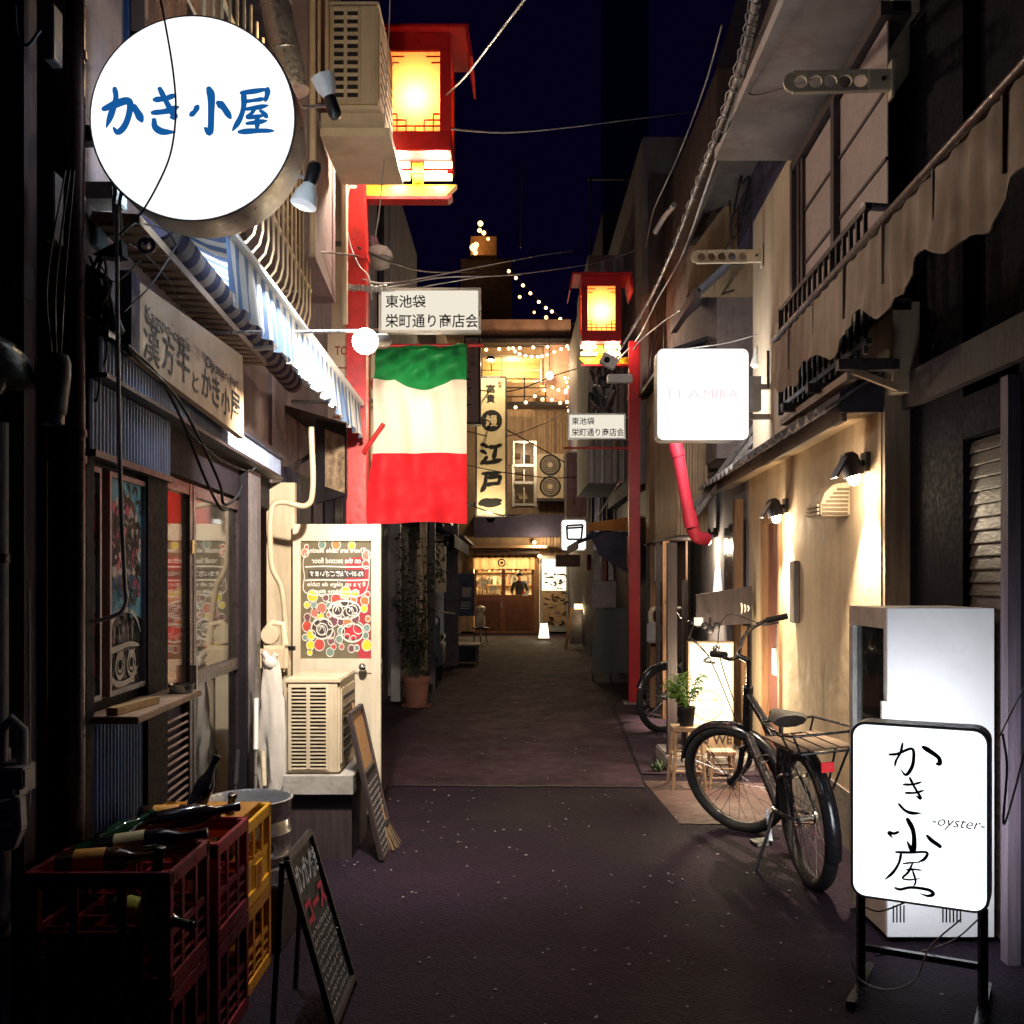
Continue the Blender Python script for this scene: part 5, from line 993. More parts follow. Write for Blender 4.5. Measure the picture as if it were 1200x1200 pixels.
# door with slit window
mb = MB(); wb(mb, 7.44, 7.50, 0, 2.0, .02, -.1); wb(mb, 8.06, 8.12, 0, 2.0, .02, -.1); wb(mb, 7.50, 8.06, 1.94, 2.0, .02, -.1); obj('door_frame', mb, WOOD, rh)
mb = MB(); wb(mb, 7.505, 8.055, .01, 1.935, -.03, -.07); dd = obj('door', mb, M('plum_door', (.15, .055, .045), .4, var=.3, grain=(5, 5, .5)), rh)
mb = MB(); wb(mb, 7.62, 7.68, .55, 1.7, -.022, -.031); obj('slit_window', mb, M('slit_glass', (.5, .4, .28), .2), dd)
mb = MB(); wb(mb, 7.555, 7.59, .8, 1.25, .01, -.02); obj('handle', mb, STEEL, dd)
mb = MB(); wb(mb, 7.60, 7.86, .78, .98, -.015, -.029); obj('notice', mb, PAPER, dd)
# intercom, meter panel, laundry-pole arms, vent
a, b = PR(936, 730), PR(928, 665); one('intercom', MB().prism([wp(6.88, .002, a.z), wp(7.02, .002, a.z), wp(7.02, .04, a.z), wp(6.88, .04, a.z)], (0, 0, .42)), M('intercom_grey', (.18, .16, .15), .5), 'slim grey intercom box on the lit cream wall beside the door', 'intercom', bevel=.004)
v0, v1 = PR(1005, 600), PR(965, 560); vt = thing('vent_cowl', 'cream louvred vent cowl on the lit wall below the eave', 'vent', wp(5.9, 0, 1.83)); zv = 1.86
mb = MB(); pr = [(0, 0), (.16, 0), (.165, .06), (.14, .13), (.09, .175), (0, .19)]
mb.prism([wp(5.70, o, zv + z) for o, z in pr], UW * .30); obj('hood', mb, M('vent_cream', (.58, .48, .34), .5, streak=.3), vt, bevel=.006)
src = None
for k in range(7):
    z = zv + .014 + k * .022; o = .165 if k < 3 else .165 - (k - 2) * .022
    m_ = MB().obox(wp(5.696, o * .5 + .004, z), NW * o * .42, UW * .008, UZ * .006)
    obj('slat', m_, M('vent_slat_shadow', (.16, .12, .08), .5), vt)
    m_ = MB().obox(wp(5.85, o + .008, z), UW * .13, NW * .006, UZ * .006)
    if k < 4: obj('slat', m_, M('vent_cream', (.58, .48, .34)), vt)
def pole_arm(y, z, lab, L=.5):
    t = thing('laundry_arm', lab, 'bracket', wp(y, .02, z), 'cream laundry-pole arms with round holes'); c = wp(y, 0, z); hole = .032; h = .045; w = .009; n = 5
    mt = M('laundry_cream', (.55, .48, .36), .5, var=.15, streak=.3)
    mb = MB(); step = (L - .14) / n
    for k in range(n):       # bar with round holes: each cell is a square ring cut by a circle
        cx = .12 + step * (k + .5); N_ = 20
        for s in (-1, 1):
            oc = []; ic = []
            for i in range(N_):
                a = 2 * math.pi * i / N_; ca, sa = math.cos(a), math.sin(a); q = 1 / max(abs(ca) / (step / 2), abs(sa) / h)
                oc.append(c + NW * (cx + ca * q) + UZ * sa * q + UW * w * s); ic.append(c + NW * (cx + ca * hole) + UZ * sa * hole + UW * w * s)
            mb.add(oc + ic, [(i, (i + 1) % N_, N_ + (i + 1) % N_, N_ + i) for i in range(N_)])
        N0 = []
        for i in range(N_):
            a = 2 * math.pi * i / N_; N0.append(c + NW * (cx + math.cos(a) * hole) + UZ * math.sin(a) * hole - UW * w)
        mb.add(N0 + [q + UW * 2 * w for q in N0], [(i, (i + 1) % N_, N_ + (i + 1) % N_, N_ + i) for i in range(N_)])
    mb.obox(c + NW * (.12 + step * n / 2) + UZ * (h + .002), NW * step * n / 2, UW * (w + .006), UZ * .005).obox(c + NW * (.12 + step * n / 2) - UZ * (h + .002), NW * step * n / 2, UW * (w + .006), UZ * .005)
    e = c + NW * (.12 + step * n)
    mb.prism([e + NW * (.045 * math.cos(t_)) + UZ * (.047 * math.sin(t_)) - UW * w for t_ in [math.pi * (i / 10 - .5) for i in range(11)]], UW * 2 * w)
    obj('arm', mb, mt, t); obj('mount', MB().obox(c + NW * .06, NW * .06, UW * .02, UZ * .05), mt, t, bevel=.004); obj('wall_plate', MB().obox(c + NW * .006, NW * .006, UW * .03, UZ * .09), mt, t)
    obj('bolt', MB().lathe([(.01, 0), (.01, .012), (.001, .014)], 8, c + NW * .05 - UW * .02, -UW), DKMETAL, t)
pole_arm(4.98, 3.93, 'cream arm with round holes high under the flat window hood')
pole_arm(8.15, 4.08, 'cream arm with round holes at the far corner of the cream house', .54)
# eave spot lamps
def eave_lamp(y, z, watt, lab, o=.10, col=(1, .80, .55), nb=1):
    c = wp(y, o, z); t = thing('eave_lamp', lab, 'lamp', c, 'black spot lamps under the tiled eave')
    obj('arm', MB().bar(wp(y + .05, 0, z + .06), c + V((0, .05, .04)), .03), DKMETAL, t); obj('wall_plate', MB().obox(wp(y + .05, .012, z + .06), NW * .012, UW * .05, UZ * .05), DKMETAL, t)
    d = V((.25, -.05, -.95)).normalized()
    obj('shade', MB().lathe([(.052, .05), (.056, .05), (.05, -.05), (.03, -.075), (.001, -.08)], 18, c + V((0, 0, .03)), d), DKMETAL, t, smooth=40)
    obj('barn_flap', MB().tilted(c + V((-.075, -.04, .02)), .01, .11, .12, (0, .5, 0)), DKMETAL, t)
    obj('bulb', MB().ball(c + V((.01, -.01, -.028)), .034, 14, 8, (1, 1, 1.2)), EM('spot_bulb', (1, .82, .55), 60), t, smooth=180)
    lamp('spot_light', V((WR(y) - .085, y - .01, z - .075)), watt * 9, col, .025, 'SPOT', t, V((.10, .03, -1)), 74, .7)
    lamp('spill_light', V((WR(y) - .17, y + .02, z - .10)), watt * .24, col, .04, 'POINT', t)
    return t
eave_lamp(5.33, 2.06, 46, 'black spot lamp nearest the camera, lighting the cream wall below the eave')
eave_lamp(7.22, 1.97, 46, 'black spot lamp in the middle, above the plum door of the cream house')
eave_lamp(10.5, 1.93, 75, 'farthest black spot lamp, small and bright on the grey wall', .10)
for y, z in ((5.36, 2.13), (7.26, 2.05), (10.55, 2.0)):
    pass

# ================================================================ balcony in front of the upper window
bl = thing('balcony', 'old balcony with a rusty wavy-edged metal apron and dark railing bars', 'balcony', (1.6, 4.8, 2.5))
def bx(y): return 1.42 + .043 * (y - 2.2)
n = 120; ya, yb = 1.6, 6.2; vs = []
for i in range(n + 1):
    y = ya + (yb - ya) * i / n; w = .006 * math.sin(i * 1.57); dy_ = (y * 1.35) % 1.0; low = 2.60 + .035 * math.sin(y * 7.4) + .02 * math.sin(y * 17.3 + 1) + .03 * abs(math.sin(y * 3.7)); 
    vs += [V((bx(y) + w, y, 2.935)), V((bx(y) + w - .004, y, 2.77)), V((bx(y) + w - .012 - .03 * math.sin(y * 7.4) * .5, y, low))]
k3 = len(vs); vs += [v + V((.006, 0, 0)) for v in vs]
fs = []
for i in range(n):
    for j in range(2):
        a = i * 3 + j; fs += [(a, a + 3, a + 4, a + 1), (k3 + a, k3 + a + 1, k3 + a + 4, k3 + a + 3)]
    a = i * 3; fs += [(a, k3 + a, k3 + a + 3, a + 3), (a + 2, a + 5, k3 + a + 5, k3 + a + 2)]
fs += [(0, 1, k3 + 1, k3), (1, 2, k3 + 2, k3 + 1)]; a = n * 3; fs += [(a, k3 + a, k3 + a + 1, a + 1), (a + 1, k3 + a + 1, k3 + a + 2, a + 2)]
mb = MB(); mb.add(vs, fs); obj('apron', mb, RUST, bl, smooth=35)
for k in range(9):
    y = 1.9 + k * .56; obj('apron_seam', MB().box(bx(y) - .012, bx(y) + .004, y - .006, y + .006, 2.70, 2.93), RUST, bl)
obj('top_rail', MB().tube([(bx(ya) - .0, ya, 2.955), (bx(yb), yb, 2.955)], .022, 10), M('maroon_rail', (.05, .022, .022), .4, metal=.3), bl, smooth=60)
obj('cable_run', MB().tube([(bx(ya) + .02, ya, 2.995), (bx(yb) - .6 * .043 + .03, 5.9, 2.985)], .009, 8), M('rail_pink', (.20, .085, .075), .35), bl, smooth=60)
src = None; bs = M('railing_black', (.022, .016, .018), .5)
for k in range(16):
    y = 4.75 + k * .117; m_ = MB().box(bx(y) + .10, bx(y) + .118, y - .009, y + .009, 2.55, 3.22)
    if src is None: src = obj('bar', m_, bs, bl); y00 = y
    else: piece(src, bl, ORG[bl] + V((bx(y) - bx(y00), y - y00, 0)))
for z in (3.22, 2.6, 2.9): obj('rail', MB().bar((bx(4.7) + .11, 4.7, z), (bx(6.55) + .11, 6.55, z), .028), bs, bl)
x_ = bx(6.52)
for k in range(3): obj('bar', MB().box(x_ + .10 * (k + 1) - .01, x_ + .10 * (k + 1) + .01, 6.51, 6.53, 2.55, 3.22), bs, bl)
for z in (3.22, 2.6): obj('rail', MB().bar((x_ + .1, 6.52, z), (WR(6.52), 6.52, z), .026), bs, bl)
obj('hand_rail', MB().tube([(bx(4.76) + .10, 4.76, 3.24), (WR(5.0) - .01, 4.80, 3.24)], .02, 8), M('rail_pale', (.28, .22, .2), .45), bl, smooth=50)
for y in (4.9, 5.5, 6.1): obj('floor_beam', MB().bar((bx(y) + .02, y, 2.53), (WR(y), y, 2.53), .05), DARKWOOD, bl); obj('strut', MB().bar((bx(y) + .1, y, 2.5), (WR(y), y, 2.42), .03), PALEWOOD, bl)
obj('floor_board', MB().prism([(bx(5.0) + .12, 5.0, 2.565), (bx(6.5) + .12, 6.5, 2.565), (WR(6.5) - .002, 6.5, 2.565), (WR(5.0) - .002, 5.0, 2.565)], (0, 0, .02)), DARKWOOD, bl)
obj('side_batten', MB().bar((bx(5.0) + .12, 5.0, 2.5), (bx(6.5) + .12, 6.5, 2.5), .05, .04), M('batten', (.30, .22, .17), .7, var=.5, grain=(5, .6, 5)), bl)

# ================================================================ square lit bar sign
q0, q1 = P(770, 516, 7.8), P(878, 408, 7.8); c = (q0 + q1) / 2; w, h = q1.x - q0.x, q1.z - q0.z
t = thing('lit_bar_sign', 'square glowing white sign with faint pink lettering on the right', 'sign', V((c.x, 7.8, q0.z)))
obj('case', MB().prism(rrect(c + V((0, .012, 0)), (1, 0, 0), UZ, w, h, .05), (0, .16, 0)), M('case_white', (.5, .5, .5), .4), t)
obj('face', MB().prism(rrect(c, (1, 0, 0), UZ, w - .012, h - .012, .045), (0, .01, 0)), EM('sign_glow_white', (1, .98, .96), 1.6), t)
SOFTPINK = M('washed_pink_ink', (.75, .45, .42), .8, bump=0)
PINKGLOW = EM('lit_pink_print', (1, .74, .74), 1.0); GREYGLOW = EM('lit_grey_print', (.82, .80, .82), 1.0)
text('FLA', w * .36, h * .095, c + V((-w * .2, -.001, -h * .0)), (1, 0, 0), UZ, GREYGLOW, t, keep=False); text('MIRA', w * .38, h * .095, c + V((w * .19, -.001, 0)), (1, 0, 0), UZ, PINKGLOW, t, keep=False)
obj('bracket', MB().box(q1.x - .01, WR(7.9), 7.86, 7.9, c.z + .05, c.z + .09), ALU, t); obj('bracket', MB().box(q1.x - .01, WR(7.9), 7.86, 7.9, c.z - .18, c.z - .14), ALU, t)
obj('ballast_box', MB().box(P(879, 0, 7.8).x, P(893, 0, 7.8).x, 7.82, 7.92, P(0, 480, 7.8).z, P(0, 440, 7.8).z), M('case_white', (.5, .5, .5)), t)
lamp('sign_spill', c + V((0, .30, 0)), 45, (1, .97, .93), .15, parent=t)
# red drain pipe below it
p = [P(787, 505, 8.6), P(795, 535, 8.6), P(803, 580, 8.6), P(811, 618, 8.6), P(817, 629, 8.62), P(828, 632, 8.7)]
t = thing('drain_pipe', 'crimson plastic drain pipe slanting down below the square lit sign', 'pipe', p[3]); obj('tube', MB().tube([p[0], p[1], p[2], p[3]], .052, 16), M('crimson_pvc', (.50, .03, .06), .42, var=.12, bump=.02), t, smooth=40)
obj('elbow', MB().tube(spline(p[3:]), .055, 16), bpy.data.materials['crimson_pvc'], t, smooth=40)
for a, b in ((0, 1), (2, 3)): obj('collar', MB().tube([p[a].lerp(p[b], .55), p[a].lerp(p[b], 1.0)], .062, 16), bpy.data.materials['crimson_pvc'], t, smooth=40)

# ================================================================ grey house beyond, corrugated bay
gh_ = thing('grey_house', 'grey plastered house with a tan corrugated bay beyond the cream house', 'building', (2.2, 10.5, 0))
mb = MB(); wb(mb, 8.74, 12.5, 0, 2.62, -.01, -.3); obj('wall', mb, PLASTER_GREY, gh_)
mb = MB().box(1.88, 6, 9.4, 12.6, 2.62, 6.2); obj('upper_wall', mb, M('umber_wall', (.15, .115, .11), .85, var=.3, streak=.5), gh_)
y0, y1 = 9.95, 12.55; o = V((1.60, y0, 1.94)); u = V((.05, y1 - y0, 0))
obj('bay_sheet', MB().corr(o, u, u.length, UZ, 1.75, V((-1, 0, 0)), .010, .055), BROWNCORR, gh_)
obj('bay_sheet', MB().corr(V((1.60, y0 - .004, 1.94)), (1, 0, 0), .30, UZ, 1.75, (0, -1, 0), .010, .055), BROWNCORR, gh_)
obj('bay_floor', MB().box(1.61, 1.95, y0, y1, 1.92, 1.945), DARKWOOD, gh_); obj('bay_roof', MB().prism([(1.52, y0 - .1, 3.69), (2.0, y0 - .1, 3.85), (2.0, y1 + .05, 3.85), (1.52, y1 + .05, 3.69)], (0, 0, .04)), DKMETAL, gh_)
mb = MB(); mb.prism([(1.62, 8.9, 4.0), (1.95, 8.9, 4.3), (1.95, 10.2, 4.3), (1.62, 10.2, 4.0)], (0, 0, .05)); obj('lean_to', mb, M('slate_blue_roof', (.12, .13, .17), .5, var=.4, scale=4), gh_)
obj('lean_to_edge', MB().bar((1.61, 8.9, 4.0), (1.61, 10.2, 4.0), .06, .08), DARKWOOD, gh_)
src = None
for k in range(4):
    m_ = MB().obox((1.785, 9.05 + k * .33, 4.205), (.165, 0, .15), (0, .018, 0), (-.0, 0, .012))
    if k == 0: src = obj('roof_batten', m_, DKMETAL, gh_)
    else: piece(src, gh_, ORG[gh_] + V((0, k * .33, 0)))
q0, q1 = P(806, 345, 9.3), P(885, 205, 9.3)
mb = MB(); mb.prism([(q0.x, 9.3, q0.z), (q1.x, 9.3, q0.z), (q1.x, 9.3, q1.z), (q1.x - .08, 9.3, q1.z), (q0.x, 9.3, P(0, 300, 9.3).z)], (0, .1, 0)); obj('gable_board', mb, M('gable_tan', (.36, .25, .15), .75, var=.3, streak=.6, grain=(6, 6, .6)), gh_)
mb = MB(); wb(mb, 8.9, 9.9, 1.15, 2.0, .02, -.0); obj('window', mb, M('dim_window', (.05, .045, .06), .2), gh_)
for (px, y0_, y1_, r) in ((803, 660, 760, .03), (812, 640, 720, .02), (769, 640, 690, .05)): pass
obj('door_post', MB().box(1.93, 2.0, 8.86, 8.95, 0, 2.2), WOOD, gh_)
for k, (yy, w_) in enumerate(((11.0, .07), (11.5, .05), (12.0, .07), (12.35, .05))): obj('post', MB().box(1.62, 1.62 + w_, yy, yy + w_, 0, 1.94), DARKWOOD if k % 2 else WOOD, gh_)
mb = MB().box(1.85, 1.87, 10.9, 12.4, 0, 1.94); obj('lattice_wall', mb, M('ply_brown', (.18, .11, .08), .6, var=.3, streak=.5), gh_)
p = P(768, 660, 11.9); one('meter_box', MB().box(p.x - .03, p.x + .12, 11.7, 11.9, p.z - .22, p.z + .2), M('meter_box_grey', (.36, .33, .3), .5), 'grey meter box under the corrugated bay behind the red pole', 'box', bevel=.008)
p = P(765, 735, 11.8); t = thing('gas_meter', 'pale gas meter with bent pipe on the wall right of the farther red pole', 'meter', p)
obj('body', MB().box(p.x - .07, p.x + .1, p.y - .06, p.y + .06, p.z - .18, p.z + .06), METER, t, bevel=.02); obj('pipe', MB().tube(spline([p + V((-.02, 0, .05)), p + V((-.02, 0, .18)), p + V((.05, 0, .22)), p + V((.14, .05, .2))]), .03, 10), CREAM, t, smooth=60)
# odds and ends between the houses, next to the bar sign
q = P(886, 432, 8.4); one('fixture', MB().lathe([(.02, 0), (.05, .03), (.03, .09), (.01, .18)], 12, q), M('pale_fixture', (.5, .5, .48), .4), 'small pale fitting standing on top of the ballast box by the square lit sign', 'fitting', smooth=50)
lad = thing('ladder', 'aluminium ladder lying on the low roof behind the square lit sign', 'ladder', P(840, 570, 9.2))
a0, a1 = P(815, 605, 9.4), P(905, 485, 8.8); sv = V((-.05, .0, .10))
for s in (0, 1): obj('rail', MB().bar(a0 + V((0, .3, .04)) * s, a1 + V((0, .3, .04)) * s, .03, .05), ALU, lad)
for k in range(7): q = a0.lerp(a1, (k + .5) / 7); obj('rung', MB().bar(q, q + V((0, .3, .04)), .028), ALU, lad)

# ================================================================ wooden porch and glowing standing sign
py_ = 8.35
pc = thing('wooden_porch', 'dark timber porch frame with a signboard over the glowing stand sign', 'porch', (1.6, py_, 0))
for px, w_, zt_, yy in ((788, .075, 1.80, 8.15), (803, .05, 1.5, 8.6), (872, .05, 1.12, 8.5), (879, .05, 1.3, 8.6)):
    x = P(px, 0, yy).x; obj('post', MB().box(x - w_ / 2, x + w_ / 2, yy, yy + w_, 0, zt_), DARKWOOD if px != 872 else WOOD, pc)
a, b = P(816, 735, py_), P(881, 690, py_); obj('signboard', MB().prism([(a.x, py_, a.z), (b.x, py_, a.z + .03), (b.x, py_, b.z + .02), (a.x, py_, P(0, 697, py_).z)], (0, .06, 0)), DARKWOOD, pc)
q = P(873, 713, py_); mb = MB(); f_ = frame2(q + V((0, -.004, 0)), (1, 0, 0), UZ, 0, 0, 1); 
for k in range(3): ribbon(mb, [(-.03 + k * .025, -.045 + .01 * k), (-.025 + k * .028, 0), (-.03 + k * .025, .045 - .01 * k)], .014, f_, .001, 4)
obj('sign_mark', mb, WHITE_INK, pc)
obj('step', MB().box(1.22, 1.9, 8.0, 8.7, .0, .11), CONCRETE, pc, bevel=.01)
q0, q1 = P(806, 851, py_), P(855, 753, py_); c = (q0 + q1) / 2; w, h = q1.x - q0.x, q1.z - q0.z
t = thing('glowing_stand_sign', 'glowing warm white stand sign with a ring emblem behind the stool', 'sign', (c.x, py_ - .1, q0.z - .2))
obj('case', MB().box(q0.x - .012, q1.x + .012, py_ - .10, py_ + .02, q0.z - .01, q1.z + .012), PALEWOOD, t)
obj('face', MB().box(q0.x, q1.x, py_ - .104, py_ - .099, q0.z, q1.z), EM('stand_sign_glow', (1, .84, .55), 2.2), t)
obj('lower_board', MB().box(q0.x - .012, q1.x + .012, py_ - .09, py_ + .01, .112, q0.z - .012), M('lower_board', (.30, .2, .13), .7), t)
q = P(829, 827, py_ - .106); r_ = 17 / 1200 * py_; mb = MB(); f_ = frame2(q, (1, 0, 0), UZ, 0, 0, 1); 
ribbon(mb, [(r_ * math.cos(k * .524), r_ * math.sin(k * .524)) for k in range(12)], .008, f_, .001, 4, False, True)
for k in range(9): ribbon(mb, [(-r_ * .6 + k * r_ * .15, -r_ * .28), (-r_ * .57 + k * r_ * .15, -r_ * .5)], .008, f_, .001, 2, False)
for k in range(7): ribbon(mb, [(-r_ * .45 + k * r_ * .15, r_ * .35), (-r_ * .43 + k * r_ * .15, r_ * .5)], .008, f_, .001, 2, False)
obj('ring_emblem', mb, M('emblem_tan', (.30, .17, .07), .8), t)
text('PU WE', w * .9, .07, V((c.x + .02, py_ - .095, q0.z - .09)), (1, 0, 0), UZ, INK, t)
lamp('sign_light', (c.x, py_ - .45, c.z + .08), 45, (1, .84, .55), .12, parent=t)
obj('lamp_cluster', MB().ball(P(832, 738, 8.1), .035).ball(P(826, 733, 8.1), .03).ball(P(840, 733, 8.1), .03).bar(P(832, 738, 8.1), P(832, 725, 8.3), .02), DKMETAL, pc, smooth=60)
obj('small_lantern', MB().box(P(815, 0, 8.2).x, P(824, 0, 8.2).x, 8.2, 8.26, P(0, 733, 8.2).z, P(0, 724, 8.2).z), EM('tiny_lantern', (1, .85, .6), 1.5), pc)

# ================================================================ stools and plant
def stool(x, y, h, w, lab):
    t = thing('stool', lab, 'stool', (x, y, 0), 'wooden stools by the glowing sign'); s = w / 2
    obj('seat', MB().prism(rrect((x, y, h - .03), (1, 0, 0), (0, 1, 0), w, w, .03), (0, 0, .03)), PALEWOOD, t, bevel=.004)
    for a in (-1, 1):
        for b in (-1, 1): obj('leg', MB().tube([(x + a * s * 1.05, y + b * s * 1.05, 0), (x + a * s * .75, y + b * s * .75, h - .03)], .013, 8, True), PALEWOOD, t, smooth=50)
    for zz in (.3, .55):
        k = s * (1.05 - .3 * zz) ; z = h * zz
        for a, b in (((-k, -k), (k, -k)), ((-k, k), (k, k)), ((-k, -k), (-k, k)), ((k, -k), (k, k))): obj('rung', MB().tube([(x + a[0], y + a[1], z), (x + b[0], y + b[1], z)], .009, 7), PALEWOOD, t, smooth=50)
stool(1.265, 7.42, .445, .225, 'taller wooden stool carrying the small potted plant')
stool(1.515, 7.42, .27, .19, 'low wooden stool behind the front wheel of the black bicycle')
q = V((1.265, 7.42, .446))
t = thing('potted_plant', 'small leafy green plant in a black pot on the wooden stool', 'plant', q)
obj('pot', MB().lathe([(.05, 0), (.062, .12), (.066, .12), (.066, .14), (.058, .14), (.054, .10), (.001, .10)], 20, q), BLACK, t, smooth=40)
rr_ = random.Random(6); lm = MB(); sm_ = MB()
for k in range(13):
    a = rr_.random() * 6.3; L_ = rr_.uniform(.14, .30); tip = q + V((math.cos(a) * L_ * .75, math.sin(a) * L_ * .6, .13 + rr_.uniform(.08, .26))); pts = spline([q + V((0, 0, .1)), q.lerp(tip, .5) + V((0, 0, .09)), tip], 5); sm_.tube(pts, .003, 5)
    for i, s in enumerate(pts[3:]):
        for sd in (-1, 1, 0):
            d = V((math.cos(a + sd * 1.2), math.sin(a + sd * 1.2), rr_.uniform(-.4, .2))).normalized(); l_ = rr_.uniform(.035, .065); n_ = d.cross(UZ).normalized() * l_ * .26
            lm.add([s, s + d * l_ * .5 + n_, s + d * l_ + V((0, 0, -.008)), s + d * l_ * .5 - n_, s + d * l_ * .5 + UZ * .006], [(0, 1, 4), (1, 2, 4), (2, 3, 4), (3, 0, 4)])
obj('leaves', lm, LEAF, t); obj('stems', sm_, LEAF, t, smooth=60)
q = P(772, 905, 8.0); lm = MB()
t = thing('weed_tuft', 'small dark weed growing at the foot of the porch post', 'plant', (q.x, 8.0, 0))
for k in range(26):
    a = rr_.random() * 6.3; d = V((math.cos(a), math.sin(a), 1.2)).normalized(); l_ = rr_.uniform(.05, .14); s = V((q.x + rr_.uniform(-.03, .03), 8 + rr_.uniform(-.03, .03), 0)); n_ = d.cross(UZ).normalized() * .012; lm.add([s, s + d * l_ * .5 + n_, s + d * l_, s + d * l_ * .5 - n_], [(0, 1, 2, 3)])
obj('leaves', lm, LEAFD, t)

# ================================================================ bicycles
def bicycle(name, label, base, yaw, steer, lean=0, basket=False, group=None, pose=None):
    t = thing(name, label, 'bicycle', base, group); R = .335; WB = 1.08
    Mx = Matrix.Translation(V(base)) @ Matrix.Rotation(yaw, 4, 'Z') @ Matrix.Rotation(lean, 4, 'X')
    hd0, hd1 = V((.80, 0, .90)), V((.905, 0, .60)); ax = (hd0 - hd1).normalized(); RS = Matrix.Translation(hd1) @ Matrix.Rotation(steer, 4, ax) @ Matrix.Translation(-hd1)
    def put(nm, mb, mat, par=t, st=False, sm=45):
        mm = Mx @ RS if st else Mx; mb.v = [mm @ v for v in mb.v]; return obj(nm, mb, mat, par, smooth=sm)
    rh_, fh = V((0, 0, R)), V((WB, 0, R))
    for c, st in ((rh_, False), (fh, True)):
        w_ = put('wheel', MB().ring(c, (0, 1, 0), R - .045, .012, 48, 8), STEEL if st else DKMETAL, t, st)
        put('tyre', MB().ring(c, (0, 1, 0), R - .022, .034, 56, 10), RUBBER, w_, st, 180)
        put('hub', MB().lathe([(.012, -.055), (.03, -.045), (.03, -.035), (.016, -.03), (.016, .03), (.03, .035), (.03, .045), (.012, .055)], 14, c, (0, 1, 0)), STEEL, w_, st)
        sp = MB()
        for k in range(28):
            a = 2 * math.pi * k / 28; b = a + (.35 if k % 2 else -.35); sp.tube([c + V((.028 * math.cos(b), .035 if k % 2 else -.035, .028 * math.sin(b))), c + V(((R - .05) * math.cos(a), 0, (R - .05) * math.sin(a)))], .0016, 4, False)
        put('spokes', sp, STEEL, w_, st, None)
        fd = MB(); vs = []; a0, a1 = (math.radians(35), math.radians(200)) if not st else (math.radians(20), math.radians(165)); N = 24
        for i in range(N + 1):
            a = a0 + (a1 - a0) * i / N
            for s, rr in ((-.036, .008), (-.024, .030), (0, .037), (.024, .030), (.036, .008)): vs.append(c + V(((R + rr) * math.cos(a), s, (R + rr) * math.sin(a))))
        fd.add(vs, [(i * 5 + j, i * 5 + j + 1, i * 5 + j + 6, i * 5 + j + 5) for i in range(N) for j in range(4)]); fd.tube([c + V((0, .05, 0)), c + V(((R + .02) * math.cos(1.2), .04, (R + .02) * math.sin(1.2)))], .003, 5); put('mudguard', fd, BLACKP, t, st, 60)
    bb, st0, st1 = V((.43, 0, .29)), V((.30, 0, .68)), V((.265, 0, .76)); f = MB()
    f.tube([bb, st0], .021, 12).tube([hd1 + ax * .02, bb + V((.01, 0, .01))], .027, 12).tube([hd0 - ax * .05, st0.lerp(bb, .12)], .023, 12).tube([hd0, hd1 - ax * .02], .029, 12)
    for s in (-1, 1): f.tube([bb + V((0, s * .03, 0)), V((.2, s * .055, .31)), rh_ + V((0, s * .062, 0))], .011, 8).tube([st0 + V((0, s * .02, -.03)), rh_ + V((0, s * .062, 0))], .009, 8)
    put('frame', f, BLACKP)
    fk = MB(); fk.tube([hd1, hd1 - ax * .05], .024, 10).obox(hd1 - ax * .06, (.02, 0, 0), (0, .06, 0), (0, 0, .015))
    for s in (-1, 1): fk.tube(spline([hd1 - ax * .05 + V((0, s * .05, 0)), hd1 - ax * .2 + V((.02, s * .058, 0)), fh + V((0, s * .062, 0))]), .017, 10)
    put('fork', fk, BLACKP, t, True)
    stm = hd0 + ax * .16; hb = MB(); hb.tube([hd0, stm], .013, 10).tube(spline([stm, stm + V((.05, 0, .03)), stm + V((.07, 0, .03))]), .016, 10)
    c0 = stm + V((.07, 0, .03)); bar = [c0 + V((-.16, .33, .115)), c0 + V((-.06, .29, .115)), c0 + V((.01, .17, .09)), c0 + V((.02, .06, .01)), c0, c0 + V((.02, -.06, .01)), c0 + V((.01, -.17, .09)), c0 + V((-.06, -.29, .115)), c0 + V((-.16, -.33, .115))]
    hb.tube(spline(bar, 5), .0115, 10); hn = put('handlebar', hb, BLACKP, t, True)
    for s in (-1, 1):
        put('grip', MB().tube([c0 + V((-.175, s * .335, .115)), c0 + V((-.06, s * .29, .115))], .018, 12), RUBBER, hn, True); put('brake_lever', MB().tube(spline([c0 + V((-.03, s * .28, .10)), c0 + V((-.01, s * .31, .085)), c0 + V((-.10, s * .345, .08))]), .006, 7), STEEL, hn, True)
        put('brake_cable', MB().tube(spline([c0 + V((-.03, s * .28, .10)), c0 + V((.13, s * .2, .2)), c0 + V((.15, s * .05, .02)), hd1 + V((.02, s * .02, .02))]), .003, 6), CABLE, hn, True)
    put('bell', MB().lathe([(.022, 0), (.024, .012), (.015, .025), (.001, .028)], 14, c0 + V((-.0, .16, .10))), CHROME, hn, True)
    sd = MB(); vs = []; prof = [(-.14, .085, .0), (-.10, .10, .012), (-.02, .075, .012), (.06, .03, .01), (.13, .022, .0)]
    for x, w_, z in prof:
        for k in range(10): a = 2 * math.pi * k / 10; vs.append(st1 + V((x, w_ * math.cos(a), .035 + z + .03 * math.sin(a))))
    sd.add(vs, [(i * 10 + k, i * 10 + (k + 1) % 10, (i + 1) * 10 + (k + 1) % 10, (i + 1) * 10 + k) for i in range(4) for k in range(10)] + [tuple(range(10)), tuple(40 + k for k in range(10))]); put('saddle', sd, M('saddle_dark', (.012, .010, .010), .6), t, False, 60)
    put('seat_post', MB().tube([st0, st1 + V((0, 0, .02))], .013, 10), STEEL)
    # rear carrier with wooden deck and hoop rails
    rk = MB(); z = .715; x0, x1, hw = -.33, .17, .145
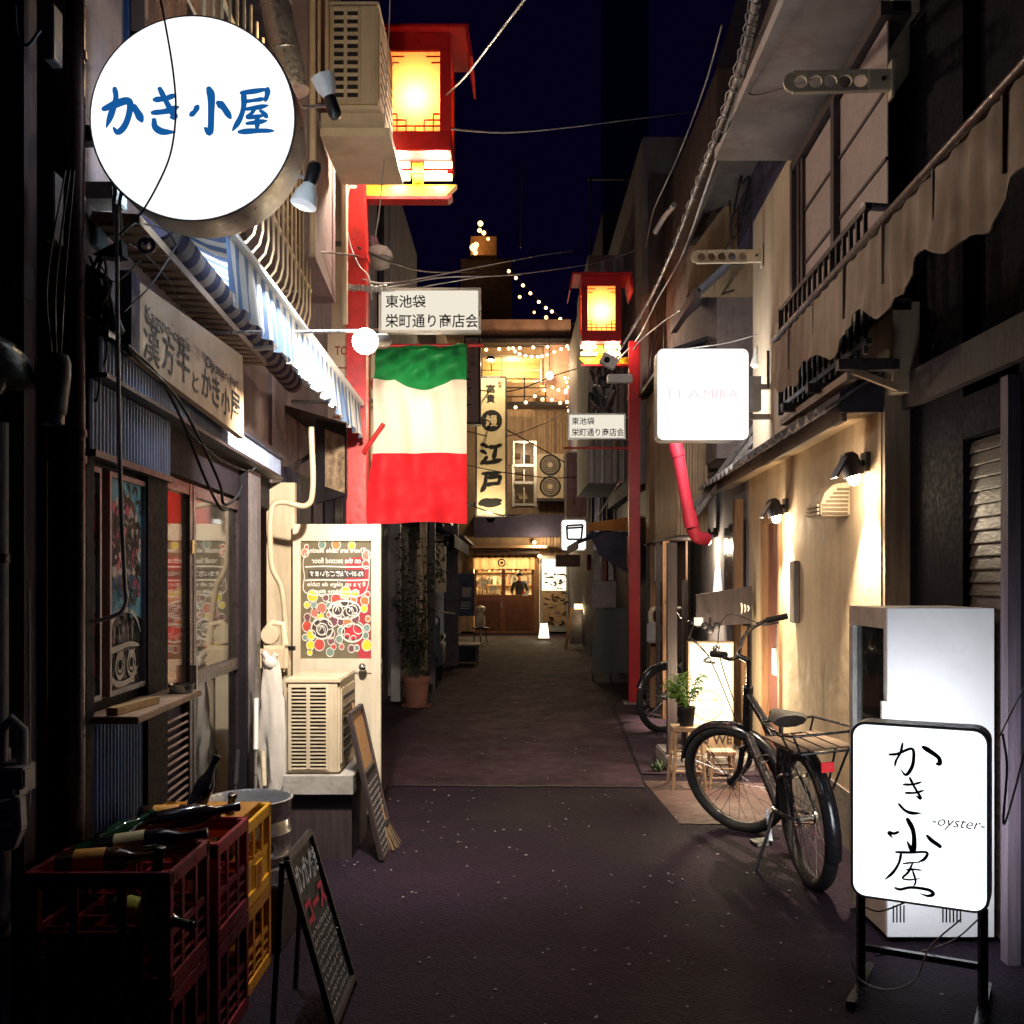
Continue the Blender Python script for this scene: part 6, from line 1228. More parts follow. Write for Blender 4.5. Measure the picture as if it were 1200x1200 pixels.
    lo = [V((x1, s * hw * .8, z)) for s in (1,)] ; loop = [V((x1, hw * .75, z)), V((x0 + .06, hw, z)), V((x0, hw * .8, z)), V((x0, -hw * .8, z)), V((x0 + .06, -hw, z)), V((x1, -hw * .75, z))]
    rk.tube(loop, .006, 8, True, None, True); up = [v + V((0, v.y * .25, .085)) for v in loop]; up[0].z -= .0; rk.tube(up, .0065, 8, True, None, True)
    for a, b in zip(loop, up): rk.tube([a, b], .005, 6)
    for s in (-1, 1): rk.tube([V((-.25, s * hw, z)), V((-.02, s * .075, R + .02))], .006, 6).tube([V((-.1, s * hw, z)), V((-.01, s * .075, R + .02))], .006, 6)
    rk.tube([V((x1, 0, z)), st0 + V((0, 0, -.04))], .007, 6)
    cr_ = put('carrier', rk, BLACKP)
    for k in range(4):
        yy = -hw * .75 + k * hw * .5; put('deck_slat', MB().box(x0 + .02, x1 - .01, yy - .03, yy + .03, z + .007, z + .016), M('dull_deck_wood', (.13, .085, .055), .75, var=.4, grain=(1, 7, 7)), cr_, False, None)
    put('reflector', MB().box(x0 - .012, x0 + .0, -.03, .03, z - .09, z - .045), EM('reflector_red', (.9, .03, .05), .55) if False else M('reflector_red', (.75, .02, .03), .2, bump=0), t, False, None)
    cs = MB().ring(bb, (0, 1, 0), .085, .008, 30, 6).ring(bb, (0, 1, 0), .05, .006, 24, 6); 
    for k in range(5): cs.tube([bb, bb + V((.085 * math.cos(k * 1.257), 0, .085 * math.sin(k * 1.257)))], .006, 5)
    cs.v = [v + V((0, -.05, 0)) for v in cs.v]; put('chainring', cs, STEEL)
    put('chain', MB().tube([bb + V((0, -.05, .085)), rh_ + V((0, -.05, .035))], .004, 5).tube([bb + V((0, -.05, -.085)), rh_ + V((0, -.05, -.035))], .004, 5), DKMETAL)
    for s, a in ((1, -1.9), (-1, 1.24)):
        e = bb + V((.165 * math.cos(a), s * .075, .165 * math.sin(a))); ck = put('crank', MB().bar(bb + V((0, s * .065, 0)), e, .018), STEEL, t, False, None); put('pedal', MB().obox(e + V((0, s * .055, 0)), (.045, 0, 0), (0, .045, 0), (0, 0, .012)), BLACK, ck, False, None); put('pedal_reflector', MB().box(e.x - .048, e.x - .045, e.y + s * .055 - .03, e.y + s * .055 + .03, e.z - .008, e.z + .008), M('reflector_pale', (.7, .65, .5), .2), ck, False, None)
    put('kickstand', MB().tube([V((.36, .05, .28)), V((.28, .20, .012)), V((.24, .22, .012))], .009, 7), DKMETAL)
    put('lock', MB().ring(V((.24, 0, .5)), (.4, 0, 1), .05, .008, 20, 6), STEEL)
    put('bottle_cage', MB().ring(V((.62, 0, .52)), (.7, 0, .7), .035, .004, 16, 5), DKMETAL)
    return t
BB0 = V((1.475, 5.02, 0)); hd_ = (V((1.40, 6.1, 0)) - BB0)
bicycle('bicycle', 'black city bicycle with wooden carrier deck parked before the cream wall, wheel turned', BB0, math.atan2(hd_.y, hd_.x), math.radians(42), math.radians(-5))
bicycle('bicycle', 'dark bicycle parked behind the porch post, only its front wheel showing', (2.50, 10.55, 0), math.radians(203), math.radians(8), 0)

# ================================================================ white glass-door showcase
FY0, FY1, FX0, FX1, FZ = 4.22, 4.70, P(1040, 0, 4.22).x, P(1165, 0, 4.22).x, P(0, 713, 4.22).z
t = thing('glass_showcase', 'tall white refrigerated showcase with a glass door facing the alley', 'showcase', ((FX0 + FX1) / 2, 4.45, 0))
obj('cabinet', MB().box(FX0, FX1, FY0, FY0 + .022, .03, FZ).box(FX0 + .05, FX1, FY1 - .022, FY1, .03, FZ).box(FX1 - .02, FX1, FY0 + .023, FY1 - .023, .03, FZ).box(FX0 + .05, FX1 - .021, FY0 + .023, FY1 - .023, FZ - .1, FZ - .001).box(FX0 + .05, FX1 - .021, FY0 + .023, FY1 - .023, .03, .34), WHITEC, t)
mb = MB(); mb.box(FX0, FX0 + .048, FY0 + .023, FY1, FZ - .085, FZ); obj('header', mb, M('header_beige', (.55, .45, .36), .4), t)
mb = MB(); mb.box(FX0, FX0 + .048, FY0 + .023, FY0 + .045, .36, FZ - .087).box(FX0, FX0 + .048, FY1 - .05, FY1, .36, FZ - .087).box(FX0 + .001, FX0 + .047, FY0 + .046, FY1 - .051, .36, .40); dr = obj('door', mb, M('showcase_door', (.52, .50, .48), .4, metal=.3), t)
obj('pane', MB().box(FX0 + .02, FX0 + .026, FY0 + .046, FY1 - .051, .40, FZ - .087), GLASS, dr); obj('handle', MB().box(FX0 - .02, FX0, FY0 + .008, FY0 + .025, .75, 1.0), WHITE, dr)
obj('kick_panel', MB().box(FX0 + .004, FX0 + .048, FY0 + .023, FY1, .03, .355), M('kick_tan', (.40, .32, .25), .5, var=.2), t)
src = None
for k in range(5):
    m_ = MB(); z = .42 + k * .18; m_.box(FX0 + .06, FX1 - .025, FY0 + .03, FY1 - .03, z, z + .008)
    if k == 0: src = obj('shelf', m_, DKMETAL, t)
    else: piece(src, t, ORG[t] + V((0, 0, k * .18)))
for g_, x_, w_ in ((0, P(1046, 0, FY0).x, 4), (1, P(1104, 0, FY0).x, 6)):
    for k in range(w_): obj('vent_slot', MB().box(x_ + k * .0145, x_ + k * .0145 + .006, FY0 - .0012, FY0 + .002, .09, .16), BLACK, t)
for dx, dy in ((FX0 + .1, FY0 + .06), (FX1 - .08, FY0 + .06), (FX0 + .1, FY1 - .06), (FX1 - .08, FY1 - .06)): obj('foot', MB().box(dx - .02, dx + .02, dy - .02, dy + .02, 0, .03), BLACK, t)
rr_ = random.Random(12)
sb = None
for r in range(3):
    for k in range(5):
        x, y, z = FX0 + .10 + .0 * k, FY0 + .075 + k * .078, .609 + r * .18
        bt = thing('bottle', 'slim bottle on the %s shelf of the white showcase, %s' % (('lower', 'middle', 'upper')[r], ('nearest the camera', 'second from the camera', 'in the middle of the row', 'fourth from the camera', 'farthest from the camera')[k]), 'bottle', (x, y, z), 'bottles inside the showcase')
        hgt = rr_.uniform(.145, .165); obj('glass', MB().lathe([(.024, 0), (.026, .01), (.026, hgt * .55), (.011, hgt * .78), (.01, hgt), (.001, hgt)], 12, (x, y, z)), rr_.choice((GG, GK, GB)), bt, smooth=40)
        if rr_.random() < .6: obj('paper_label', MB().lathe([(.0263, .02), (.0266, .021), (.0266, .065), (.0263, .066)], 12, (x, y, z)), rr_.choice((LP, PAPER, LY)), bt, smooth=40)

# ================================================================ lit box sign in front
bl_, br_ = P(1000, 1045, 3.70), P(1156, 1072, 3.49); tl = P(1003, 845, 3.70); tr_ = P(1158, 862, 3.49)
ux = V((br_.x - bl_.x, br_.y - bl_.y, 0)); w = ux.length; ux.normalize(); z0 = (bl_.z + br_.z) / 2; z1 = (tl.z + tr_.z) / 2; h = z1 - z0
tilt = -.012; c = V(((bl_.x + br_.x) / 2, (bl_.y + br_.y) / 2, (z0 + z1) / 2)); nn = ux.cross(UZ).normalized(); uy = UZ.copy()
t = thing('lit_box_sign', 'glowing white box sign with black brush writing on a stand, front right', 'sign', V((c.x, c.y, 0)))
obj('case', MB().prism(rrect(c - nn * .006, ux, uy, w + .02, h + .02, .05), -nn * .115), M('case_black', (.02, .02, .022), .4), t)
FACE = EM('box_sign_glow', (.90, .95, 1.0), 1.7)
obj('face', MB().prism(rrect(c, ux, uy, w, h, .042), -nn * .007), FACE, t); obj('face', MB().prism(rrect(c - nn * .120, ux, uy, w, h, .042), -nn * .006), EM('box_sign_back_glow', (.93, .96, 1.0), 13.0), t)
s_ = w / (500 - 136)
fr = frame2(c, ux, uy, 318, 638, s_)
G1 = [([(240, 466), (262, 462), (302, 444), (306, 478), (298, 506), (284, 522), (270, 506)], 9), ([(276, 430), (270, 458), (258, 482), (254, 502)], 7), ([(333, 437), (352, 448), (374, 464), (377, 480), (366, 483)], 13),
      ([(279, 551), (304, 548), (330, 538)], 7), ([(284, 575), (310, 572), (336, 562)], 7), ([(296, 530), (308, 554), (326, 586), (312, 580)], 8), ([(266, 610), (282, 626), (300, 632), (328, 630)], 9),
      ([(290, 652), (304, 680), (308, 712), (304, 742), (288, 716)], 14), ([(264, 692), (252, 698), (238, 697), (248, 712)], 9), ([(344, 694), (356, 706), (378, 720), (372, 722)], 11),
      ([(258, 752), (298, 748), (342, 742), (336, 762), (318, 774)], 8), ([(272, 754), (266, 782), (250, 812), (226, 838)], 8), ([(276, 784), (298, 778), (324, 774)], 5), ([(288, 800), (308, 796), (330, 796)], 6), ([(304, 778), (292, 806), (276, 826), (296, 828), (326, 820)], 6), ([(304, 800), (312, 830), (306, 846)], 6), ([(256, 858), (270, 860), (300, 850), (346, 850), (360, 860), (346, 868), (322, 864)], 9)]
mb = MB()
for i, (pts, w_) in enumerate(G1): ribbon(mb, pts, w_ * 1.05, fr, .002 + i * 1e-4, 6)
obj('lettering', mb, INK, t)
text('-oyster-', w * .385, .06, fr(427, 654, 0), ux, uy, M('grey_ink', (.05, .05, .06), .7), t, shear=.35, keep=True, up=.002)
for s in (-.5, .5):
    b = c + ux * (w * s * .93) - nn * .06
    obj('leg', MB().bar(V((b.x, b.y, .032)), V((b.x, b.y, z0 - .004)), .026), BLACKP, t)
for s in (-.5, .5):
    b = c + ux * (w * s * .93) - nn * .06; obj('foot', MB().bar(V((b.x, b.y, .016)) - nn * .22, V((b.x, b.y, .016)) + nn * .2, .03), BLACKP, t)
b0 = c + ux * (-w * .46) - nn * .06; b1 = c + ux * (w * .46) - nn * .06
obj('cross_bar', MB().bar(V((b0.x, b0.y, .16)), V((b1.x, b1.y, .16)), .022), BLACKP, t)
wire('sign_cord', [P(1175, 860, 3.5), P(1180, 900, 3.5), P(1176, 965, 3.5), P(1188, 930, 3.45), P(1200, 880, 3.4), P(1215, 800, 3.4)], .004, CABLE_PALE, 'white power cord hanging right of the lit box sign', group='cords of the lit box sign')
wire('sign_cord', [P(1172, 862, 3.55), P(1185, 835, 3.6), P(1203, 800, 3.6)], .003, CABLE_PALE, 'thin pale cord rising behind the right edge of the lit box sign', group='cords of the lit box sign')
wire('sign_cord', [P(1008, 1060, 3.7), P(1030, 1068, 3.7), P(1060, 1058, 3.7)], .003, CABLE, 'short dark cord looping under the left of the lit box sign', group='cords of the lit box sign')
wire('sign_cord', [P(1152, 1072, 3.55), P(1120, 1100, 3.62), P(1080, 1115, 3.68), P(1025, 1120, 3.72)], .003, CABLE_PALE, 'pale cord running left under the lit box sign', group='cords of the lit box sign')
wire('sign_cord', [P(1125, 1078, 3.6), P(1090, 1110, 3.6), P(1072, 1148, 3.6), P(1040, 1160, 3.62), P(1008, 1148, 3.68), P(996, 1122, 3.7)], .003, CABLE_PALE, 'pale cord drooping in a loop to the ground before the box sign', group='cords of the lit box sign')
# ================================================================ LEFT: houses beyond the side door
h2 = thing('grey_house', 'tall grey stuccoed house behind the flag and left red pole', 'building', (-2, 10, 0))
mb = MB(); mb.box(-6, -1.62, 6.92, 9.4, 0, 6.4); obj('wall', mb, PLASTER_PINK, h2)
mb = MB(); mb.box(-6, -1.60, 9.42, 13.2, 0, 6.9); obj('wall', mb, PLASTER_GREY, h2)
obj('wall', MB().box(-1.62, -1.36, 9.2, 9.42, 2.4, 6.3), M('upper_cream', (.52, .42, .30)), h2)
obj('canopy', MB().prism([(-1.62, 7.3, 2.7), (-1.62, 13.0, 2.7), (-1.12, 13.0, 2.55), (-1.12, 7.3, 2.55)], (0, 0, .05)), DARKWOOD, h2)
for y in (7.4, 9.3, 11.2, 12.9): obj('canopy_strut', MB().bar((-1.62, y, 2.3), (-1.2, y, 2.56), .03), DARKWOOD, h2)
for k in range(12): mb = MB().box(-1.615, -1.59, 7.2 + k * .5, 7.6 + k * .5, .0, 2.3); obj('board', mb, (DARK, DARKWOOD, M('mauve_timber', (.1, .075, .1)))[k % 3], h2)
mb = MB().box(-1.63, -1.56, 10.2, 10.8, 3.6, 4.7); obj('window', mb, M('dim_window', (.05, .045, .06)), h2)
for y in (9.9, 12.0): obj('downpipe', MB().tube([(-1.54, y, 2.8), (-1.54, y, 6.6)], .045, 10), DKMETAL, h2, smooth=50)
h3 = thing('dark_row_house', 'dark row of narrow houses down the far left of the alley', 'building', (-2, 20, 0))
for k, (a, b, x, z) in enumerate(((13.3, 17.0, -1.58, 6.9), (17.1, 21.5, -1.75, 6.0), (21.6, 27.6, -1.6, 7.4))):
    obj('wall', MB().box(-7, x, a, b, 0, z), (PLASTER_GREY, DARK, PLASTER_PINK)[k], h3); obj('eave', MB().prism([(x, a, 2.55), (x, b, 2.55), (x + .6, b, 2.40), (x + .6, a, 2.40)], (0, 0, .05)), DARKWOOD, h3)
    obj('shutter_panel', MB().corr(V((x + .01, a + .3, .1)), (0, 1, 0), (b - a) * .5, UZ, 2.1, (1, 0, 0), .012, .09), (BLUECORR, BROWNCORR, BLUECORR)[k], h3)
    obj('window', MB().box(x - .05, x + .012, a + (b - a) * .62, b - .4, 3.4, 4.5), M('dim_window', (.05, .045, .06)), h3)
# white shop panel behind the red pole, menu light box
q0, q1 = P(384, 560, 7.75), P(446, 391, 7.75)
t = thing('wall_sign', 'cream shop panel with red lettering half hidden behind the left red pole', 'sign', (q0.x, 7.75, q0.z)); obj('board', MB().box(q0.x, q1.x, 7.75, 7.80, q0.z, q1.z), M('panel_cream', (.62, .50, .36), .6, var=.12, streak=.3), t)
RB = M('red_brown_ink', (.30, .05, .03), .7)
for s, px, w in (('TO', 400, 15), ('UCE', 438.5, 13)): text(s, w / 1200 * 7.75, .07, P(px, 411, 7.747), (1, 0, 0), UZ, RB, t, bold=.02, keep=False)
for px in (405, 441): mb = MB(); blob(mb, 0, 0, 7 / 1200 * 7.75, 9 / 1200 * 7.75, frame2(P(px, 450, 7.746), (1, 0, 0), UZ), .001); obj('roundel', mb, RB, t)
for k, yy in enumerate((432, 470, 480, 490)):
    mb = MB(); a = P(390, yy, 7.746); mb.box(a.x, P(407, 0, 7.75).x, 7.745, 7.747, a.z, a.z + .012); obj('print', mb, RB, t)
q0, q1 = P(380, 578, 6.9), P(405, 504, 6.9)
t = thing('menu_light_box', 'small picture board on the wall below the end of the awning', 'sign', q0)
x_ = -1.22
mb = MB(); mb.prism([P(370, 590, 7.05), P(406, 580, 6.82), P(406, 498, 6.82), P(370, 490, 7.05)], (0, .05, 0)); obj('frame', mb, DKMETAL, t)
mb = MB(); mb.prism([P(381, 570, 6.97), P(404, 578, 6.82), P(404, 512, 6.82), P(381, 503, 6.97)], (0, -.006, 0)); obj('picture', mb, M('menu_print', (.5, .36, .24), .5, var=.7, scale=16), t)

# lamp hung behind the red pole, with shade
q = P(444, 300, 7.6); t = thing('street_lamp', 'unlit dome street lamp hanging behind the left red pole above the name sign', 'lamp', q)
obj('dome', MB().lathe([(.105, -.02), (.10, .02), (.07, .06), (.03, .075), (.001, .076)], 22, q), M('lamp_grey', (.35, .33, .32), .4), t, smooth=50); obj('glass', MB().lathe([(.09, -.02), (.075, -.075), (.03, -.1), (.001, -.102)], 20, q), M('lamp_glass', (.45, .43, .42), .15, bump=.1), t, smooth=60)
mb = MB(); mb.prism([P(434, 276, 7.6), P(441, 276, 7.6), P(449, 298, 7.6), P(436, 298, 7.6)], (0, .06, 0)); obj('hanger', mb, M('plum_metal', (.12, .03, .06), .5), t); obj('arm', MB().bar(P(438, 285, 7.63), V((-1.61, 7.63, P(0, 285, 7.6).z)), .03), DKMETAL, t)

# ---- clutter on the left side of the far alley
q = V((-1.135, 12.15, 0)); t = thing('potted_shrub', 'tall dark straggly shrub in a square terracotta pot', 'potted plant', q)
obj('pot', MB().prism(rrect(q + V((0, 0, .03)), (1, 0, 0), (0, 1, 0), .24, .24, .03), (0, 0, .001)).lathe([(.12, .02), (.155, .30), (.17, .30), (.172, .36), (.155, .36), (.145, .30), (.001, .30)], 24, q), TERRA, t, smooth=35); obj('saucer', MB().lathe([(.17, 0), (.18, .03), (.165, .03), (.16, .012), (.001, .012)], 24, q), TERRA, t, smooth=35)
lm = MB(); sm_ = MB(); rr_ = random.Random(33)
for k in range(12):
    a = rr_.random() * 6.3; top = q + V((.28 * math.cos(a) * rr_.random(), .25 * math.sin(a), rr_.uniform(1.1, 2.3))); pts = spline([q + V((0, 0, .3)), q.lerp(top, .5) + V((rr_.uniform(-.1, .1), 0, 0)), top], 8); sm_.tube(pts, .008, 5, True, [.011 * (1 - i / len(pts) * .8) for i in range(len(pts))])
    for s in pts[4:]:
        for _ in range(7):
            d = V((rr_.uniform(-1, 1), rr_.uniform(-1, 1), rr_.uniform(-.7, .6))).normalized(); l_ = rr_.uniform(.03, .09); n_ = d.cross(V((.3, .2, 1))).normalized() * l_ * .28; o_ = s + d * rr_.uniform(0, .12); lm.add([o_, o_ + d * l_ * .5 + n_, o_ + d * l_, o_ + d * l_ * .5 - n_], [(0, 1, 2, 3)])
obj('leaves', lm, LEAFD, t); obj('stems', sm_, DARKWOOD, t, smooth=60)
def sbox(nm, px0, px1, py0, py1, y, d, mat, lab, cat, **k):
    a, b = P(px0, py1, y), P(px1, py0, y); return one(nm, MB().box(a.x, b.x, y, y + d, max(0, a.z), b.z), mat, lab, cat, **k)
sbox('pale_post', 492, 500, 606, 786, 13.0, .08, M('pale_post_paint', (.5, .42, .30), .6, streak=.4), 'pale yellow post behind the potted shrub', 'post')
sbox('dark_post', 503, 510, 606, 812, 12.8, .06, DKMETAL, 'dark square steel post right of the pale yellow post', 'post')
sbox('wall_pole', 458, 469, 612, 822, 12.2, .1, GREYPIPE, 'pale grey pole against the dark wall just beyond the open door', 'pole')
sbox('bamboo_screen', 466, 478, 618, 830, 12.6, .05, M('mottled_screen', (.20, .17, .16), .7, var=.7, scale=10), 'mottled narrow screen board beside the pale grey pole', 'screen')
a = sbox('hung_sign', 507, 522, 640, 694, 13.6, .16, M('hung_sign_cream', (.50, .42, .30), .6, var=.15), 'pale blank hanging sign with dark twigs across it, right of the steel post', 'sign')
mb = MB(); rr_ = random.Random(4)
for k in range(9):
    s = P(rr_.uniform(500, 512), rr_.uniform(630, 690), 13.4); e_ = s + V((rr_.uniform(.05, .25), rr_.uniform(-.1, .1), rr_.uniform(-.25, .25))); mb.tube(spline([s, s.lerp(e_, .5) + V((0, 0, .05)), e_], 4), .006, 4)
    for _ in range(4): c = s.lerp(e_, rr_.random()); d = V((rr_.uniform(-1, 1), 0, rr_.uniform(-1, 1))).normalized() * .06; n_ = V((-d.z, .01, d.x)) * .3; mb.add([c, c + d * .5 + n_, c + d, c + d * .5 - n_], [(0, 1, 2, 3)])
one('bare_branch', mb, LEAFD, 'thin leafy branch hanging in front of the blank hanging sign', 'branch')
t = thing('awning', 'dark fabric awning hanging low over the far left shop fronts', 'awning', (-1.2, 16, 2.1)); mb = MB(); mb.prism([(-1.6, 15, 2.5), (-.85, 15, 2.15), (-.85, 20, 2.15), (-1.6, 20, 2.5)], (0, 0, .03)); obj('canvas', mb, M('dark_canvas', (.03, .035, .06), .8, var=.4), t); obj('hem', MB().box(-.86, -.84, 15, 20, 1.98, 2.15), M('dark_canvas', (.03, .035, .06)), t)
for y in (15, 17.5, 20): obj('support', MB().bar((-1.6, y, 2.15), (-.9, y, 2.16), .03), DKMETAL, t)
a = sbox('shop_screen', 520, 537, 612, 780, 17.5, .1, M('grey_screen', (.16, .15, .18), .7, var=.4), 'grey shop screen standing under the dark awning', 'screen')
q0 = P(538, 722, 18); t = thing('poster', 'blue poster with white brush characters under the dark awning', 'poster', q0); obj('sheet', MB().box(P(536, 0, 18).x, P(556, 0, 18).x, 18, 18.02, P(0, 722, 18).z, P(0, 672, 18).z), M('poster_blue', (.07, .09, .17), .6, var=.4), t)
fr = frame2(P(546, 694, 17.99), (1, 0, 0), UZ, 0, 0, 1); mb = MB()
for k in range(6): ribbon(mb, [(-.06 + .03 * k, -.09), (-.05 + .025 * k, 0), (-.06 + .03 * k, .09)], .022, fr, .001, 4); ribbon(mb, [(-.08, -.07 + .03 * k), (.09, -.075 + .03 * k)], .012, fr, .001, 4)
for k in range(4): ribbon(mb, [(-.1, .18 + .035 * k), (.1, .175 + .035 * k)], .014, fr, .001, 4)
obj('brush_print', mb, WHITE_INK, t)
q = P(545, 780, 18.0); t = thing('folding_table', 'dark folding table with a pale edge beneath the blue poster', 'table', (q.x, 18.3, 0)); x0, x1 = P(530, 0, 18).x, P(562, 0, 18).x; zt = P(0, 756, 18).z
obj('top', MB().box(x0, x1, 18, 18.7, zt - .02, zt + .01), M('table_pale', (.35, .33, .33), .5), t); obj('cloth', MB().box(x0 + .02, x1 - .06, 18.03, 18.6, .06, zt - .021), M('dark_canvas', (.03, .035, .06)), t)
for dx in (x0 + .03, x1 - .03): obj('leg', MB().box(dx - .012, dx + .012, 18.02, 18.05, 0, zt - .021), DKMETAL, t)
q = P(510, 765, 14.5); t = thing('parked_scooter', 'dark small moped half hidden in the shade past the steel post', 'moped', (q.x, 14.6, 0))
obj('body', MB().box(q.x - .10, q.x + .10, 14.5, 15.3, .28, .62).prism([(q.x - .09, 14.35, .3), (q.x + .09, 14.35, .3), (q.x + .07, 14.5, 1.0), (q.x - .07, 14.5, 1.0)], (0, .1, 0)), M('moped_blue', (.04, .05, .08), .3), t, bevel=.03); obj('seat', MB().box(q.x - .1, q.x + .1, 14.8, 15.35, .63, .72), BLACK, t, bevel=.02)
for y in (14.4, 15.3): obj('wheel', MB().ring((q.x, y, .22), (1, 0, 0), .18, .045, 24, 8), RUBBER, t, smooth=60)
obj('handlebar', MB().tube(spline([(q.x - .28, 14.6, 1.02), (q.x, 14.5, 1.05), (q.x + .28, 14.6, 1.02)]), .013, 8), STEEL, t, smooth=60); obj('headlight', MB().lathe([(.06, 0), (.05, .03), (.001, .035)], 14, (q.x, 14.40, .92), (0, -1, 0)), STEEL, t, smooth=50)
q = P(563, 742, 24.5); t = thing('stool', 'dark round stool holding a white jar near the far lit shop', 'stool', (q.x, 24.5, 0)); zs = P(0, 735, 24.5).z
obj('seat', MB().lathe([(.2, zs - .04), (.21, zs - .02), (.2, zs), (.001, zs)], 18, (q.x, 24.5, 0)), DKMETAL, t, smooth=40)
for a in range(4): obj('leg', MB().tube([(q.x + .16 * math.cos(a * 1.57), 24.5 + .16 * math.sin(a * 1.57), 0), (q.x + .12 * math.cos(a * 1.57), 24.5 + .12 * math.sin(a * 1.57), zs - .04)], .013, 6), DKMETAL, t)
one('jar', MB().lathe([(.09, 0), (.12, .12), (.11, .25), (.06, .33), (.07, .36), (.11, .40), (.12, .47), (.03, .52), (.001, .53)], 18, V((q.x, 24.5, zs + .001))), M('jar_white', (.6, .52, .42), .35), 'white lidded jar standing on the dark round stool', 'jar', smooth=50)
one('white_can', MB().lathe([(.1, 0), (.1, .18), (.001, .19)], 16, P(475, 815, 12.3) * 1), DKMETAL, 'dark round tin on the ground beside the terracotta pot', 'tin', smooth=40)
q = P(478, 803, 12.4)

# ---- tall hanging signs over the far alley
def vsign(px0, px1, py0, py1, y, d, lab, mat):
    q0, q1 = P(px0, py1, y), P(px1, py0, y); t = thing('hanging_sign', lab, 'sign', (q0.x, y, q0.z)); obj('board', MB().box(q0.x, q1.x, y, y + d, q0.z, q1.z), mat, t)
    for a in (MB().box(q0.x - .03, q0.x, y - .02, y + d + .02, q0.z - .03, q1.z + .03), MB().box(q1.x, q1.x + .03, y - .02, y + d + .02, q0.z - .03, q1.z + .03), MB().box(q0.x, q1.x, y - .02, y + d + .02, q1.z, q1.z + .03), MB().box(q0.x, q1.x, y - .02, y + d + .02, q0.z - .03, q0.z)): obj('frame_bar', a, DKMETAL, t)
    return t
Y = 19.0; mp = lambda px, py: P(px, py, Y - .003); S = Y / 1200
t = vsign(559, 592, 443, 604, Y, .25, 'tall pale sign board with bold black characters hanging over the alley', M('sign_tan_lit', (.74, .60, .38), .6, var=.1))
for ch, px, py, w, h, b in (('富', 575, 455.5, 11, 10, .02), ('貴', 575, 467, 11, 10, .02), ('新宿', 586, 451, 5, 8, .0), ):
    text(ch if ch != '新宿' else '割\n烹', w * S, h * S, mp(px, py), (1, 0, 0), UZ, INK, t, bold=b, keep=False)
mb = MB(); fr = frame2(mp(576, 493), (1, 0, 0), UZ, 0, 0, S); ribbon(mb, [(11 * math.cos(k * .524), 11 * math.sin(k * .524)) for k in range(12)], 3.2, fr, .002, 4, False, True)
blob(mb, 0, 0, 10, 10, fr, .0015); obj('crest', mb, INK, t)
mb = MB(); fr = frame2(mp(520, 360), (1, 0, 0), UZ, 0, 0, S / 4.283)
for i, (pts, w_) in enumerate((([(190, 690), (205, 692), (222, 706)], 20), ([(188, 722), (202, 726), (216, 738)], 18), ([(190, 785), (204, 768), (220, 746)], 20), ([(228, 702), (260, 700), (294, 688)], 20), ([(262, 704), (256, 735), (248, 766)], 22), ([(206, 782), (250, 776), (294, 764)], 22),
    ([(196, 836), (240, 834), (290, 830)], 18), ([(212, 850), (208, 885), (200, 908), (184, 930)], 22), ([(222, 856), (255, 852), (284, 850), (280, 868), (274, 888)], 20), ([(216, 892), (250, 886), (286, 884)], 20), ([(186, 986), (210, 974), (250, 978), (292, 968)], 34), ([(200, 992), (240, 992), (290, 986)], 24))): ribbon(mb, pts, w_, fr, .001 + i * 3e-4, 5)
obj('lettering', mb, INK, t)
text('鰻', 14 * S, 14 * S, mp(576, 493) + V((0, -.004, 0)), (1, 0, 0), UZ, M('sign_tan_lit', (.62, .48, .27)), t, bold=.02)
obj('wall_arm', MB().bar((-1.7, Y + .1, P(0, 450, Y).z), (P(559, 0, Y).x, Y + .1, P(0, 450, Y).z), .05), DKMETAL, t); obj('wall_arm', MB().bar((-1.7, Y + .1, P(0, 590, Y).z), (P(559, 0, Y).x, Y + .1, P(0, 590, Y).z), .05), DKMETAL, t)
for zz, yy in ((440, .0), (604, .0)):  # two added lamps, not known fixtures, put in to brighten the board
    q = P(576, zz, Y) + V((0, -.75, .12 if zz < 500 else -.10)); obj('added_sign_lamp', MB().lathe([(.10, 0), (.05, .07), (.001, .08)] if zz < 500 else [(.001, -.08), (.05, -.07), (.10, 0)], 14, q), DKMETAL, t, smooth=40); obj('added_lamp_arm', MB().bar(q, P(576, zz, Y) + V((0, .1, .12 if zz < 500 else -.10)), .02), DKMETAL, t); lamp('sign_light', q + V((0, .02, -.05 if zz < 500 else .06)), 62, (1, .78, .46), .05, parent=t)
Y = 16.0; S = Y / 1200
t = vsign(546, 561, 396, 495, Y, .2, 'narrow mauve vertical sign with brush script half behind the flag', M('sign_mauve', (.33, .24, .23), .6, var=.15))
for ch, px, py, w, h in (('く\nり\nの\n味', 554, 414, 6, 32), ('ニ\n大\n一', 549.5, 455, 6, 40)): text(ch, w * S, h * S, P(px, py, Y - .003), (1, 0, 0), UZ, M('brown_ink', (.08, .035, .03), .7), t, keep=False)
obj('wall_arm', MB().bar((-1.6, Y + .1, P(0, 440, Y).z), (P(546, 0, Y).x, Y + .1, P(0, 440, Y).z), .05), DKMETAL, t)
Y = 20.5; S = Y / 1200
q0, q1 = P(662, 608, Y), P(689, 529, Y); c = (q0 + q1) / 2; t = thing('hanging_sign', 'dull purple rounded vertical sign with katakana on the right of the alley', 'sign', (c.x, Y, q0.z))
obj('case', MB().prism(rrect(c + V((0, .01, 0)), (1, 0, 0), UZ, q1.x - q0.x, q1.z - q0.z, .06), (0, .25, 0)), M('case_pale', (.4, .36, .36), .5), t); obj('face', MB().prism(rrect(c, (1, 0, 0), UZ, q1.x - q0.x - .06, q1.z - q0.z - .06, .05), (0, .009, 0)), M('face_plum', (.16, .09, .11), .4, var=.2), t)
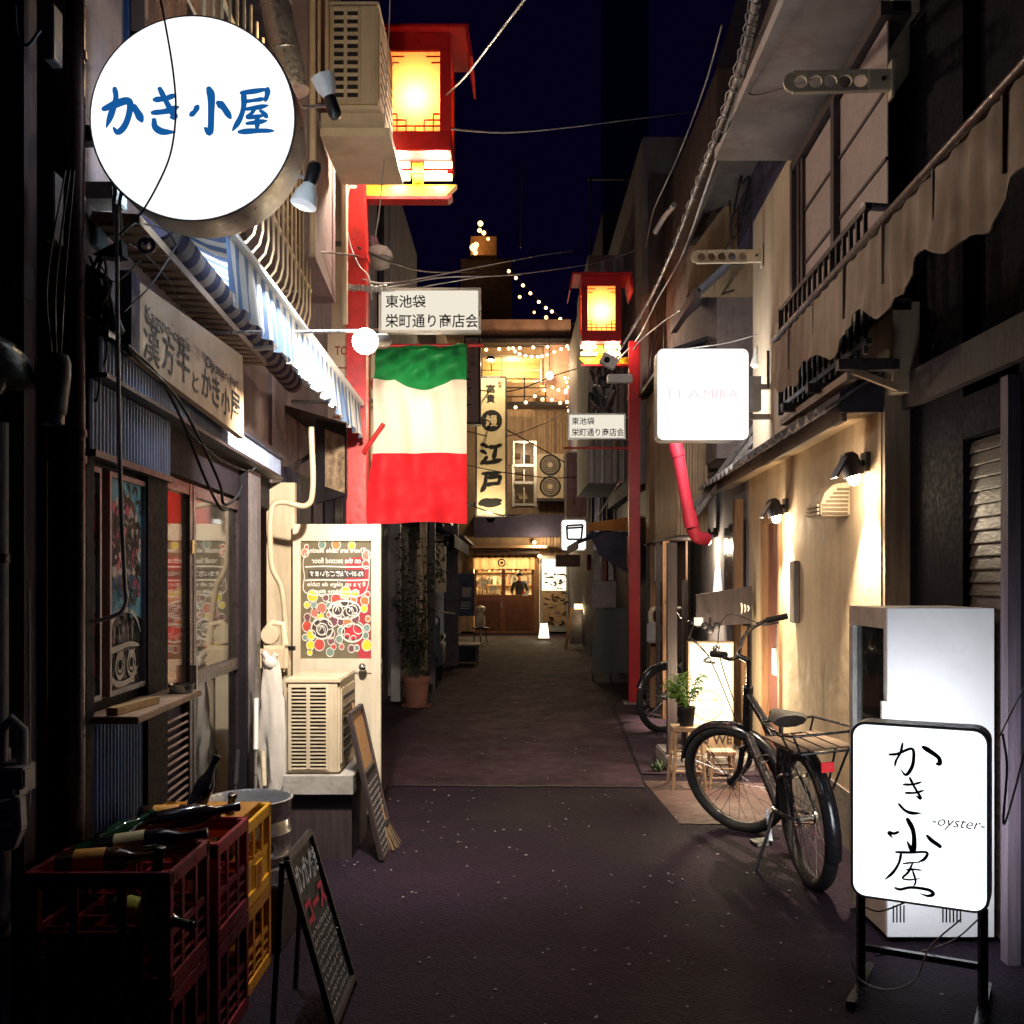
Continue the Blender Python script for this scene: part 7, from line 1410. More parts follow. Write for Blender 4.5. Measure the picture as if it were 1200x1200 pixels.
text('ル\nビ\nー\nﾙ', 8 * S, 50 * S, P(675, 567, Y - .004), (1, 0, 0), UZ, M('brown_ink', (.08, .035, .03)), t, keep=False); obj('wall_arm', MB().bar((q1.x, Y + .12, c.z), (1.7, Y + .12, c.z), .05), DKMETAL, t)
Y = 19.5; S = Y / 1200; q0, q1 = P(658, 645, Y), P(687, 609, Y); c = (q0 + q1) / 2
t = thing('lit_cube_sign', 'small glowing white sign with a square outline far down on the right', 'sign', (c.x, Y, q0.z)); obj('case', MB().prism(rrect(c + V((0, .01, 0)), (1, 0, 0), UZ, q1.x - q0.x, q1.z - q0.z, .05), (0, .22, 0)), WHITE, t); obj('face', MB().prism(rrect(c, (1, 0, 0), UZ, q1.x - q0.x - .03, q1.z - q0.z - .03, .05), (0, .009, 0)), EM('cube_glow', (1, .97, .92), 2.2), t)
mb = MB(); fr = frame2(P(673, 625, Y - .003), (1, 0, 0), UZ, 0, 0, S)
for a, b in (((-9, -9), (10, -10)), ((10, -10), (8, 7)), ((8, 7), (-8, 7)), ((-8, 7), (-9, -9)), ((-9, -6), (10, -7))): ribbon(mb, [a, b], 2.6, fr, .001, 3, False)
obj('outline_mark', mb, INK, t); obj('wall_arm', MB().bar((q1.x, Y + .1, c.z), (1.8, Y + .1, c.z), .05), DKMETAL, t); lamp('sign_light', c + V((-.1, -.4, 0)), 6, (1, .95, .88), .1, parent=t)

# ================================================================ RIGHT: beyond the farther pole
r3 = thing('tall_house', 'dark tall house with rooftop railing beyond the farther red pole', 'building', (2.5, 18, 0))
obj('wall', MB().box(1.62, 7, 12.7, 17.4, 2.7, 7.0), PLASTER_GREY, r3); obj('wall', MB().box(1.75, 7, 12.72, 17.4, 0, 2.69), DARKWOOD, r3); obj('wall', MB().box(1.55, 7, 17.5, 28, 0, 7.8), DARK, r3)
obj('wall', MB().box(1.1, 1.62, 14.8, 17.3, 2.9, 6.2), PLASTER_GREY, r3)
for k, x in enumerate((1.14, 1.3, 1.48)): obj('downpipe', MB().tube([(x, 14.74, 2.9), (x, 14.74, 6.1)], (.05, .035, .05)[k], 10), GREYPIPE, r3, smooth=50)
obj('roof_rail', MB().bar((1.1, 14.8, 7.3), (6, 14.8, 7.3), .03), DKMETAL, r3)
for k in range(5): obj('rail_post', MB().box(1.12 + k * .5, 1.15 + k * .5, 14.8, 14.83, 6.2, 7.3), DKMETAL, r3)
obj('antenna_pole', MB().tube([(1.95, 14.4, 6.2), (1.95, 14.4, 7.7)], .018, 6), ALU, r3)
mb = MB(); q0, q1 = P(756, 460, 12.75), P(803, 190, 12.75); 
obj('wall', MB().box(1.69, 3.5, 12.62, 12.69, 3.0, 6.5), M('brown_wall', (.14, .11, .11), .8, var=.3, streak=.6), r3)
aw2 = thing('shop_awning', 'orange-edged dark awning over the shop past the farther red pole', 'awning', (1.3, 14.6, 2.0))
z0 = P(0, 641, 14).z; xa = P(678, 0, 14).x
mb = MB(); mb.prism([(xa, 16.8, 2.02), (xa, 14.0, 2.02), (1.75, 14.0, 2.36), (1.75, 16.8, 2.36)], (0, 0, .03)); obj('canvas', mb, M('dark_canvas', (.03, .035, .06)), aw2)
mb = MB(); mb.prism([(P(689, 0, 13.97).x, 13.97, P(0, 622, 14).z), (1.76, 13.97, P(0, 622, 14).z), (1.76, 13.97, P(0, 604, 14).z), (P(689, 0, 13.97).x, 13.97, P(0, 613, 14).z)], (0, .028, 0)); obj('valance', mb, M('orange_cloth', (.55, .22, .05), .7, var=.15, trans=.2), aw2)
obj('front_hem', MB().prism([(xa - .01, 14.0, 1.93), (xa - .01, 16.8, 1.93), (xa - .01, 16.8, 2.05), (xa - .01, 14.0, 2.05)], (.012, 0, 0)), M('dark_canvas', (.03, .035, .06)), aw2)
obj('stay_rod', MB().tube([P(697, 612, 14.2), P(727, 563, 14.3)], .012, 6), ALU, aw2); obj('side_cheek', MB().prism([(P(702, 0, 14.05).x, 14.05, P(0, 650, 14).z), (1.74, 14.05, 1.5), (1.74, 14.05, P(0, 623, 14).z), (P(690, 0, 14.05).x, 14.05, P(0, 623, 14).z)], (0, .03, 0)), DARK, aw2)
x0, x1 = P(692, 0, 15.2).x, P(738, 0, 15.2).x
t = thing('menu_board', 'black free-standing board with a grey upper panel under the orange awning', 'board', ((x0 + x1) / 2, 15.2, 0))
obj('panel', MB().prism([(x0, 15.2, .12), (x1, 15.2, .12), (x1, 15.3, P(0, 713, 15.2).z), (P(699, 0, 15.2).x, 15.3, P(0, 713, 15.2).z)], (0, .04, 0)), BLACK, t); obj('upper_panel', MB().box(P(694, 0, 15.3).x, P(722, 0, 15.3).x, 15.3, 15.36, P(0, 712, 15.3).z, P(0, 681, 15.3).z), M('grey_purple_panel', (.22, .18, .20), .5), t)
for x in (x0 + .04, x0 + .3, x1 - .04): obj('leg', MB().box(x - .015, x + .015, 15.22, 15.25, 0, .13), BLACK, t)
one('wall_board', MB().box(P(735, 0, 13).x, P(738, 0, 13).x, 13.0, 13.04, P(0, 665, 13).z, P(0, 628, 13).z), M('orange_cloth', (.55, .22, .05)), 'thin orange board edge peeping left of the farther red pole under the awning', 'board')
for k, (px0, px1, py0, py1, c_) in enumerate(((696, 703, 645, 680, (.5, .47, .44)), (705, 711, 650, 680, (.30, .12, .10)), (713, 719, 648, 680, (.55, .52, .5)), (688, 693, 650, 668, (.25, .04, .05)))):
    sbox('hanging_banner', px0, px1, py0, py1, 15.8, .02, M('banner_%d' % k, c_, .7), ('white narrow banner just right of the red strip', 'brown narrow banner between two white ones', 'white narrow banner nearest the black post', 'red narrow strip of cloth at the left end')[k] + ' under the orange awning', 'banner', group='narrow banners under the awning')
# A-frame easel lit by a small lamp, lower down the alley
q = P(676, 770, 22.5); t = thing('easel_sign', 'wooden easel menu board with a glowing lamp on top, by the far right shop', 'easel', (q.x, 22.5, 0)); zt = P(0, 712, 22.5).z
obj('panel', MB().prism([(P(668, 0, 22.5).x, 22.5, .1), (P(690, 0, 22.5).x, 22.5, .1), (P(690, 0, 22.5).x, 22.75, zt), (P(672, 0, 22.5).x, 22.75, zt)], (0, .03, 0)), DKMETAL, t)
for a, b in ((663, 670), (692, 690)): obj('leg', MB().bar(P(a, 0, 22.45) * V((1, 1, 0)).x if False else V((P(a, 0, 22.45).x, 22.45, 0)), V((P(b, 0, 22.7).x, 22.72, zt)), .05), WOOD, t)
obj('lamp', MB().tube([V((P(673, 0, 22.6).x, 22.6, zt + .02)), V((P(690, 0, 22.6).x, 22.6, zt + .02))], .06, 10), EM('easel_lamp', (1, .72, .32), 4), t, smooth=60); lamp('easel_light', V((q.x + .1, 22.3, zt - .05)), 10, (1, .7, .35), .1, parent=t)
for k, (px, py) in enumerate(((684, 727), (685, 739), (684, 752), (687, 728), (688, 740))): obj('note', MB().box(P(px - 1, 0, 22.5).x, P(px + 1.4, 0, 22.5).x, 22.47 + .1, 22.48 + .1, P(0, py + 4, 22.5).z, P(0, py - 4, 22.5).z), EM('lit_note', (1, .75, .4), .9), t)
# dark overhead box between the signs
sbox('dark_box', 652, 680, 650, 664, 21.5, .5, M('plum_box', (.06, .03, .035), .5), 'dark plum sign box hanging left below the orange awning', 'box')
for k in range(4): x = P(694 + k * 9, 0, 17.4).x; one('cable_pole', MB().tube([(x, 17.4, 2.2), (x + .02, 17.4, P(0, 520, 17.4).z)], .03, 8), (DKMETAL, GREYPIPE, DKMETAL, GREYPIPE)[k], ('first', 'second', 'third', 'fourth')[k] + ' thin vertical pipe from the left behind the right street name sign', 'pipe', smooth=60, group='pipes on the far right house')

# ================================================================ END OF THE ALLEY: lit shop building
YE = 29.0; S = YE / 1200
eb = thing('end_building', 'building closing the alley, with lit upper balcony and lit shop below', 'building', (0, YE, 0))
E_ = lambda px, py: P(px, py, YE)
def ebox(nm, px0, px1, py0, py1, y0, y1, mat, par=None): a, b = P(px0, py1, YE), P(px1, py0, YE); return obj(nm, MB().box(a.x, b.x, y0, y1, a.z, b.z), mat, par or eb)
def eplane(nm, holes, px0, px1, py0, py1, mat): # wall with rectangular holes, stacked column-wise
    mb = MB(); xs = sorted({px0, px1, *[h[0] for h in holes], *[h[1] for h in holes]}); ys = sorted({py0, py1, *[h[2] for h in holes], *[h[3] for h in holes]})
    for i in range(len(xs) - 1):
        for j in range(len(ys) - 1):
            cx, cy = (xs[i] + xs[i + 1]) / 2, (ys[j] + ys[j + 1]) / 2
            if any(h[0] < cx < h[1] and h[2] < cy < h[3] for h in holes): continue
            a, b = P(xs[i], ys[j + 1], YE), P(xs[i + 1], ys[j], YE); mb.box(a.x, b.x, YE, YE + .2, max(0, a.z), b.z)
    return obj(nm, mb, mat, eb)
TANW = M('tan_render', (.36, .25, .16), .8, var=.2, streak=.3)
eplane('wall', [(565, 634, 418, 448), (602, 628, 518, 592), (555, 632, 654, 742), (632, 665, 652, 735)], 500, 700, 378, 744, TANW)
obj('wall', MB().box(-7, E_(500, 0).x, YE, YE + 6, 0, 8.8).box(E_(700, 0).x, 8, YE, YE + 6, 0, 9), DARK, eb)
ebox('parapet', 558, 668, 378, 402, YE - .35, YE - .01, M('parapet_pink', (.38, .22, .18), .8, var=.2)); ebox('ledge', 552, 672, 402, 407, YE - .55, YE - .01, DKMETAL)
# lit upper room
RM = M('room_cream', (.6, .48, .3), .8)
a, b = E_(563, 452), E_(636, 414); obj('room_wall', MB().box(a.x - .1, b.x + .1, YE + 1.6, YE + 1.7, a.z - .1, b.z + .1).box(a.x - .1, b.x + .1, YE + .21, YE + 1.6, a.z - .2, a.z - .05).box(a.x - .1, b.x + .1, YE + .21, YE + 1.6, b.z + .02, b.z + .1), RM, eb)
lamp('room_light', (E_(600, 0).x, YE + .9, a.z + .6), 160, (1, .66, .28), .15, parent=eb)
w = ebox('window', 564, 636, 416, 419, YE - .03, YE - .001, ALU)
for px in (565, 588, 612, 634): ebox('frame_bar', px - .8, px + .8, 419, 448, YE - .03, YE - .004, ALU, w)
for py in (434, 447): ebox('frame_bar', 565, 634, py - .6, py + .6, YE - .028, YE - .006, ALU, w)
ebox('pane', 566, 634, 419, 447, YE + .05, YE + .06, GL('hazy_glass', (.9, .85, .75), .5, .1, .06), w)
ebox('side_wall', 637, 668, 405, 480, YE - .3, YE - .005, M('parapet_pink', (.38, .22, .18)))
# balcony: floor, rail, slatted front of separate boards
ebox('balcony_floor', 560, 668, 478, 482, YE - 1.0, YE - .31, DKMETAL)
BT = M('cladding_tan', (.40, .28, .18), .7, var=.25, streak=.4, rnd=.25); src = None
for k in range(34):
    px = 560 + k * 3.2
    m_ = MB(); a, b = E_(px, 545), E_(px + 2.7, 482); m_.box(a.x, b.x, YE - .06, YE - .004, a.z, b.z)
    if px > 600 and px < 629: m_ = MB(); a = E_(px, 517); m_.box(a.x, b.x, YE - .06, YE - .004, a.z, b.z)
    obj('cladding_strip', m_, BT, eb)
for k in range(16):
    px = 629 + k * 2.4
    a, b = E_(px, 604), E_(px + 2.0, 546); obj('cladding_strip', MB().box(a.x, b.x, YE - .05, YE - .004, a.z, b.z), BT, eb)
bl2 = []
for py in (452, 462, 472): ebox('balcony_rail', 560, 640, py - .7, py + .7, YE - 1.0, YE - .96, DARKWOOD)
for px in (562, 588, 614, 638): ebox('balcony_post', px - .8, px + .8, 450, 479, YE - 1.0, YE - .95, DARKWOOD)
ebox('shelf_unit', 592, 600, 452, 478, YE - .6, YE - .4, M('shelf_tan', (.4, .24, .12), .7)); ebox('shelf_unit', 632, 638, 456, 478, YE - .6, YE - .4, M('shelf_tan', (.4, .24, .12)))
# opened window in the middle floor
w = ebox('window', 600, 603, 516, 594, YE - .06, YE + .05, ALU); ebox('frame_bar', 625.5, 629, 516, 594, YE - .06, YE + .05, ALU, w); ebox('frame_bar', 603, 625.5, 516, 519, YE - .06, YE + .05, ALU, w); ebox('frame_bar', 603, 625.5, 590, 593, YE - .06, YE + .05, ALU, w)
for py in (545, 565): ebox('louvre_sash', 603, 625, py, py + 3, YE - .25, YE - .02, ALU, w); 
ebox('frame_bar', 613.5, 615, 519, 590, YE - .03, YE + .04, ALU, w)
a = E_(600, 596); obj('room_wall', MB().box(E_(598, 0).x, E_(632, 0).x, YE + 1.2, YE + 1.3, E_(0, 600).z, E_(0, 510).z), M('room_dim', (.25, .2, .16), .8), eb)
for k, (px, py, w_, h_, c_) in enumerate(((606, 533, 8, 6, (.3, .2, .12)), (617, 536, 9, 8, (.18, .14, .12)), (608, 556, 10, 8, (.45, .36, .24)), (620, 560, 6, 10, (.3, .25, .2)), (612, 580, 12, 8, (.55, .42, .25)), (606, 584, 4, 8, (.2, .12, .1)))): ebox('stored_box', px - w_ / 2, px + w_ / 2, py - h_ / 2, py + h_ / 2, YE + .25, YE + .5, M('stored_%d' % k, c_, .7))
lamp('room_light', (E_(614, 0).x, YE + .8, E_(0, 530).z), 14, (1, .75, .45), .1, parent=eb)
# twin-fan unit
t = thing('air_conditioner', 'twin-fan outdoor unit mounted on the end building by the vertical signs', 'air conditioner', E_(644, 585)); a, b = E_(629, 586), E_(660, 534); obj('casing', MB().box(a.x, b.x, YE - .45, YE - .08, a.z, b.z), CREAM, t, bevel=.02)
for py in (547, 572):
    c = P(644, py, YE) ; c.y = YE - .46; obj('fan_ring', MB().ring(c, (0, 1, 0), 11.5 * S, .02, 26, 6), DKMETAL, t, smooth=60); obj('fan_disc', MB().lathe([(11.3 * S, 0), (11.3 * S, .006), (.001, .006)], 26, c, (0, 1, 0)), M('fan_grey', (.10, .09, .09), .6), t); obj('fan_hub', MB().lathe([(3 * S, -.02), (3 * S, .0), (.001, .001)], 14, c, (0, 1, 0)), CREAM, t, smooth=50)
    for r in (4.5, 7, 9.3): obj('grille_ring', MB().ring(c + V((0, -.01, 0)), (0, 1, 0), r * S, .006, 22, 5), CREAM, t)
obj('bracket', MB().box(a.x, b.x, YE - .46, YE - .004, a.z - .06, a.z - .002), DKMETAL, t)
# dark lintel beam and shop front
ebox('lintel', 556, 664, 604, 630, YE - .5, YE - .06, DARK); ebox('eave_board', 553, 640, 640, 643, YE - .7, YE - .06, M('shop_eave', (.30, .18, .1), .6)); ebox('eave_board', 556, 632, 646, 649, YE - .4, YE - .06, DARKWOOD)
for k in range(9): px = 629 + k * 4; a, b = E_(px, 652), E_(px + 3.4, 630); obj('cladding_strip', MB().box(a.x, b.x, YE - .05, YE - .004, a.z, b.z), BT, eb)
z_ = E_(0, 742).z
obj('interior_wall', MB().box(E_(540, 0).x, E_(668, 0).x, YE + 3, YE + 3.1, 0, 2.6).box(E_(540, 0).x, E_(668, 0).x, YE + .21, YE + 3, 2.35, 2.45).box(E_(550, 0).x, E_(554, 0).x, YE + .21, YE + 3, 0, 2.4).box(E_(666, 0).x, E_(668, 0).x, YE + .21, YE + 3, 0, 2.4), RM, eb)
obj('interior_floor', MB().box(E_(540, 0).x, E_(668, 0).x, YE + .0, YE + 3, .0, .05), WOOD, eb)
lamp('shop_light', (E_(590, 0).x, YE + 1.6, 2.2), 420, (1, .70, .38), .2, parent=eb); lamp('shop_light', (E_(648, 0).x, YE + .9, 2.2), 260, (1, .76, .48), .2, parent=eb)
# timber doors with glass tops
for px0, px1 in ((556, 590), (590, 625)):
    d = ebox('door', px0, px1, 699, 741, YE + .04, YE + .09, M('door_chestnut', (.20, .08, .04), .45, var=.3, grain=(6, 6, .6)))
    for a, b, c_, e in ((px0, px0 + 2.2, 666, 699), (px1 - 2.2, px1, 666, 699), (px0 + 2.2, px1 - 2.2, 666, 668), (px0 + 2.2, px1 - 2.2, 697, 699)): ebox('frame_bar', a, b, c_, e, YE + .04, YE + .09, M('door_chestnut', (.2, .08, .04)), d)
    ebox('pane', px0 + 2.2, px1 - 2.2, 668, 697, YE + .06, YE + .066, GLASS, d); ebox('kick_panel', px0 + 3, px1 - 3, 704, 738, YE + .03, YE + .039, M('door_chestnut_dark', (.14, .05, .03), .5), d)
ebox('notice', 612, 619, 693, 698.5, YE + .03, YE + .039, PAPER); ebox('notice', 612, 615, 693, 696, YE + .022, YE + .029, M('red_notice', (.6, .04, .03), .6)); ebox('door_handle', 587, 588.2, 706, 712, YE + .02, YE + .039, STEEL)
ebox('door_post', 625, 632, 650, 742, YE - .05, YE + .1, WOOD)
# noren curtain and emblem
t = thing('noren_curtain', 'cream shop curtain with a round crest hanging over the far shop door', 'curtain', E_(595, 668))
for k in range(6):
    px = 555 + k * 12.0; m_ = MB(); vs = []
    for i in range(9):
        u = i / 8; 
        for j in (0, 1): p = P(px + 11.6 * u, 653 if j == 0 else 667 + .6 * math.sin(u * 3 + k), YE - .14 + .03 * math.sin(u * 9 + k)); p.y = YE - .14 + .03 * math.sin(u * 9 + k); vs.append(p)
    m_.add(vs, [(2 * i, 2 * i + 1, 2 * i + 3, 2 * i + 2) for i in range(8)]); obj('curtain_panel', m_, M('noren_cream', (.62, .46, .24), .8, trans=.45, var=.1), t, smooth=180)
obj('rod', MB().tube([P(553, 652, YE - .14), P(628, 652, YE - .14)], .025, 8), DARKWOOD, t, smooth=60)
for k in range(9): obj('loop', MB().box(P(556 + k * 8, 0, YE).x, P(558 + k * 8, 0, YE).x, YE - .17, YE - .11, E_(0, 654).z, E_(0, 650).z), DARKWOOD, t)
mb = MB(); f_ = frame2(P(588, 659.5, YE - .2), (1, 0, 0), UZ, 0, 0, S); ribbon(mb, [(4 * math.cos(k * .785), 4 * math.sin(k * .785)) for k in range(8)], 1.5, f_, .002, 4, False, True); blob(mb, 0, 0, 1.8, 1.8, f_, .002); obj('crest', mb, INK, t)
# counter goods
t = thing('counter', 'shop counter with stacked crockery seen through the lit door glass', 'counter', (E_(572, 0).x, YE + .8, .05)); obj('body', MB().box(E_(557, 0).x, E_(589, 0).x, YE + .7, YE + 1.1, .05, 1.0), WOOD, t)
rr_ = random.Random(19)
for k in range(14): x = E_(558 + k * 2.2, 0).x; h_ = rr_.uniform(.10, .38); one('crockery', MB().lathe([(.04, 0), (.05, h_ * .6), (.03, h_), (.001, h_)], 10, (x, YE + .8 + .1 * (k % 2), 1.002)), M('crock_%d' % (k % 4), ((.7, .6, .42), (.2, .1, .06), (.55, .5, .45), (.35, .25, .12))[k % 4], .4), '%s vessel on the far shop counter, %s from the left' % (('cream', 'dark brown', 'pale grey', 'tan')[k % 4], ('first', 'second', 'third', 'fourth', 'fifth', 'sixth', 'seventh', 'eighth', 'ninth', 'tenth', 'eleventh', 'twelfth', 'thirteenth', 'last')[k]), 'crockery', group='crockery on the far shop counter', smooth=50)
rr_ = random.Random(77)
for k in range(22):
    px = 557 + (k % 11) * 6.2; z = (1.35, 1.75)[k // 11]; x = E_(px, 0).x; obj('shelf_jar', MB().box(x, x + rr_.uniform(.06, .13), YE + 2.7, YE + 2.9, z + .02, z + rr_.uniform(.12, .34)), M('jar_%d' % (k % 5), ((.08, .04, .03), (.3, .08, .04), (.05, .05, .05), (.5, .4, .25), (.12, .14, .08))[k % 5], .5), eb)
for z in (1.35, 1.75): obj('back_shelf', MB().box(E_(556, 0).x, E_(628, 0).x, YE + 2.68, YE + 2.98, z - .01, z + .018), WOOD, eb)
for px, h_ in ((560, .55), (573, .35)): obj('kitchen_unit', MB().box(E_(px, 0).x, E_(px + 9, 0).x, YE + 1.2, YE + 1.6, .9, 1.0 + h_), STEEL, eb)
wv = thing('side_window', 'small lit window with a dark frame beyond the menu display, right of the far shop', 'window', P(688, 700, 26)); q0, q1 = P(683, 704, 26), P(697, 668, 26)
obj('frame', MB().box(q0.x - .05, q1.x, 26.0, 26.06, q0.z - .05, q1.z + .05), DARKWOOD, wv); obj('pane', MB().box(q0.x, q1.x - .04, 25.985, 25.998, q0.z, q1.z), EM('side_window_glow', (1, .72, .38), .55), wv)
for k in (.33, .66): obj('glazing_bar', MB().box(q0.x, q1.x - .04, 25.97, 25.984, q0.z + (q1.z - q0.z) * k - .02, q0.z + (q1.z - q0.z) * k + .02), DARKWOOD, wv)
# bright menu display right of the door
t = thing('menu_display', 'bright glowing picture menu display right of the far shop door', 'display', E_(650, 735)); a, b = E_(634, 734), E_(664, 653); obj('frame', MB().box(a.x - .04, b.x + .04, YE - .12, YE - .0, .05, b.z + .04), ALU, t); obj('face', MB().box(E_(635, 0).x, E_(663, 0).x, YE - .132, YE - .121, E_(0, 692).z, E_(0, 655).z), EM('menu_glow', (1, .88, .62), 1.7), t)
mb = MB()
for k in range(80):
    x, y = rr_.uniform(636, 662), rr_.uniform(672, 733); q = E_(x, y); w_, h_ = rr_.uniform(.02, .12), rr_.uniform(.01, .06); mb.box(q.x, q.x + w_, YE - .139, YE - .134, q.z, q.z + h_)
obj('picture_print', mb, M('menu_dark_print', (.06, .035, .025), .6, var=.5), t)
obj('lower_board', MB().box(E_(635, 0).x, E_(663, 0).x, YE - .132, YE - .121, E_(0, 733).z, E_(0, 693).z), M('menu_board_lower', (.45, .32, .2), .6, var=.4, scale=9), t)
q = P(637.5, 753, 24.0); t = thing('floor_lantern', 'small glowing white floor lantern near the far shop door', 'lantern', (q.x, 25.5, 0)); q = V((q.x * 25.5 / 24, 25.5, 0))
obj('shade', MB().prism([q + V((-.13, 0, .06)), q + V((.13, 0, .06)), q + V((.09, 0, .42)), q + V((-.08, 0, .42))], (0, .2, 0)), EM('floor_lantern_glow', (1, .86, .58), 3.0), t); obj('base', MB().box(q.x - .15, q.x + .15, 25.48, 25.72, 0, .058), DARKWOOD, t); lamp('floor_light', q + V((0, -.25, .25)), 6, (1, .8, .5), .08, parent=t)
lamp('porch_light', E_(630, 640) + V((0, -.9, 0)), 75, (1, .72, .4), .05, parent=eb); obj('porch_bulb', MB().ball(E_(626, 636) + V((0, -.35, 0)), .05), LEDW, eb, smooth=180)
obj('porch_bulb', MB().ball(E_(632, 652) + V((0, -.35, 0)), .05), LEDW, eb, smooth=180)
# person behind the counter glass
def person(x, y, H=1.66):
    t = thing('person', 'person in dark clothes standing behind the glass of the far shop', 'person', (x, y, .05))
    me = bpy.data.meshes.new('body'); J = [(0, 0, .93, .13), (0, 0, 1.10, .12), (0, 0, 1.28, .15), (0, 0, 1.38, .11), (0, -.01, 1.45, .05), (0, -.02, 1.53, .078), (0, -.01, 1.60, .082),
         (.17, 0, 1.36, .062), (.24, -.02, 1.12, .045), (.20, -.20, 1.00, .034), (.16, -.26, .99, .024), (-.17, 0, 1.36, .062), (-.24, -.02, 1.12, .045), (-.18, -.20, 1.02, .034), (-.13, -.26, 1.02, .024),
         (.09, 0, .86, .088), (.10, -.01, .48, .058), (.10, .02, .09, .042), (.10, -.12, .035, .036), (-.09, 0, .86, .088), (-.10, -.01, .48, .058), (-.10, .02, .09, .042), (-.10, -.12, .035, .036)]
    Ed = [(0, 1), (1, 2), (2, 3), (3, 4), (4, 5), (5, 6), (3, 7), (7, 8), (8, 9), (9, 10), (3, 11), (11, 12), (12, 13), (13, 14), (0, 15), (15, 16), (16, 17), (17, 18), (0, 19), (19, 20), (20, 21), (21, 22)]
    fing = []
    for s, base in ((1, 10), (-1, 14)):
        for k in range(5):
            b = J[base]; i0 = len(J); a = -.5 + k * .25; L_ = (.045, .06, .066, .06, .045)[k]
            if k == 0: J.append((b[0] - s * .03, b[1] - .02, b[2] + .012, .009)); J.append((b[0] - s * .045, b[1] - .045, b[2] + .01, .007))
            else: J.append((b[0] + s * (k - 2.5) * .016, b[1] - L_ * .6, b[2], .009)); J.append((b[0] + s * (k - 2.5) * .017, b[1] - L_, b[2] - .018, .007))
            Ed += [(base, i0), (i0, i0 + 1)]
    me.from_pydata([V(j[:3]) for j in J], Ed, []); o = bpy.data.objects.new('body', me); COL.objects.link(o)
    sk = o.modifiers.new('s', 'SKIN'); ss = o.modifiers.new('u', 'SUBSURF'); ss.levels = 1; ss.render_levels = 1
    for i, j in enumerate(J): me.skin_vertices[0].data[i].radius = (j[3], j[3] * (.75 if i in (1, 2, 0) else 1))
    me.skin_vertices[0].data[0].use_root = True
    dg = bpy.context.evaluated_depsgraph_get(); m2 = bpy.data.meshes.new_from_object(o.evaluated_get(dg)); bpy.data.objects.remove(o)
    SKIN = M('skin', (.50, .27, .17), .55, var=.08, bump=.02); CL = M('dark_navy_clothes', (.015, .015, .022), .85)
    m2.materials.append(SKIN); m2.materials.append(CL)
    for p in m2.polygons:
        c = p.center; p.material_index = 0 if (c.z > 1.44 or (c.y < -.19 and c.z > .8)) else 1; p.use_smooth = True
    b = bpy.data.objects.new('body', m2); COL.objects.link(b); b.parent = t; ORG[b] = ORG[t]; O = ORG[t]
    hm = MB(); vs = []
    for i in range(8):
        th = math.pi * .62 * i / 7
        for k in range(16): a = 2 * math.pi * k / 16; r = .094 * math.sin(th) + .001; fcut = max(0, -math.sin(a)); vs.append(O + V((r * math.cos(a), .0 + r * math.sin(a) * 1.08, 1.60 + .098 * math.cos(th * (1 - .38 * fcut)))))
    hm.add(vs, [(i * 16 + k, (i + 1) * 16 + k, (i + 1) * 16 + (k + 1) % 16, i * 16 + (k + 1) % 16) for i in range(7) for k in range(16)]); obj('hair', hm, BLACK, t, smooth=180)
    fm = MB()
    for s in (-1, 1): fm.ball(O + V((s * .03, -.088, 1.575)), .011, 8, 6)
    obj('eyes', fm, BLACK, t, smooth=180); obj('nose', MB().ball(O + V((0, -.102, 1.545)), .014, 8, 6, (.8, 1, 1.4)), SKIN, t, smooth=180); obj('mouth', MB().ball(O + V((0, -.088, 1.508)), .02, 8, 6, (1.2, .5, .35)), M('lips', (.35, .1, .09), .5), t, smooth=180)
    for s in (-1, 1): obj('ear', MB().ball(O + V((s * .082, -.01, 1.56)), .022, 8, 6, (.4, .8, 1.2)), SKIN, t, smooth=180)
    obj('apron', MB().prism([O + V((-.12, -.15, 1.22)), O + V((.12, -.15, 1.22)), O + V((.17, -.16, .55)), O + V((-.17, -.16, .55))], (0, -.006, 0)), M('apron_black', (.012, .012, .015), .9), t)
    return t
person(P(609, 0, YE + .75).x, YE + .75)
# ---- string lights on the balcony: each string is one thing, its bulbs are parts
def string(name_lab, pts, n, y):
    p = spline([P(a, b, y) for a, b in pts], 8); t = thing('string_lights', name_lab, 'string lights', p[0], 'strings of small warm bulbs')
    obj('cord', MB().tube(p, .008, 5), CABLE, t); L_ = len(p) - 1; src = None
    for k in range(n):
        f = (k + .5) / n * L_; i = int(f); q = p[i].lerp(p[min(i + 1, L_)], f - i) - V((0, 0, .05))
        if src is None: src = obj('bulb', MB().ball(q, .042, 8, 6), LEDW, t, smooth=180); q0 = q
        else: piece(src, t, ORG[t] + q - q0)
string('string of warm bulbs along the ledge over the lit balcony window', [(600, 404), (605, 411), (617, 415), (630, 416), (640, 414), (655, 408), (668, 402)], 11, YE - .7)
string('string of warm bulbs running under the ledge edge from the left', [(562, 408), (585, 407), (602, 406), (625, 405), (650, 404)], 6, YE - .8)
string('string of warm bulbs falling down the right corner of the balcony', [(667, 398), (668, 430), (666, 452), (662, 440), (664, 470), (668, 482)], 9, YE - .75)
string('string of warm bulbs drooping across the balcony front', [(598, 478), (615, 470), (630, 460), (645, 452), (655, 455), (668, 455)], 7, YE - 1.05)
string('string of warm bulbs along the lower balcony rail', [(630, 466), (645, 466), (658, 470), (668, 468)], 4, YE - 1.06)
string('string of warm bulbs sloping from the rooftop down to the parapet', [(592, 312), (606, 325), (620, 340), (636, 356), (648, 364), (664, 380), (667, 392)], 10, YE - .3)
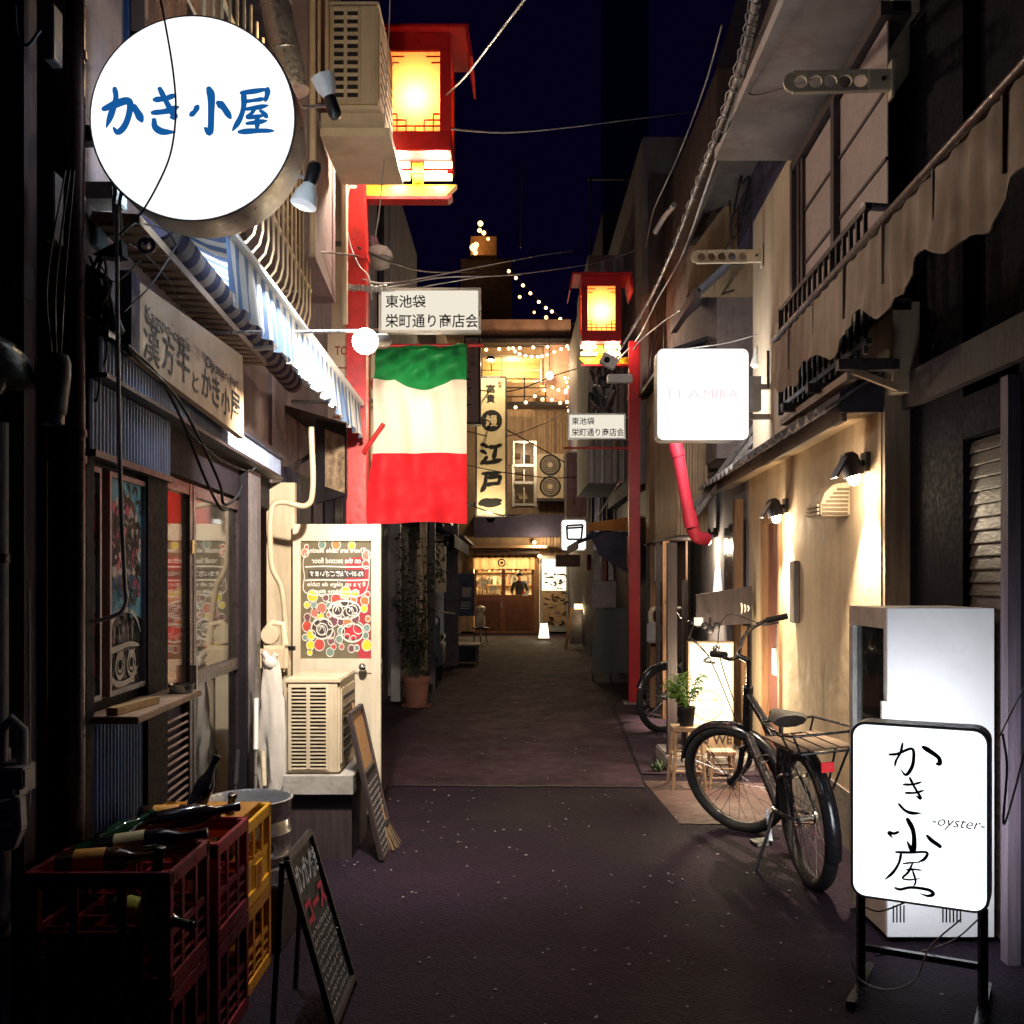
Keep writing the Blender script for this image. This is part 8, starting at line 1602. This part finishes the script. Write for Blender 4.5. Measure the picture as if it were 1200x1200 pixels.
q = E_(655, 445); t = thing('bare_bulb_lamp', 'bright round bulb glowing on the far balcony', 'lamp', E_(643, 446) + V((0, -.6, 0))); obj('bulb', MB().ball(E_(643, 446) + V((0, -.7, 0)), .11, 12, 8), EM('balcony_bulb', (1, .78, .45), 12), t, smooth=180); obj('cord', MB().tube([E_(643, 405) + V((0, -.6, 0)), E_(643, 444) + V((0, -.68, 0))], .012, 5), CABLE, t); lamp('balcony_light', E_(640, 450) + V((0, -1.2, .2)), 150, (1, .70, .36), .1, parent=t)
lamp('balcony_light', E_(600, 412) + V((0, -.9, -.3)), 26, (1, .62, .28), .3, parent=eb); lamp('alley_fill_light', E_(618, 520) + V((0, -2.5, 0)), 170, (1, .72, .42), .4, parent=eb)  # alley lamp is an added fill without fixture, warming the far end
# rooftop building behind with lights
rb = thing('rooftop_house', 'shadowy rooftop hut with warm lights above the end building', 'building', P(575, 320, 38)); a, b = P(540, 420, 38), P(600, 303, 38); obj('wall', MB().box(a.x, b.x, 38, 42, 0, b.z), M('roof_hut', (.06, .04, .04), .8, var=.4), rb); obj('hut', MB().box(P(552, 0, 38).x, P(582, 0, 38).x, 37.6, 38, P(0, 303, 38).z, P(0, 281, 38).z), M('roof_hut_tan', (.35, .2, .1), .7), rb); obj('mast', MB().tube([P(564, 300, 37.9), P(564, 258, 37.9)], .04, 6), DKMETAL, rb)
obj('wall', MB().box(b.x, 9, 36, 40, 0, P(0, 378, 36).z), DARK, rb)
for px, py, r in ((563, 262, .1), (562, 270, .08), (567, 273, .08), (555, 290, .14), (558, 287, .1), (557, 296, .09), (572, 280, .06), (609, 348, .06), (640, 372, .07), (626, 366, .05)): obj('bulb', MB().ball(P(px, py, 37.3), r, 8, 6), EM('roof_bulb', (1, .5, .17), 5), rb, smooth=180)
lamp('roof_light', P(560, 292, 36.8), 9, (1, .5, .18), .2, parent=rb)
tw = thing('far_tower', 'barely visible dark blue tower block far behind the alley', 'building', (12, 90, 0)); obj('shaft', MB().box(P(716, 0, 90).x, P(760, 0, 90).x, 90, 100, 0, 70), M('tower_blue', (.14, .15, .4), .8), tw); obj('band', MB().box(P(716, 0, 89.5).x, P(760, 0, 89.5).x, 89.4, 90, 12, 12.5), DARK, tw)

# ================================================================ overhead cables
W_ = lambda pts, r, m, lab, **k: wire('overhead_cable', [P(*q) for q in pts], r, m, lab, **k)
W_([(520, 150, 6.9), (560, 154, 7.4), (600, 155, 8), (660, 150, 9), (740, 140, 10.5), (840, 128, 12)], .007, CABLE_PALE, 'pale cable crossing the dark sky from the near lantern to the right')
W_([(522, 112, 6.8), (545, 90, 6.2), (580, 45, 5.4), (622, -10, 4.6)], .006, CABLE_PALE, 'pale cable rising steeply from the near lantern roof to the top edge')
W_([(888, -15, 4.2), (872, 60, 5.0), (845, 145, 6.4), (818, 215, 8), (790, 290, 10), (765, 345, 11.5), (742, 385, 12.3), (715, 428, 12.3)], .016, M('bundle_sheath', (.16, .15, .17), .4), 'thick lashed cable bundle sweeping down right to the farther lantern')
W_([(893, -15, 4.3), (877, 60, 5.1), (851, 150, 6.5), (826, 225, 8.1), (799, 300, 10), (770, 352, 11.6), (748, 395, 12.3), (722, 424, 12.3)], .010, CABLE_PALE, 'paler twin cable running beside the thick lashed bundle')
mb = MB(); pp = spline([P(888, -15, 4.2), P(872, 60, 5.0), P(845, 145, 6.4), P(818, 215, 8), P(790, 290, 10), P(765, 345, 11.5), P(742, 385, 12.3)], 30)
mb.tube([q + V((.03 * math.cos(i * 1.1), .0, .03 * math.sin(i * 1.1))) for i, q in enumerate(pp)], .004, 5); one('cable_lashing', mb, CABLE_PALE, 'pale spiral lashing wire wound round the thick cable bundle', 'wire', smooth=60)
W_([(846, 30, 7), (826, 100, 8), (800, 170, 9), (780, 215, 10), (765, 250, 11), (757, 290, 12)], .007, CABLE_PALE, 'thin pale cable slanting down the sky left of the thick bundle')
W_([(768, 272, 10.8), (778, 255, 10.5), (790, 240, 10)], .03, M('pale_junction', (.35, .34, .33), .5), 'knobbly pale cable joint hanging left of the thick bundle')
W_([(420, 290, 6.9), (455, 306, 7.5), (500, 318, 9), (555, 318, 12), (610, 312, 16), (680, 292, 22)], .009, CABLE, 'dark cable sagging from the left red pole toward the far right lantern')
W_([(425, 327, 6.85), (450, 332, 7), (500, 325, 8), (560, 313, 10), (630, 300, 12), (672, 294, 13)], .0055, CABLE_PALE, 'upper of three pale wires leaving the left pole above its name sign')
W_([(427, 336, 6.85), (460, 336, 7), (520, 325, 8.2), (600, 322, 11), (700, 308, 12.5), (748, 292, 13)], .0055, CABLE_PALE, 'middle of three pale wires leaving the left pole above its name sign')
W_([(430, 340, 6.85), (470, 340, 7), (530, 330, 8.5), (570, 324, 10), (610, 322, 12)], .005, CABLE_PALE, 'lowest of three pale wires leaving the left pole above its name sign')
W_([(371, 295, 6.1), (395, 297, 6.5), (420, 300, 6.9)], .006, CABLE, 'dark wire from the window guard to the left red pole')
W_([(415, 190, 6.85), (410, 215, 6.8), (405, 250, 6.8), (410, 285, 6.85), (420, 310, 6.85), (432, 325, 6.85), (436, 352, 6.85)], .006, CABLE_PALE, 'pale wire dangling down the front of the left red pole')
W_([(453, 160, 6.0), (449, 200, 6.3), (444, 250, 6.6), (437, 290, 6.85)], .004, CABLE_PALE, 'thin pale wire hanging from the upper air conditioner to the left red pole')
W_([(457, 0, 5.85), (456, 30, 5.87), (453, 90, 5.87), (450, 150, 5.9)], .003, CABLE_PALE, 'thin straight wire in front of the upper air conditioner side')
W_([(545, 480, 18), (600, 507, 20), (650, 535, 23), (690, 560, 24)], .012, CABLE, 'dark cable sloping down across the front of the tall black-lettered sign')
W_([(545, 456, 18), (600, 458, 20), (650, 440, 22), (700, 425, 22)], .012, CABLE, 'dark cable crossing above the black crest of the tall sign')
W_([(545, 505, 18), (590, 512, 20), (640, 495, 24), (668, 478, 26)], .012, CABLE, 'dark cable curving from the tall sign up to the lit balcony corner')
W_([(545, 545, 17.5), (600, 555, 19), (660, 560, 20), (735, 552, 21)], .010, CABLE, 'dark cable crossing the tall sign at its largest characters')
W_([(545, 590, 17.5), (590, 604, 19), (620, 602, 24), (632, 590, 28)], .012, CABLE, 'dark cable drooping at the foot of the tall black-lettered sign')
W_([(860, 340, 9.0), (800, 362, 10.5), (755, 395, 12), (742, 410, 12.3)], .010, CABLE, 'dark cable from the right house to the top of the farther red pole')
W_([(888, 392, 8.2), (850, 402, 8.2), (805, 408, 8.0), (780, 409, 7.9)], .005, CABLE_PALE, 'thin pale stay wire from the cream house to the top of the square lit sign')
W_([(905, 20, 5.6), (880, 60, 6), (878, 110, 6), (960, 92, 5.0)], .005, CABLE, 'dark wire looping across the round-holed arm under the window hood')
W_([(780, 335, 12), (777, 430, 12), (772, 500, 12), (776, 520, 12)], .012, CABLE, 'dark cable straggling down the tan wall right of the farther red pole')
W_([(763, 330, 12), (770, 380, 12), (762, 430, 12), (768, 470, 12), (758, 505, 12)], .009, CABLE, 'looped dark cable beside the farther red pole above its street sign')
W_([(612, 190, 25), (611, 230, 25), (610, 290, 25)], .02, CABLE_PALE, 'faint straight vertical wire in the dark sky over the alley')
mb = MB(); rr_ = random.Random(44); q = P(706, 470, 12.5)
for k in range(12):
    pts = [q + V((rr_.uniform(-.16, .16), rr_.uniform(-.1, .1), rr_.uniform(-.45, .45))) for _ in range(4)]; mb.tube(spline(pts, 4), rr_.uniform(.012, .03), 6)
one('cable_tangle', mb, CABLE, 'thick black tangle of cables hanging under the farther lantern', 'cables', smooth=60)
mb = MB(); q = P(420, 338, 6.86)
for k in range(9): c = q + V((-.06 + .03 * k, 0, rr_.uniform(-.01, .01))); mb.lathe([(.012, -.02), (.018, -.008), (.012, 0), (.018, .01), (.01, .02)], 10, c, (0, 0, 1))
one('insulator_row', mb, M('ceramic', (.6, .6, .57)), 'row of white insulators clamped across the left red pole', 'insulators', smooth=50)
for k, (cx, cz) in enumerate(((875, 260), (862, 280), (870, 240))):
    q = P(cx, cz, 8.6); mb = MB(); mb.tube(spline([q + V((rr_.uniform(-.15, .15), 0, rr_.uniform(-.3, .3))) for _ in range(5)], 5), .010, 6); one('cable_tangle', mb, CABLE, ('middle', 'lowest', 'topmost')[k] + ' dark cable loop on the wall corner beside the far laundry arm', 'cables', group='cable loops at the house corner', smooth=60)
